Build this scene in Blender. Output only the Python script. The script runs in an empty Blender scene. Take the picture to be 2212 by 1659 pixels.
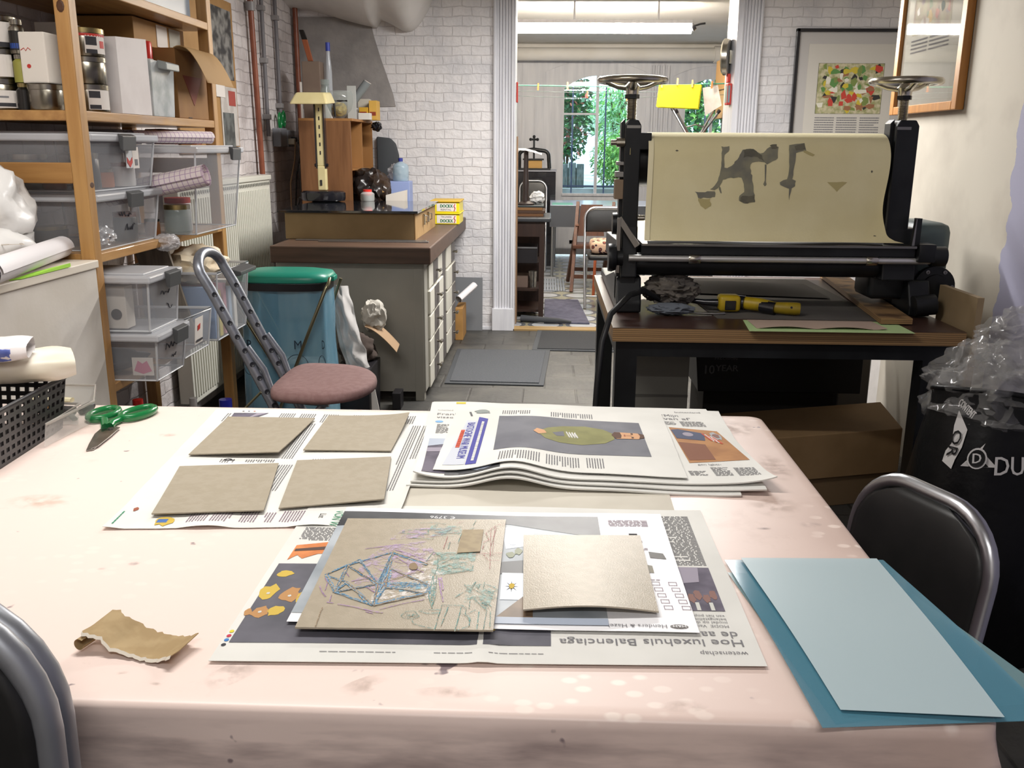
import bpy, bmesh, math, random
from mathutils import Vector as V, Matrix, noise

random.seed(7)
S = bpy.context.scene
COL = S.collection
PI = math.pi

# ------------------------------------------------------------------ camera, world, lights, exposure
cam = bpy.data.cameras.new('camera')
camo = bpy.data.objects.new('camera', cam)
COL.objects.link(camo)
FPX = 1980.0
cam.sensor_width = 36.0
cam.lens = 36.0 * FPX / 2212.0
cam.clip_start = 0.02
_p, _y, _r = math.atan(514 / FPX), math.radians(2.1), math.radians(0.4)
_f = V((-math.sin(_y) * math.cos(_p), math.cos(_y) * math.cos(_p), -math.sin(_p)))
_rt = V((math.cos(_y), math.sin(_y), 0)); _up = _rt.cross(_f)
_R = math.cos(_r) * _rt + math.sin(_r) * _up
_U = -math.sin(_r) * _rt + math.cos(_r) * _up
camo.matrix_world = Matrix(((_R.x, _U.x, -_f.x, 0), (_R.y, _U.y, -_f.y, 0), (_R.z, _U.z, -_f.z, 1.35), (0, 0, 0, 1)))
S.camera = camo
S.view_settings.view_transform = 'Standard'
S.view_settings.look = 'None'
S.view_settings.gamma = 1.0
S.view_settings.use_curve_mapping = False
S.view_settings.exposure = 0.0
S.cycles.use_denoising = True
S.cycles.sample_clamp_indirect = 6.0
S.cycles.max_bounces = 10
S.cycles.caustics_reflective = False
S.cycles.caustics_refractive = False

W = bpy.data.worlds.new('sky'); S.world = W
W.use_nodes = True
_bg = W.node_tree.nodes['Background']
_bg.inputs[0].default_value = (0.75, 0.88, 1.0, 1)
_bg.inputs[1].default_value = 6.0

def area_light(name, loc, sx, sy, power, col, rot=(0, 0, 0)):
    l = bpy.data.lights.new(name, 'AREA'); l.shape = 'RECTANGLE'; l.size = sx; l.size_y = sy
    l.energy = power; l.color = col
    o = bpy.data.objects.new(name, l); COL.objects.link(o); o.location = loc; o.rotation_euler = rot
    return o
# ceiling tube over the table, then two added fill lights; their fittings come later
area_light('front_tube_light', (-0.72, 1.75, 2.36), 1.2, 0.10, 32, (1.0, 0.97, 0.925))
area_light('doorway_fill_light', (0.35, 5.0, 2.40), 1.5, 0.10, 125, (1.0, 0.98, 0.955))  # added out of view to brighten the back wall and alcove
area_light('rear_fill_light', (0.2, -.7, 2.52), 1.2, 0.10, 26, (1.0, 0.97, 0.94))  # added fill behind the camera, lifts the faces turned to the viewer

# ------------------------------------------------------------------ materials
def lin(h):
    h = h.lstrip('#')
    o = []
    for i in (0, 2, 4):
        c = int(h[i:i + 2], 16) / 255
        o.append(c / 12.92 if c <= .04045 else ((c + .055) / 1.055) ** 2.4)
    return (*o, 1)

MATS = {}
def M(name, col='808080', r=.5, m=0., var=None, sc=8., det=3., lo=.4, hi=.6, bump=0., bs=60., coat=0., alpha=1., trans=0., ior=1.45, spec=.5, stretch=(1, 1, 1), emit=None, es=1.):
    if name in MATS: return MATS[name]
    mt = bpy.data.materials.new(name); mt.use_nodes = True
    nt = mt.node_tree; N = nt.nodes; L = nt.links
    b = N['Principled BSDF']
    b.inputs['Base Color'].default_value = lin(col)
    b.inputs['Roughness'].default_value = r
    b.inputs['Metallic'].default_value = m
    b.inputs['Coat Weight'].default_value = coat
    b.inputs['Alpha'].default_value = alpha
    b.inputs['Transmission Weight'].default_value = trans
    b.inputs['IOR'].default_value = ior
    b.inputs['Specular IOR Level'].default_value = spec
    if emit:
        b.inputs['Emission Color'].default_value = lin(emit); b.inputs['Emission Strength'].default_value = es
    if var or bump:
        tc = N.new('ShaderNodeTexCoord'); mp = N.new('ShaderNodeMapping'); mp.inputs['Scale'].default_value = stretch
        L.new(tc.outputs['Object'], mp.inputs[0])
    if var:
        nz = N.new('ShaderNodeTexNoise'); nz.inputs['Scale'].default_value = sc; nz.inputs['Detail'].default_value = det
        L.new(mp.outputs[0], nz.inputs[0])
        rp = N.new('ShaderNodeValToRGB'); rp.color_ramp.elements[0].position = lo; rp.color_ramp.elements[1].position = hi
        rp.color_ramp.elements[0].color = lin(col); rp.color_ramp.elements[1].color = lin(var)
        L.new(nz.outputs[0], rp.inputs[0]); L.new(rp.outputs[0], b.inputs['Base Color'])
    if bump:
        n2 = N.new('ShaderNodeTexNoise'); n2.inputs['Scale'].default_value = bs; n2.inputs['Detail'].default_value = 4
        L.new(mp.outputs[0], n2.inputs[0])
        bp = N.new('ShaderNodeBump'); bp.inputs['Strength'].default_value = bump; bp.inputs['Distance'].default_value = .01
        L.new(n2.outputs[0], bp.inputs['Height']); L.new(bp.outputs[0], b.inputs['Normal'])
    MATS[name] = mt
    return mt

def nodes(mt):
    return mt.node_tree.nodes, mt.node_tree.links, mt.node_tree.nodes['Principled BSDF']

def masonry(name, c1, c2, mortar, ax, bw, rh, ms, bump=.5, rough=.6, offset=.5, dirt=None):
    """brick or tile pattern in world metres on the plane given by two axes"""
    mt = M(name, c1, r=rough); N, L, b = nodes(mt)
    g = N.new('ShaderNodeNewGeometry'); sp = N.new('ShaderNodeSeparateXYZ'); cb = N.new('ShaderNodeCombineXYZ')
    L.new(g.outputs['Position'], sp.inputs[0])
    nz = N.new('ShaderNodeTexNoise'); nz.inputs['Scale'].default_value = 9; nz.inputs['Detail'].default_value = 2
    L.new(g.outputs['Position'], nz.inputs[0])
    for i, a in enumerate(ax):
        md = N.new('ShaderNodeMath'); md.operation = 'MULTIPLY_ADD'
        L.new(nz.outputs[0], md.inputs[0]); md.inputs[1].default_value = .03 if bump > .3 else .004; L.new(sp.outputs[a], md.inputs[2])
        L.new(md.outputs[0], cb.inputs[i])
    br = N.new('ShaderNodeTexBrick'); L.new(cb.outputs[0], br.inputs[0])
    br.offset = offset
    br.inputs['Color1'].default_value = lin(c1); br.inputs['Color2'].default_value = lin(c2); br.inputs['Mortar'].default_value = lin(mortar)
    br.inputs['Scale'].default_value = 1; br.inputs['Brick Width'].default_value = bw; br.inputs['Row Height'].default_value = rh
    br.inputs['Mortar Size'].default_value = ms; br.inputs['Mortar Smooth'].default_value = .6; br.inputs['Bias'].default_value = 0
    col = br.outputs['Color']
    if dirt:
        n3 = N.new('ShaderNodeTexNoise'); n3.inputs['Scale'].default_value = 4; n3.inputs['Detail'].default_value = 6
        L.new(g.outputs['Position'], n3.inputs[0])
        rp = N.new('ShaderNodeValToRGB'); rp.color_ramp.elements[0].position = .48; rp.color_ramp.elements[1].position = .68
        L.new(n3.outputs[0], rp.inputs[0])
        mx = N.new('ShaderNodeMix'); mx.data_type = 'RGBA'; L.new(rp.outputs[0], mx.inputs[0]); L.new(col, mx.inputs[6]); mx.inputs[7].default_value = lin(dirt)
        col = mx.outputs[2]
    L.new(col, b.inputs['Base Color'])
    n2 = N.new('ShaderNodeTexNoise'); n2.inputs['Scale'].default_value = 28; n2.inputs['Detail'].default_value = 4
    L.new(g.outputs['Position'], n2.inputs[0])
    m2 = N.new('ShaderNodeMath'); m2.operation = 'MULTIPLY_ADD'; m2.inputs[1].default_value = -1.0
    L.new(br.outputs['Fac'], m2.inputs[0]); L.new(n2.outputs[0], m2.inputs[2])
    bp = N.new('ShaderNodeBump'); bp.inputs['Strength'].default_value = bump; bp.inputs['Distance'].default_value = .012
    L.new(m2.outputs[0], bp.inputs['Height']); L.new(bp.outputs[0], b.inputs['Normal'])
    return mt

def wood(name, c1, c2, axis=2, r=.5, sc=3., coat=0.):
    """long grain along one axis"""
    st = [14, 14, 14]; st[axis] = 1.2
    return M(name, c1, r=r, var=c2, sc=sc, det=6, lo=.35, hi=.68, stretch=st, coat=coat, bump=.05, bs=8)

def clear(name, tint='ffffff', alpha=.35, r=.25, var=None, sc=6):
    """milky or clear plastic: part seen through, part surface"""
    mt = M(name, tint, r=r, alpha=alpha, spec=.6, var=var, sc=sc)
    return mt

def glassy(name, tint='ffffff', r=.03, refl=.12):
    """thin glazing: passes light straight on, with a mirror share"""
    mt = bpy.data.materials.new(name); mt.use_nodes = True
    N = mt.node_tree.nodes; L = mt.node_tree.links
    N.remove(N['Principled BSDF'])
    t = N.new('ShaderNodeBsdfTransparent'); t.inputs[0].default_value = lin(tint)
    g = N.new('ShaderNodeBsdfGlossy'); g.inputs['Roughness'].default_value = r
    lw = N.new('ShaderNodeLayerWeight'); lw.inputs[0].default_value = .3
    mm = N.new('ShaderNodeMath'); mm.operation = 'MULTIPLY_ADD'; mm.inputs[1].default_value = .5; mm.inputs[2].default_value = refl * .4
    L.new(lw.outputs['Fresnel'], mm.inputs[0])
    mx = N.new('ShaderNodeMixShader'); L.new(mm.outputs[0], mx.inputs[0]); L.new(t.outputs[0], mx.inputs[1]); L.new(g.outputs[0], mx.inputs[2])
    L.new(mx.outputs[0], N['Material Output'].inputs[0])
    MATS[name] = mt
    return mt

# ------------------------------------------------------------------ building helpers
def origin_of(o):
    p = V((0, 0, 0))
    while o is not None:
        p = p + o.location; o = o.parent
    return p

def tag(o, label=None, cat=None, group=None, kind=None):
    if label: o['label'] = label
    if cat: o['category'] = cat
    if group: o['group'] = group
    if kind: o['kind'] = kind
    return o

def thing(name, label, cat, loc=(0, 0, 0), group=None):
    o = bpy.data.objects.new(name, None); o.empty_display_size = .05
    COL.objects.link(o); o.location = loc
    return tag(o, label, cat, group)

class MB:
    def __init__(self):
        self.bm = bmesh.new()
    def faces(self, vs, fs, mi=0):
        b = [self.bm.verts.new(v) for v in vs]
        for f in fs:
            try:
                q = self.bm.faces.new([b[i] for i in f]); q.material_index = mi
            except ValueError: pass
        return b
    def hexa(self, lo, hi, bev=0, mi=0):
        n = len(lo)
        b = self.faces(list(lo) + list(hi), [tuple(range(n))[::-1], tuple(range(n, 2 * n))] + [(i, (i + 1) % n, n + (i + 1) % n, n + i) for i in range(n)], mi)
        if bev:
            es = {e for v in b for e in v.link_edges}
            bmesh.ops.bevel(self.bm, geom=list(es), offset=bev, segments=2, affect='EDGES', profile=.5)
        return self
    def box(self, x0, x1, y0, y1, z0, z1, bev=0, mi=0):
        return self.hexa([(x0, y0, z0), (x1, y0, z0), (x1, y1, z0), (x0, y1, z0)], [(x0, y0, z1), (x1, y0, z1), (x1, y1, z1), (x0, y1, z1)], bev, mi)
    def beam(self, a, b, w, h, up=(0, 0, 1), bev=0):
        a, b = V(a), V(b); d = (b - a).normalized(); s = d.cross(V(up)).normalized(); u = s.cross(d)
        q = lambda p: [p - s * w / 2 - u * h / 2, p + s * w / 2 - u * h / 2, p + s * w / 2 + u * h / 2, p - s * w / 2 + u * h / 2]
        return self.hexa(q(a), q(b), bev)
    def prism(self, pts, y0, y1, ax='y', bev=0):
        f = {'y': lambda p, t: (p[0], t, p[1]), 'x': lambda p, t: (t, p[0], p[1]), 'z': lambda p, t: (p[0], p[1], t)}[ax]
        return self.hexa([f(p, y0) for p in pts], [f(p, y1) for p in pts], bev)
    def tube(self, pts, r, n=10, closed=False, rs=None, flat=None):
        pts = [V(p) for p in pts]; k = len(pts); rings = []
        prev = None
        for i, p in enumerate(pts):
            if closed: t = pts[(i + 1) % k] - pts[i - 1]
            else: t = pts[min(i + 1, k - 1)] - pts[max(i - 1, 0)]
            t.normalize()
            if prev is None:
                s = t.cross(V((0, 0, 1)))
                if s.length < .05: s = t.cross(V((1, 0, 0)))
            else: s = prev - t * prev.dot(t)
            s.normalize(); prev = s; u = t.cross(s)
            rr = rs[i] if rs else r
            rings.append([self.bm.verts.new(p + s * math.cos(a) * rr + u * math.sin(a) * rr * (flat or 1)) for a in (2 * PI * j / n for j in range(n))])
        m = k if closed else k - 1
        for i in range(m):
            A, B = rings[i], rings[(i + 1) % k]
            for j in range(n): self.bm.faces.new((A[j], A[(j + 1) % n], B[(j + 1) % n], B[j]))
        if not closed:
            self.bm.faces.new(rings[0][::-1]); self.bm.faces.new(rings[-1])
        return self
    def lathe(self, prof, c=(0, 0, 0), n=20, axis=None, sx=1, sy=1, cap=True):
        c = V(c)
        if axis: q = V((0, 0, 1)).rotation_difference(V(axis)).to_matrix()
        else: q = Matrix.Identity(3)
        rings = [[self.bm.verts.new(c + q @ V((r * math.cos(2 * PI * j / n) * sx, r * math.sin(2 * PI * j / n) * sy, z))) for j in range(n)] for r, z in prof]
        for A, B in zip(rings, rings[1:]):
            for j in range(n): self.bm.faces.new((A[j], A[(j + 1) % n], B[(j + 1) % n], B[j]))
        if cap:
            if prof[0][0] > 1e-4: self.bm.faces.new(rings[0][::-1])
            if prof[-1][0] > 1e-4: self.bm.faces.new(rings[-1])
        return self
    def cyl(self, a, b, r, r2=None, n=14):
        a, b = V(a), V(b); d = b - a
        return self.lathe([(r, 0), (r if r2 is None else r2, d.length)], a, n, d)
    def grid(self, fn, nu, nv, thick=0., close_u=False, mi=0):
        """fn(u, v) -> point, u and v from 0 to 1; a thickness is laid under it"""
        P = [[V(fn(i / nu, j / nv)) for j in range(nv + 1)] for i in range(nu + 1)]
        top = [[self.bm.verts.new(p) for p in row] for row in P]
        for i in range(nu):
            for j in range(nv):
                q = self.bm.faces.new((top[i][j], top[i + 1][j], top[i + 1][j + 1], top[i][j + 1])); q.material_index = mi
        if thick:
            bot = [[self.bm.verts.new(p - V((0, 0, thick))) for p in row] for row in P]
            for i in range(nu):
                for j in range(nv):
                    self.bm.faces.new((bot[i][j], bot[i][j + 1], bot[i + 1][j + 1], bot[i + 1][j]))
            for i in range(nu):
                self.bm.faces.new((top[i][0], bot[i][0], bot[i + 1][0], top[i + 1][0]))
                self.bm.faces.new((top[i][nv], top[i + 1][nv], bot[i + 1][nv], bot[i][nv]))
            for j in range(nv):
                self.bm.faces.new((top[0][j], top[0][j + 1], bot[0][j + 1], bot[0][j]))
                self.bm.faces.new((top[nu][j], bot[nu][j], bot[nu][j + 1], top[nu][j + 1]))
        return self
    def blob(self, c, r, amp=.15, fr=3., sub=4, seed=0, pinch=None, ridge=False):
        """crumpled lump: a ball pushed about by noise"""
        t = bmesh.new(); bmesh.ops.create_icosphere(t, subdivisions=sub, radius=1)
        idx = {}
        for v in t.verts:
            d = v.co.normalized(); q = d * fr + V((seed * 3.7, seed, -seed * 1.3))
            k = noise.noise(q) + .5 * noise.noise(q * 2.3) + .25 * noise.noise(q * 5.1)
            if ridge: k = .55 - 1.6 * abs(noise.noise(q)) - .8 * abs(noise.noise(q * 2.7))
            s = 1 + amp * k
            p = V((d.x * r[0] * s, d.y * r[1] * s, d.z * r[2] * s))
            if pinch: p = pinch(p)
            idx[v.index] = self.bm.verts.new(p + V(c))
        for f in t.faces: self.bm.faces.new([idx[v.index] for v in f.verts])
        t.free()
        return self
    def build(self, name, mat, parent=None, smooth=None, label=None, kind=None, sub=0, keepz=None):
        bm = self.bm
        bmesh.ops.recalc_face_normals(bm, faces=bm.faces[:])
        off = origin_of(parent)
        if off.length: bmesh.ops.translate(bm, verts=bm.verts[:], vec=-off)
        me = bpy.data.meshes.new(name); bm.to_mesh(me); bm.free()
        for m_ in (mat if isinstance(mat, (list, tuple)) else [mat]): me.materials.append(m_)
        if smooth is not None:
            for p in me.polygons: p.use_smooth = True
            if smooth < 180: me.set_sharp_from_angle(angle=math.radians(smooth))
        o = bpy.data.objects.new(name, me); COL.objects.link(o)
        if parent: o.parent = parent
        if label: o['label'] = label
        if kind: o['kind'] = kind
        if sub:
            md = o.modifiers.new('subdivision', 'SUBSURF'); md.levels = sub; md.render_levels = sub
        return o

def dup(src, loc, rotz=None, label=None, name=None):
    def cp(o, par):
        c = o.copy(); COL.objects.link(c); c.parent = par
        for ch in o.children: cp(ch, c)
        return c
    r = cp(src, None); r.location = loc
    if rotz is not None: r.rotation_euler = (0, 0, rotz)
    if label: r['label'] = label
    return r

def arc(c, r, a0, a1, n, pl='xz'):
    o = []
    for i in range(n + 1):
        a = math.radians(a0 + (a1 - a0) * i / n); x, y = r * math.cos(a), r * math.sin(a)
        o.append({'xz': (c[0] + x, c[1], c[2] + y), 'xy': (c[0] + x, c[1] + y, c[2]), 'yz': (c[0], c[1] + x, c[2] + y)}[pl])
    return o

def text_geo(s):
    cu = bpy.data.curves.new('t', 'FONT'); cu.body = s; cu.resolution_u = 2
    o = bpy.data.objects.new('t', cu); COL.objects.link(o)
    me = o.to_mesh()
    vs = [(v.co.x, v.co.y) for v in me.vertices]; fs = [tuple(p.vertices) for p in me.polygons]
    o.to_mesh_clear(); bpy.data.objects.remove(o); bpy.data.curves.remove(cu)
    return vs, fs

def lettering(s, mat, parent, org, dx, dy, h, width=None, fn=None, name='lettering', bold=0, align='l', push=0):
    """flat letters: org is the start of the base line, dx and dy the reading and up directions"""
    vs, fs = text_geo(s)
    if not vs: return None
    x0 = min(v[0] for v in vs); x1 = max(v[0] for v in vs); w = max(x1 - x0, 1e-6)
    k = h / .69
    kx = (width / w) if width else k
    org, dx, dy = V(org), V(dx).normalized(), V(dy).normalized()
    sh = {'l': 0, 'c': -.5 * w * kx, 'r': -w * kx}[align]
    pts = [org + dx * ((x - x0) * kx + sh) + dy * (y * k) for x, y in vs]
    if fn: pts = [V(fn(p)) for p in pts]
    b = MB(); b.faces(pts, fs)
    if bold:
        for i in range(1, 3):
            b.faces([p + dx * bold * i + dx.cross(dy) * .00002 * i for p in pts], fs)
    return b.build(name, mat, parent)

def struct(o, label=None):
    o['kind'] = 'structure'
    if label: o['label'] = label
    return o

# ------------------------------------------------------------------ the rooms
m_brick_b = masonry('painted_brick_back', 'e2dedd', 'dcd9d9', 'd0cccc', (0, 2), .135, .064, .004, bump=.55, rough=.5, dirt='cbc9cb')
m_brick_l = masonry('painted_brick_left', 'd9d2d0', 'cec7c6', 'b9b1b0', (1, 2), .150, .066, .004, bump=.65, rough=.55, dirt='b3aaa8')
m_plaster = M('white_plaster', 'd8d4d0', r=.7, var='cbc6c2', sc=3, bump=.15, bs=25)
m_ceil = M('ceiling_paint', 'd6d4d0', r=.8, var='cfccc6', sc=2)
m_trimw = M('white_gloss_paint', 'd9d9dd', r=.35, var='c9c9cf', sc=5, lo=.45, hi=.75, stretch=(6, 6, .6))
m_cement = M('grey_cement', '8b8785', r=.9, var='9b9693', sc=6, bump=.3, bs=30)
m_floor = masonry('stone_tiles', '42413e', '393836', '2a2927', (0, 1), .30, .30, .008, bump=.25, rough=.5, offset=.4, dirt='504e49')

# right wall: warm plaster, its nearer stretch painted lavender with a ragged edge
m_rwall = M('two_tone_plaster', 'd9d3c7', r=.7)
def _rw():
    N, L, b = nodes(m_rwall)
    g = N.new('ShaderNodeNewGeometry'); sp = N.new('ShaderNodeSeparateXYZ'); L.new(g.outputs['Position'], sp.inputs[0])
    nz = N.new('ShaderNodeTexNoise'); nz.inputs['Scale'].default_value = 9; nz.inputs['Detail'].default_value = 6; L.new(g.outputs['Position'], nz.inputs[0])
    a = N.new('ShaderNodeMath'); a.operation = 'MULTIPLY_ADD'; a.inputs[1].default_value = .12; L.new(nz.outputs[0], a.inputs[0]); L.new(sp.outputs[1], a.inputs[2])
    gt = N.new('ShaderNodeMath'); gt.operation = 'GREATER_THAN'; gt.inputs[1].default_value = 3.40; L.new(a.outputs[0], gt.inputs[0])
    n2 = N.new('ShaderNodeTexNoise'); n2.inputs['Scale'].default_value = 3.5; n2.inputs['Detail'].default_value = 5; L.new(g.outputs['Position'], n2.inputs[0])
    r1 = N.new('ShaderNodeValToRGB'); r1.color_ramp.elements[0].color = lin('cac3b5'); r1.color_ramp.elements[1].color = lin('b8b0a3'); r1.color_ramp.elements[0].position = .45; r1.color_ramp.elements[1].position = .7
    L.new(n2.outputs[0], r1.inputs[0])
    mx = N.new('ShaderNodeMix'); mx.data_type = 'RGBA'; L.new(gt.outputs[0], mx.inputs[0]); mx.inputs[6].default_value = lin('a5a4bb'); L.new(r1.outputs[0], mx.inputs[7])
    L.new(mx.outputs[2], b.inputs['Base Color'])
    bp = N.new('ShaderNodeBump'); bp.inputs['Strength'].default_value = .2; L.new(nz.outputs[0], bp.inputs['Height']); L.new(bp.outputs[0], b.inputs['Normal'])
_rw()

# back room floor: pale patterned cement tiles
m_bfloor = M('patterned_tiles', 'b9bcc0', r=.25)
def _bf():
    N, L, b = nodes(m_bfloor)
    g = N.new('ShaderNodeNewGeometry')
    def vor(scale, feat='F1'):
        v = N.new('ShaderNodeTexVoronoi'); v.inputs['Scale'].default_value = scale; v.inputs['Randomness'].default_value = 0; v.feature = feat
        L.new(g.outputs['Position'], v.inputs[0]); return v
    v = vor(3.4)
    rp = N.new('ShaderNodeValToRGB'); rp.color_ramp.interpolation = 'CONSTANT'
    e = rp.color_ramp.elements; e[0].position = 0; e[0].color = lin('c9ccd0'); e[1].position = .36; e[1].color = lin('6d7076')
    q = e.new(.47); q.color = lin('a8a48e')
    L.new(v.outputs['Distance'], rp.inputs[0])
    n = N.new('ShaderNodeTexNoise'); n.inputs['Scale'].default_value = 2; L.new(g.outputs['Position'], n.inputs[0])
    mx = N.new('ShaderNodeMix'); mx.data_type = 'RGBA'; mx.blend_type = 'MULTIPLY'; mx.inputs[0].default_value = .5
    L.new(rp.outputs[0], mx.inputs[6]); L.new(n.outputs[0], mx.inputs[7]); L.new(mx.outputs[2], b.inputs['Base Color'])
_bf()

def slab(name, x0, x1, y0, y1, z0, z1, mat, label=None):
    return struct(MB().box(x0, x1, y0, y1, z0, z1).build(name, mat), label)

slab('floor', -1.95, 3.0, -1.7, 6.93, -.12, 0, m_floor)
slab('floor_back_room', -1.7, 2.7, 6.93, 11.95, -.12, 0, m_bfloor)
slab('ceiling', -1.95, 3.0, -1.7, 6.84, 2.60, 2.72, m_ceil)
slab('ceiling_back_room', -1.7, 2.7, 7.06, 11.95, 2.53, 2.72, m_ceil)
slab('wall_left', -1.95, -1.82, -1.7, 6.84, 0, 2.6, m_brick_l)
slab('wall_front', -1.82, 1.62, -1.7, -1.58, 0, 2.6, m_plaster)
slab('wall_right', 1.62, 1.74, -1.7, 4.38, 0, 2.6, m_rwall)
slab('wall_right_return', 1.62, 3.0, 4.38, 4.50, 0, 2.6, m_plaster)
slab('wall_right_alcove', 2.88, 3.0, 4.50, 6.84, 0, 2.6, m_plaster)
b = MB(); b.box(-1.95, -.25, 6.84, 7.06, 0, 2.72); b.box(1.317, 3.0, 6.84, 7.06, 0, 2.72); b.box(-.25, 1.317, 6.84, 7.06, 2.5, 2.72)
struct(b.build('wall_back', m_brick_b))
slab('wall_left_back_room', -1.7, -1.58, 7.06, 11.95, 0, 2.53, m_plaster)
slab('wall_right_back_room', 2.58, 2.7, 7.06, 11.95, 0, 2.53, m_plaster)

# plaster swelling under the stair in the back left corner, and the bare cement beside it
def _bulge(u, v):
    x = -1.82 + u * 1.06
    e = 1 - max(0., (u - .72) / .28) ** 2.2
    drop = .40 + .10 * math.exp(-((u - .80) / .14) ** 2) - .06 * math.cos(u * 5) * (u < .6)
    ry = (.42 + .1 * u) * max(e, .0) ** .5; rz = drop * max(e, 0.) ** .5
    a = PI * .5 * v
    return (x, 6.845 - ry * math.cos(a), 2.61 - rz * math.sin(a) ** .8)
struct(MB().grid(_bulge, 30, 14).build('wall_plaster_swelling', M('soft_plaster', 'e4e1de', r=.8, var='d9d6d3', sc=4), smooth=180))
struct(MB().prism([(-1.815, 1.60), (-1.10, 1.62), (-1.115, 1.70), (-1.20, 1.95), (-1.245, 2.10), (-1.27, 2.22), (-1.815, 2.22)], 6.832, 6.842).build('wall_cement_patch', m_cement))

# door frame between the rooms: fluted casings, lining, threshold
def casing(name, x0, x1):
    pr = [(x0, 6.842)]; n = 7; w = x1 - x0
    for i in range(n):
        a = x0 + w * (i + .08) / n; c = x0 + w * (i + .92) / n
        dpt = .045 if i in (0, n - 1) else .032
        pr += [(a, 6.842 - dpt), ((a + c) / 2, 6.842 - dpt - .006), (c, 6.842 - dpt), (c + w * .06 / n, 6.842 - dpt + .012)]
    pr.append((x1, 6.842))
    o = MB(); o.prism([(x, y) for x, y in pr], .16, 2.6, 'z'); o.box(x0 - .006, x1 + .006, 6.785, 6.842, 0, .17, .004)
    return struct(o.build(name, m_trimw))
casing('trim_1', -.398, -.250)
casing('trim_2', 1.317, 1.468)
slab('trim_3', -.249, -.238, 6.80, 7.068, 0, 2.5, m_trimw)
slab('trim_4', 1.292, 1.32, 6.80, 7.16, 0, 2.5, m_trimw)
slab('trim_5', -.25, 1.317, 6.80, 6.93, .0, .012, wood('pale_threshold', 'a58a5e', '8f744a', 0))
slab('baseboard_back', -.52, -.40, 6.825, 6.842, 0, .02, m_trimw)

# rear wall of the back room: white boarding with two arched glazed doors
m_board = M('white_boarding', 'd5d6db', r=.5, var='c3c5cc', sc=4, stretch=(5, 5, .5), lo=.4, hi=.75)
def arched(b, x0, x1, z0, zs, zt, y0, y1, top, n=16):
    for i in range(n):
        a, c = x0 + (x1 - x0) * i / n, x0 + (x1 - x0) * (i + 1) / n
        h = lambda x: zs + (zt - zs) * (1 - ((x - (x0 + x1) / 2) / ((x1 - x0) / 2)) ** 2)
        b.hexa([(a, y0, h(a)), (c, y0, h(c)), (c, y1, h(c)), (a, y1, h(a))], [(a, y0, top), (c, y0, top), (c, y1, top), (a, y1, top)])
b = MB()
b.box(-1.7, -.06, 11.72, 11.86, 0, 2.53); b.box(1.18, 1.50, 11.72, 11.86, 0, 2.53); b.box(2.45, 2.7, 11.72, 11.86, 0, 2.53)
arched(b, -.06, 1.18, 0, 2.22, 2.36, 11.72, 11.86, 2.53); arched(b, 1.50, 2.45, 0, 2.18, 2.3, 11.72, 11.86, 2.53)
for i in range(17):
    x = -.95 + i * .155
    if x < -.1 or 1.2 < x < 1.48: b.box(x, x + .012, 11.708, 11.722, 0, 2.35)
for x in (1.24, 1.30, 1.36, 1.42): b.box(x, x + .028, 11.69, 11.722, 0, 2.3, .004)
struct(b.build('wall_rear', m_board))
m_pane = glassy('window_glass', 'f4fbff', .02, .06)
def glazed_door(name, x0, x1, gx0, gx1, gz0, gzs, gzt, mull, transom=None):
    b = MB(); y0, y1 = 11.74, 11.80
    b.box(x0, gx0, y0, y1, .02, 2.34); b.box(gx1, x1, y0, y1, .02, 2.34); b.box(gx0, gx1, y0, y1, .02, gz0)
    arched(b, gx0, gx1, gz0, gzs, gzt, y0, y1, 2.37)
    b.box(gx0 + .1, gx1 - .1, 11.728, y0, .16, .20); b.box(gx0 + .1, gx1 - .1, 11.728, y0, .52, .56); b.box(gx0 + .1, gx0 + .14, 11.728, y0, .16, .56); b.box(gx1 - .14, gx1 - .1, 11.728, y0, .16, .56)
    b.box(gx0 - .01, gx1 + .01, 11.715, y0, gz0 - .03, gz0 + .004, .004)
    o = struct(b.build(name, m_board))
    b = MB(); b.box(mull - .018, mull + .018, y0 - .004, y1, gz0, gzt)
    if transom: b.box(gx0, mull, y0, y1, transom - .012, transom + .012)
    b.build('glazing_bar', m_board, o)
    MB().box(gx0, gx1, 11.768, 11.773, gz0, gzt).build('pane', m_pane, o)
    return o
glazed_door('door_1', -.06, 1.18, .185, .99, .78, 2.04, 2.185, .592, 1.737)
glazed_door('door_2', 1.50, 2.45, 1.66, 2.30, .78, 2.03, 2.15, 1.98)
b = MB(); b.cyl((-1.58, 11.42, 2.40), (2.58, 11.42, 2.40), .075, n=20); b.cyl((-1.58, 11.52, 2.49), (2.58, 11.52, 2.49), .04, n=16)
b.lathe([(.078, -.03), (.095, -.03), (.095, .03), (.078, .03)], (1.95, 11.42, 2.40), 20, (1, 0, 0))
struct(b.build('trim_pipes', m_ceil, smooth=50))

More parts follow.
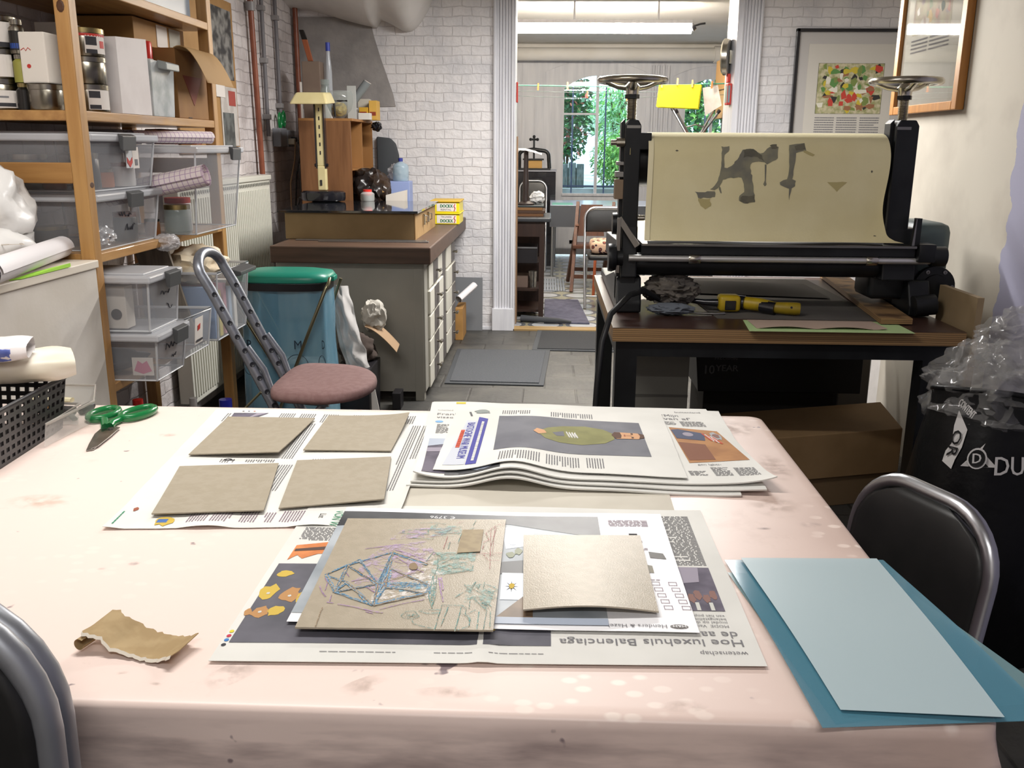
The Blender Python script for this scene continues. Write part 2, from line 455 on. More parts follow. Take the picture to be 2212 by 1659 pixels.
# garden outside the glazed doors
m_earth = M('garden_stone', '9aa09c', r=.9, var='7d837c', sc=3, bump=.3, bs=10)
b = MB(); b.box(-4, 6, 11.9, 22, .5, .62); b.box(-4, 6, 12.6, 22, .62, .80)
struct(b.build('ground_garden', m_earth))
struct(MB().box(-5, 8, 19, 19.3, .6, 2.4).build('wall_garden', M('pale_garden_wall', 'c9d4d8', r=.9)))
def shrub(name, label, c, r, n, cols, leaf, group, long=1.6, droop=.3):
    t = thing(name, label, 'shrub', (c[0], c[1], .8), group)
    rd = random.Random(name + label)
    st = MB()
    for i in range(6):
        a = rd.uniform(0, 6.3); st.tube([(c[0], c[1], .8), (c[0] + .2 * r[0] * math.cos(a), c[1] + .2 * r[1] * math.sin(a), c[2]), (c[0] + .6 * r[0] * math.cos(a), c[1] + .6 * r[1] * math.sin(a), c[2] + .6 * r[2])], .012, 5)
    st.build('stem', M('shrub_stem', '5b4a38', r=.9), t)
    b = MB()
    for i in range(n):
        d = V((rd.gauss(0, 1), rd.gauss(0, 1), rd.gauss(0, 1))).normalized() * rd.random() ** .4
        p = V(c) + V((d.x * r[0], d.y * r[1], d.z * r[2]))
        if p.z < .82: continue
        a = V((rd.gauss(0, 1), rd.gauss(0, 1), rd.gauss(-droop, .6))).normalized(); s = a.cross(V((rd.random(), rd.random(), 1))).normalized()
        l = leaf * rd.uniform(.6, 1.3); w = l / long / 2
        m = p + a * l * .5
        b.faces([p, m + s * w, p + a * l, m - s * w], [(0, 1, 2, 3)], rd.randrange(len(cols)))
    b.build('foliage', cols, t, kind='stuff')
    return t
g1 = M('leaf_dark', '3c6b45', r=.4); g2 = M('leaf_mid', '5c9a55', r=.4); g3 = M('leaf_bright', '9fd070', r=.45); g4 = M('leaf_pale', 'a9d3ad', r=.5); g5 = M('blossom', 'd77a6c', r=.5)
shrub('camellia_bush', 'dark glossy bush with a few red blossoms outside behind the left door pane', (.25, 13.35, 1.82), (.36, .35, .70), 2600, [g1, g1, g1, g1, g2, g1, g1, g2, g1, g5], .085, 'garden shrubs')
shrub('fern_bush', 'low bright green feathery bush outside behind the lower right door pane', (.95, 13.2, 1.18), (.36, .35, .36), 2600, [g3, g3, g2, g3], .09, 'garden shrubs', 4., .5)
shrub('bamboo_bush', 'tall pale green feathery bush outside behind the upper right door pane', (1.0, 14.6, 1.85), (.5, .4, .45), 2400, [g4, g4, g2, g4, g3], .13, 'garden shrubs', 5., .5)
shrub('laurel_bush', 'green bush outside behind the arched door beside the yellow sheets', (2.15, 13.6, 1.9), (.5, .4, .6), 1500, [g1, g2, g3, g1], .1, 'garden shrubs')
b = MB()
t = thing('garden_planter', 'weathered stave planter outside behind the left door pane', 'planter', (.22, 12.95, .8))
m_stave = M('grey_stave', '68716d', r=.9, var='4f5852', sc=8, stretch=(5, 5, 1))
for i in range(5): b.box(-.05 + i * .11, .052 + i * .11, 12.9, 12.98, .80, 1.12 + .015 * (i % 2), .006)
b.box(-.04, .48, 12.98, 13.45, .80, 1.06)
b.build('staves', m_stave, t)
t = thing('garden_railing', 'dark iron railing outside the glazed door', 'railing', (.6, 12.5, .8))
b = MB(); b.box(-.6, 2.8, 12.49, 12.51, .83, .85); b.box(-.6, 2.8, 12.49, 12.51, 2.34, 2.36)
b.build('rail', M('iron_blue', '2b3148', r=.5), t)
for x in (-.12, .31, .74, 1.17, 1.60, 2.03): MB().cyl((x, 12.5, .62), (x, 12.5, 2.34), .010, n=8).build('bar', MATS['iron_blue'], t)

# ------------------------------------------------------------------ big table with the oilcloth
TZ = .75
m_cloth = M('pink_oilcloth', 'f3ded4', r=.38)
def _cl():
    N, L, b = nodes(m_cloth)
    g = N.new('ShaderNodeTexCoord')
    # pale leaf flecks of the woven pattern
    mp = N.new('ShaderNodeMapping'); mp.inputs['Scale'].default_value = (26, 40, 26); mp.inputs['Rotation'].default_value = (0, 0, .5)
    L.new(g.outputs['Object'], mp.inputs[0])
    v = N.new('ShaderNodeTexVoronoi'); v.inputs['Scale'].default_value = 1; L.new(mp.outputs[0], v.inputs[0])
    r1 = N.new('ShaderNodeValToRGB'); r1.color_ramp.elements[0].color = (1, 1, 1, 1); r1.color_ramp.elements[1].color = (0, 0, 0, 1)
    r1.color_ramp.elements[0].position = .22; r1.color_ramp.elements[1].position = .32; L.new(v.outputs['Distance'], r1.inputs[0])
    n0 = N.new('ShaderNodeTexNoise'); n0.inputs['Scale'].default_value = 2.2; n0.inputs['Detail'].default_value = 3; L.new(g.outputs['Object'], n0.inputs[0])
    r0 = N.new('ShaderNodeValToRGB'); r0.color_ramp.elements[0].position = .42; r0.color_ramp.elements[1].position = .62; L.new(n0.outputs[0], r0.inputs[0])
    # stronger on the right-hand part of the table where the cloth is worn grey
    sp = N.new('ShaderNodeSeparateXYZ'); L.new(g.outputs['Object'], sp.inputs[0])
    wr = N.new('ShaderNodeMapRange'); wr.inputs[1].default_value = .75; wr.inputs[2].default_value = 1.25; L.new(sp.outputs[0], wr.inputs[0])
    f1 = N.new('ShaderNodeMath'); f1.operation = 'MULTIPLY'; L.new(r1.outputs[0], f1.inputs[0]); L.new(r0.outputs[0], f1.inputs[1])
    tp = N.new('ShaderNodeMapRange'); tp.inputs[1].default_value = .738; tp.inputs[2].default_value = .748; L.new(sp.outputs[2], tp.inputs[0])
    f1b = N.new('ShaderNodeMath'); f1b.operation = 'MULTIPLY'; L.new(f1.outputs[0], f1b.inputs[0]); L.new(tp.outputs[0], f1b.inputs[1]); f1 = f1b
    wear = N.new('ShaderNodeMath'); wear.operation = 'MULTIPLY'; L.new(wr.outputs[0], wear.inputs[0]); L.new(n0.outputs[0], wear.inputs[1])
    wear2 = N.new('ShaderNodeMath'); wear2.operation = 'MULTIPLY'; wear2.use_clamp = True; wear2.inputs[1].default_value = 1.7; L.new(wear.outputs[0], wear2.inputs[0]); wear = wear2
    m1 = N.new('ShaderNodeMix'); m1.data_type = 'RGBA'; L.new(wear.outputs[0], m1.inputs[0]); m1.inputs[6].default_value = lin('f3ded4'); m1.inputs[7].default_value = lin('c4aca1')
    m2 = N.new('ShaderNodeMix'); m2.data_type = 'RGBA'; L.new(f1.outputs[0], m2.inputs[0]); L.new(m1.outputs[2], m2.inputs[6]); m2.inputs[7].default_value = lin('f7e8dd')
    # small ink spots and rubbed marks
    n3 = N.new('ShaderNodeTexNoise'); n3.inputs['Scale'].default_value = 30; n3.inputs['Detail'].default_value = 2; L.new(g.outputs['Object'], n3.inputs[0])
    r3 = N.new('ShaderNodeValToRGB'); r3.color_ramp.elements[0].position = .735; r3.color_ramp.elements[1].position = .77; L.new(n3.outputs[0], r3.inputs[0])
    m3 = N.new('ShaderNodeMix'); m3.data_type = 'RGBA'; L.new(r3.outputs[0], m3.inputs[0]); L.new(m2.outputs[2], m3.inputs[6]); m3.inputs[7].default_value = lin('8d7d80')
    n4 = N.new('ShaderNodeTexNoise'); n4.inputs['Scale'].default_value = 5; n4.inputs['Detail'].default_value = 7; n4.inputs['Roughness'].default_value = .7; L.new(g.outputs['Object'], n4.inputs[0])
    r4 = N.new('ShaderNodeValToRGB'); r4.color_ramp.elements[0].position = .60; r4.color_ramp.elements[1].position = .80; r4.color_ramp.elements[1].color = (.5, .5, .5, 1); L.new(n4.outputs[0], r4.inputs[0])
    m4 = N.new('ShaderNodeMix'); m4.data_type = 'RGBA'; L.new(r4.outputs[0], m4.inputs[0]); L.new(m3.outputs[2], m4.inputs[6]); m4.inputs[7].default_value = lin('b79c90')
    # dirt streaks on the hanging side: only the lower, handled part of the cloth
    mp5 = N.new('ShaderNodeMapping'); mp5.inputs['Scale'].default_value = (3, 3, 16); L.new(g.outputs['Object'], mp5.inputs[0])
    n5 = N.new('ShaderNodeTexNoise'); n5.inputs['Scale'].default_value = 2; n5.inputs['Detail'].default_value = 6; L.new(mp5.outputs[0], n5.inputs[0])
    r5 = N.new('ShaderNodeValToRGB'); r5.color_ramp.elements[0].position = .42; r5.color_ramp.elements[1].position = .68; L.new(n5.outputs[0], r5.inputs[0])
    dn = N.new('ShaderNodeMapRange'); dn.inputs[1].default_value = .742; dn.inputs[2].default_value = .715; L.new(sp.outputs[2], dn.inputs[0])
    f5 = N.new('ShaderNodeMath'); f5.operation = 'MULTIPLY'; L.new(r5.outputs[0], f5.inputs[0]); L.new(dn.outputs[0], f5.inputs[1])
    f6 = N.new('ShaderNodeMath'); f6.operation = 'MULTIPLY'; f6.inputs[1].default_value = .7; L.new(f5.outputs[0], f6.inputs[0])
    m5 = N.new('ShaderNodeMix'); m5.data_type = 'RGBA'; L.new(f6.outputs[0], m5.inputs[0]); L.new(m4.outputs[2], m5.inputs[6]); m5.inputs[7].default_value = lin('877574')
    L.new(m5.outputs[2], b.inputs['Base Color'])
    bp = N.new('ShaderNodeBump'); bp.inputs['Strength'].default_value = .06; L.new(n4.outputs[0], bp.inputs['Height']); L.new(bp.outputs[0], b.inputs['Normal'])
_cl()
TX0, TX1, TY0, TY1 = -1.335, .497, .878, 2.052
t = thing('work_table', 'large work table hidden under the pink oilcloth', 'table', (-.4, 1.45, 0))
m_tw = wood('table_wood', '8d6a45', '6f5136', 0)
MB().box(TX0 + .01, TX1 - .01, TY0 + .01, TY1 - .01, .715, TZ - .004).build('tabletop', m_tw, t)
b = MB(); b.box(TX0 + .09, TX1 - .09, TY0 + .09, TY0 + .115, .62, .715); b.box(TX0 + .09, TX1 - .09, TY1 - .115, TY1 - .09, .62, .715)
b.build('apron', m_tw, t)
for x in (TX0 + .06, TX1 - .12):
    for y in (TY0 + .06, TY1 - .12): MB().box(x, x + .06, y, y + .06, 0, .715, .004).build('leg', m_tw, t)

def cloth():
    b = MB(); bm = b.bm
    rc = .03; per = []
    for cx, cy, a0 in ((TX1 - rc, TY1 - rc, 0), (TX0 + rc, TY1 - rc, 90), (TX0 + rc, TY0 + rc, 180), (TX1 - rc, TY0 + rc, 270)):
        for i in range(9):
            a = math.radians(a0 + 90 * i / 8); per.append((cx + rc * math.cos(a), cy + rc * math.sin(a), math.cos(a), math.sin(a), 1 - abs(i - 4) / 4))
    full = []
    for i, p in enumerate(per):
        q = per[(i + 1) % len(per)]; d = math.hypot(q[0] - p[0], q[1] - p[1]); k = max(1, int(d / .03))
        for j in range(k):
            s = j / k; full.append([p[m] + (q[m] - p[m]) * s for m in range(5)])
    prof = [(-.02, 0), (-.006, 0), (0, -.0015), (.004, -.006), (.005, -.016), (.004, -.05), (.003, -.10), (.004, -.16), (.004, -.24)]
    rings = []
    for o, z in prof:
        ring = []
        for x, y, nx, ny, cr in full:
            dn = max(0, -z - .012) / .23
            w = dn * (.016 * math.sin(x * 21 + y * 17) + .009 * math.sin(x * 47 - y * 31 + 1))
            fl = cr * cr * dn * .07
            oo = o + .012 * dn + w * .6 + fl
            if z > -.02: oo = o
            ring.append(bm.verts.new((x + nx * oo, y + ny * oo, TZ + z)))
        rings.append(ring)
    n = len(full)
    for A, B in zip(rings, rings[1:]):
        for i in range(n): bm.faces.new((A[i], A[(i + 1) % n], B[(i + 1) % n], B[i]))
    bm.faces.new(rings[0])
    return b
o = cloth().build('tablecloth', m_cloth, smooth=60)
for v in o.data.vertices: v.co -= V((-.8, 1.45, 0))   # origin at the table, so the worn patch sits on the right
o.location = (-.8, 1.45, 0)
cl_o = o
tag(o, 'pink flowered oilcloth with ink spots hanging over the big table', 'tablecloth')

m_smd = {}
def smudge(x, y, rx, ry, col, seed, dens=.6, rot=0.):
    if col not in m_smd:
        mt = M('stain_' + col, col, r=.7); N, L, bb = nodes(mt); tc = N.new('ShaderNodeTexCoord')
        vm = N.new('ShaderNodeVectorMath'); vm.operation = 'DISTANCE'; vm.inputs[1].default_value = (.5, .5, .5); L.new(tc.outputs['Generated'], vm.inputs[0])
        mr = N.new('ShaderNodeMapRange'); mr.inputs[1].default_value = .5; mr.inputs[2].default_value = .08; mr.inputs[4].default_value = dens * .55; L.new(vm.outputs['Value'], mr.inputs[0])
        nz = N.new('ShaderNodeTexNoise'); nz.inputs['Scale'].default_value = 45; nz.inputs['Detail'].default_value = 5; L.new(tc.outputs['Object'], nz.inputs[0])
        rp = N.new('ShaderNodeValToRGB'); rp.color_ramp.elements[0].position = .38; rp.color_ramp.elements[1].position = .62; L.new(nz.outputs[0], rp.inputs[0])
        mu = N.new('ShaderNodeMath'); mu.operation = 'MULTIPLY'; L.new(mr.outputs[0], mu.inputs[0]); L.new(rp.outputs[0], mu.inputs[1]); L.new(mu.outputs[0], bb.inputs['Alpha']); m_smd[col] = mt
    b = MB(); b.faces([(x + rx * math.cos(a) * math.cos(rot) - ry * math.sin(a) * math.sin(rot), y + rx * math.cos(a) * math.sin(rot) + ry * math.sin(a) * math.cos(rot), TZ + .0004) for a in (2 * PI * i / 24 for i in range(24))], [tuple(range(24))])
    o = b.build('stain', m_smd[col], cl_o)
for i, (x, y, rx, ry, c, d, ro) in enumerate(((-.87, 1.45, .07, .035, 'a88c66', .5, .2), (-.36, .94, .045, .02, '8d7a6c', .6, .9), (-.20, .925, .04, .015, 'a08c7c', .5, .7), (.42, 1.95, .05, .06, '9a8478', .6, .2), (.45, 1.70, .035, .08, '9a8478', .6, 0), (.40, 1.50, .05, .06, 'a08c7c', .5, .3), (.44, 1.42, .022, .012, '6f6a74', .7, .3), (.36, 1.40, .014, .006, '6f6a74', .7, .1), (.33, 1.63, .05, .03, 'a08c7c', .5, .4), (-.60, 1.22, .012, .006, '6f6a74', .7, .5), (-.64, 1.20, .008, .004, '6f6a74', .7, .5), (-.80, 1.83, .03, .012, 'b08a80', .5, .3), (-.49, .935, .012, .003, '8d7a6c', .6, .3), (-.44, .915, .010, .003, '8d7a6c', .6, -.3), (-.1, .915, .05, .012, 'b09c8e', .5, .1), (.16, .90, .03, .012, 'a08c7c', .5, .2), (.24, .92, .004, .003, '3f4a8a', .9, 0))):
    smudge(x, y, rx, ry, c, i, d, ro)

# ------------------------------------------------------------------ paper
m_news = M('newsprint', 'e3e2dc', r=.85, var='dad9d3', sc=5)
m_newsw = M('coated_paper', 'f1f1f3', r=.45)
m_ink = M('print_grey', '7c7b7e', r=.9); m_inkd = M('print_black', '2e2d31', r=.9); m_inkp = M('print_mauve', '8d7a86', r=.9)

class Page:
    def __init__(s, q, z, h=lambda u, v: 0):
        s.q = [V((a[0], a[1], 0)) for a in q]; s.z = z; s.h = h
        s.w = (s.q[1] - s.q[0]).length; s.d = (s.q[3] - s.q[0]).length
    def at(s, u, v, dz=0):
        a, b, c, d = s.q
        p = a * (1 - u) * (1 - v) + b * u * (1 - v) + c * u * v + d * (1 - u) * v
        return V((p.x, p.y, s.z + s.h(u, v) + dz))
    def sheet(s, name, mat, parent=None, thick=.0006, nu=56, nv=40, edge=0, rag=0):
        def fn(u, v):
            if rag:
                uu = u + rag * noise.noise(V((v * 9, s.z * 99, 3))) * (abs(u - .5) > .49); v = v + rag * noise.noise(V((u * 9, 7, s.z * 77))) * (abs(v - .5) > .49); u = uu
            return s.at(u, v)
        return MB().grid(fn, nu, nv, thick).build(name, mat, parent, smooth=50)
    def poly(s, pts, mat, parent, name='picture', dz=.0006, cut=24):
        b = MB(); bm = b.bm
        bm.faces.new([bm.verts.new((u, v, 0)) for u, v in pts]).normal_update()
        bmesh.ops.triangulate(bm, faces=bm.faces[:])
        for ax in (0, 1):
            lo, hi = min(p[ax] for p in pts), max(p[ax] for p in pts)
            for i in range(1, cut):
                x = i / cut
                if lo < x < hi:
                    bmesh.ops.bisect_plane(bm, geom=bm.verts[:] + bm.edges[:] + bm.faces[:], plane_co=(x, 0, 0) if ax == 0 else (0, x, 0), plane_no=(1, 0, 0) if ax == 0 else (0, 1, 0))
        for v in bm.verts: v.co = s.at(v.co.x, v.co.y, dz)
        return b.build(name, mat, parent)
    def rect(s, u0, v0, u1, v1, mat, parent, name='picture', dz=.0006):
        return s.poly([(u0, v0), (u1, v0), (u1, v1), (u0, v1)], mat, parent, name, dz)
    def text(s, str_, u, v, h, mat, parent, rot=0, name='headline', width=None, bold=0, dz=.0009):
        a = math.radians(rot); dx = V((math.cos(a), math.sin(a), 0)); dy = V((-math.sin(a), math.cos(a), 0))
        return lettering(str_, mat, parent, (u * s.w, v * s.d, 0), dx, dy, h, width, lambda p: s.at(p.x / s.w, p.y / s.d, dz), name, bold)
    def columns(s, blocks, mat, parent, rot=0, pitch=.0045, name='text_column', dz=.0007, fill=.42):
        rd = random.Random(len(blocks) * 7 + rot)
        for u0, v0, u1, v1 in blocks:
            b = MB()
            x0, y0, x1, y1 = u0 * s.w, v0 * s.d, u1 * s.w, v1 * s.d
            W_, H_ = (x1 - x0, y1 - y0) if rot in (0, 180) else (y1 - y0, x1 - x0)
            f = {0: lambda a, c: (x0 + a, y1 - c), 180: lambda a, c: (x1 - a, y0 + c), 90: lambda a, c: (x0 + c, y0 + a), 270: lambda a, c: (x1 - c, y1 - a)}[rot]
            c = 0
            while c < H_ - pitch * .5:
                a = 0; end = W_ * (rd.uniform(.3, .8) if rd.random() < .09 else 1)
                while a < end - .002:
                    l = min(rd.uniform(.004, .013), end - a)
                    q = [f(a, c), f(a + l, c), f(a + l, c + pitch * fill), f(a, c + pitch * fill)]
                    b.faces([s.at(x / s.w, y / s.d, dz) for x, y in q], [(0, 1, 2, 3)])
                    a += l + .0016
                c += pitch
            b.build(name, mat, parent)

def paper(name, label, cat, page, mat, group=None, **k):
    t = thing(name, label, cat, tuple(page.at(.5, .5)), group)
    page.sheet('sheet', mat, t, **k)
    return t

NG = 'newspapers spread on the table'
# the grey paperboard that shows as a strip between the papers
gb = Page([(-.245, 1.30), (.222, 1.32), (.228, 1.70), (-.245, 1.70)], .7518)
paper('grey_paperboard', 'grey paperboard strip lying between the newspaper pile and the front newspaper', 'cardboard', gb, M('greyboard_pale', 'cfc9bb', r=.8, var='c6c0b2', sc=6), thick=.0012, nu=4, nv=4)

# front newspaper, upside down
pb = Page([(-.395, .96), (.27, .981), (.268, 1.464), (-.397, 1.455)], .7540, lambda u, v: .0012 * math.sin(u * 9) * math.sin(v * 5) + .0025 * math.exp(-((u - .49) / .02) ** 2) * (1 - v))
t = paper('newspaper', 'front newspaper spread lying upside down under the crayon drawing', 'newspaper', pb, m_news, NG)
m_ph = M('photo_charcoal', '54545c', r=.75, var='64636c', sc=12)
m_yel = M('photo_yellow', 'cdb04c', r=.8); m_och = M('photo_ochre', 'b98a58', r=.8)
pb.rect(.016, .083, .614, .53, m_ph, t, 'photo')
def splat(pg, par, cu, cv, ru, rv, mat, seed, dz=.0009, nm='photo_detail', n=14):
    rd = random.Random(seed)
    pg.poly([(cu + ru * math.cos(2 * PI * i / n) * rd.uniform(.65, 1.15), cv + rv * math.sin(2 * PI * i / n) * rd.uniform(.65, 1.15)) for i in range(n)], mat, par, nm, dz)
for i, (u, v, ru, rv, m_) in enumerate([(.045, .463, .018, .022, m_yel), (.033, .348, .022, .05, m_yel), (.081, .332, .021, .05, m_och), (.12, .317, .024, .05, m_yel), (.040, .237, .02, .032, m_och), (.069, .24, .018, .03, m_yel), (.016, .235, .008, .02, m_och), (.2, .3, .03, .06, m_yel), (.3, .38, .03, .06, m_och), (.5, .2, .03, .05, m_yel)]):
    splat(pb, t, u, v, ru, rv, m_, i)
for u, v in ((.034, .34), (.081, .325), (.119, .31), (.04, .235)): splat(pb, t, u, v, .004, .007, M('photo_white', 'cfcfc8', r=.8), 3, .0012)
m_orp = M('photo_orange', 'd98a52', r=.8, var='c97a45', sc=30)
pb.poly([(.029, .555), (.045, .59), (.06, .565), (.09, .60), (.14, .605), (.13, .70), (.07, .675), (.03, .66)], m_orp, t, 'photo')
pb.poly([(.033, .615), (.13, .635), (.13, .662), (.033, .632)], M('photo_brown', '54423a', r=.8), t, 'photo_detail', .0009)
pb.columns([(.026, .70, .125, .80), (.885, .554, .960, .945), (.49, .90, .62, .945), (.65, .90, .76, .945), (.78, .90, .88, .945)], m_ink, t, 180, .0043)
pb.text('Hoe luxehuis Balenciaga', .972, .118, .0155, m_ink, t, 180, width=.228)
pb.text('de aa', .968, .158, .0155, m_ink, t, 180)
pb.text('wetenschap', .974, .062, .0085, m_ink, t, 180, 'section_title')
pb.text('MODE  Van een', .957, .192, .0058, m_ink, t, 180, 'caption'); pb.text('model op de e', .957, .211, .0058, m_ink, t, 180, 'caption')
pb.text('belangstelling', .957, .228, .0058, m_ink, t, 180, 'caption'); pb.text('van het popula', .957, .246, .0058, m_ink, t, 180, 'caption')
pb.rect(.893, .268, .962, .538, M('photo_slate', '57525f', r=.8, var='6e6876', sc=18), t, 'photo')
pb.poly([(.893, .43), (.93, .44), (.938, .538), (.896, .538)], M('photo_haze', '9d96a3', r=.8), t, 'photo_detail', .0009)
for i, u in enumerate((.903, .918, .934, .95)): splat(pb, t, u, .34 + .02 * (i % 2), .009, .03, M('photo_skin', '8c6a62', r=.8), 40 + i)
for u in (.907, .935): pb.rect(u, .27, u + .008, .315, M('photo_white'), t, 'photo_detail', .0009)
pb.rect(.2, .912, .46, .935, m_inkd, t, 'photo')
for i, u in enumerate((.30, .36, .40)): splat(pb, t, u, .923, .02, .008, m_och, 60 + i)
for i, (u, v, c) in enumerate([(.009, .072, '3a3a40'), (.009, .095, '3f7fc4'), (.0085, .115, 'c4374f'), (.0085, .137, 'e0d23c')]):
    pb.poly([(u + .0045 * math.cos(a), v + .007 * math.sin(a)) for a in (2 * PI * k / 12 for k in range(12))], M('dot_' + c, c, r=.8), t, 'colour_dot')
pb.columns([(.03, .043, .33, .047), (.40, .043, .47, .047), (.5, .043, .6, .047)], m_ink, t, 180, .003, 'footer')

# glossy advertisement between the newspaper and the drawing
ad = Page([(-.325, 1.047), (.2, 1.045), (.195, 1.424), (-.328, 1.424)], .7585, lambda u, v: .0012 * math.sin(u * 7 + 1) + .002 * v * v)
t = paper('advertising_flyer', 'glossy white furniture flyer lying upside down between the front newspaper and the cards', 'flyer', ad, m_newsw, thick=.0004)
m_nt = M('photo_night', '3a3c40', r=.4, var='55575a', sc=9)
ad.rect(.0, .06, .785, .955, M('photo_room', '8f979e', r=.4, var='b9c0c6', sc=7), t, 'photo')
ad.poly([(.0, .80), (.3, .88), (.53, .86), (.80, .735), (.80, .955), (.0, .955)], m_nt, t, 'photo_detail', .0009)
ad.poly([(.52, .62), (.60, .66), (.60, .79), (.55, .83), (.5, .83)], M('photo_snow', 'dfe6ef', r=.4), t, 'photo_detail', .0009)
ad.poly([(.50, .40), (.60, .41), (.60, .53), (.50, .5)], M('photo_dark', '4a4b4d', r=.4), t, 'photo_detail', .0010)
for i, (u, v) in enumerate(((.54, .68), (.556, .60), (.575, .70), (.535, .57))): splat(ad, t, u, v, .014, .03, [M('photo_snow'), M('photo_leaf', '6d744e', r=.4)][i % 2], 80 + i, .0012)
ad.rect(.515, .2, .60, .41, M('photo_snow'), t, 'photo_detail', .0011)
for a in range(8):
    an = a * PI / 4; ad.poly([(.543 + .002 * math.cos(an + 1.5), .30 + .003 * math.sin(an + 1.5)), (.543 + .02 * math.cos(an), .30 + .045 * math.sin(an)), (.543 - .002 * math.cos(an + 1.5), .30 - .003 * math.sin(an + 1.5))], m_inkd, t, 'photo_detail', .0014)
splat(ad, t, .543, .30, .008, .025, m_yel, 5, .0017)
ad.poly([(.50, .055), (.60, .06), (.60, .25), (.585, .25)], M('photo_wood', '6f5c49', r=.4, var='846f58', sc=20), t, 'photo_detail', .0013)
ad.rect(.50, .03, .785, .075, M('photo_bluegrey', 'aab4c4', r=.4), t, 'photo', .0014)
ad.poly([(.955 + .022 * math.cos(a), .034 + .014 * math.sin(a)) for a in (2 * PI * k / 20 for k in range(20))], M('logo_brown', '4b423c', r=.4), t, 'logo')
ad.text('H&H', .971, .040, .0058, m_newsw, t, 180, 'logo_letters', dz=.0013)
ad.text('Henders & Hazel', .925, .043, .0078, m_ink, t, 180, 'brand_name', width=.074)
ad.rect(.285, .87, .372, .945, M('price_box', '44464c', r=.4), t, 'price_box', .0012); ad.text('\u20ac 3796', .355, .925, .010, m_newsw, t, 180, 'price', dz=.0015)
ad.columns([(.83, .86, .95, .93), (.87, .70, .92, .72), (.86, .63, .93, .65), (.82, .37, .94, .38)], m_inkp, t, 180, .0042)
ad.rect(.885, .75, .91, .785, m_inkd, t, 'icon'); ad.poly([(.93, .56), (.975, .55), (.97, .60), (.93, .615)], M('photo_sofa', '57544f', r=.5), t, 'icon'); ad.poly([(.86, .56), (.90, .55), (.90, .60), (.86, .615)], MATS['photo_sofa'], t, 'icon')
ad.poly([(.86, .44), (.93, .43), (.93, .49), (.89, .51)], M('photo_sofa_brown', '77705c', r=.5), t, 'icon')
for r_ in range(5):
    for c_ in range(3):
        u, v = .87 + c_ * .045 + r_ * .004, .33 - r_ * .045
        for a in range(4):
            e = [((u, v), (u + .022, v + .003)), ((u, v + .025), (u + .022, v + .028)), ((u, v), (u + .0015, v + .028)), ((u + .0205, v), (u + .022, v + .028))][a]
            ad.rect(e[0][0], e[0][1], e[1][0], e[1][1], m_inkp, t, 'icon')

# grey cards
m_card = M('greyboard', 'a59b89', r=.6, var='a09683', sc=60, bump=.05, bs=200)
def card(q, z, label, bend=None, name='grey_card', mat=None, th=.0022, group='grey board squares'):
    pg = Page(q, z + th, bend or (lambda u, v: 0))
    o = MB().grid(lambda u, v: pg.at(u, v), 16, 16, th).build(name, mat or m_card, smooth=40)
    return pg, tag(o, label, 'card', group)
card([(-.699, 1.689), (-.52, 1.691), (-.511, 1.943), (-.709, 1.949)], .7555, 'far left one of four grey cards on the sideways newspaper, over a red photo', lambda u, v: .006 * u * (1 - v) ** 2 + .002 * u)
card([(-.481, 1.727), (-.305, 1.731), (-.303, 1.970), (-.486, 1.969)], .7555, 'far right grey card of the four on the sideways newspaper, one corner curled up', lambda u, v: .010 * u ** 3 * v ** 3 + .001)
card([(-.643, 1.383), (-.464, 1.408), (-.508, 1.648), (-.690, 1.620)], .7555, 'near left grey card of the four, above the yellow spot on the newspaper', lambda u, v: .003 * (1 - v) ** 2)
card([(-.444, 1.425), (-.272, 1.464), (-.299, 1.698), (-.477, 1.666)], .7555, 'near right grey card of the four, beside the newspaper pile', lambda u, v: .005 * u * (1 - v) ** 2)
card([(-.023, 1.080), (.153, 1.084), (.153, 1.334), (-.029, 1.326)], .7605, 'plain shiny grey card on the white flyer, right of the crayon drawing', lambda u, v: .007 * math.sin(PI * u) * (1 - v) + .004 * (1 - v), mat=M('greyboard_waxed', 'b0a592', r=.34, var='aa9f8c', sc=70, bump=.12, bs=500))

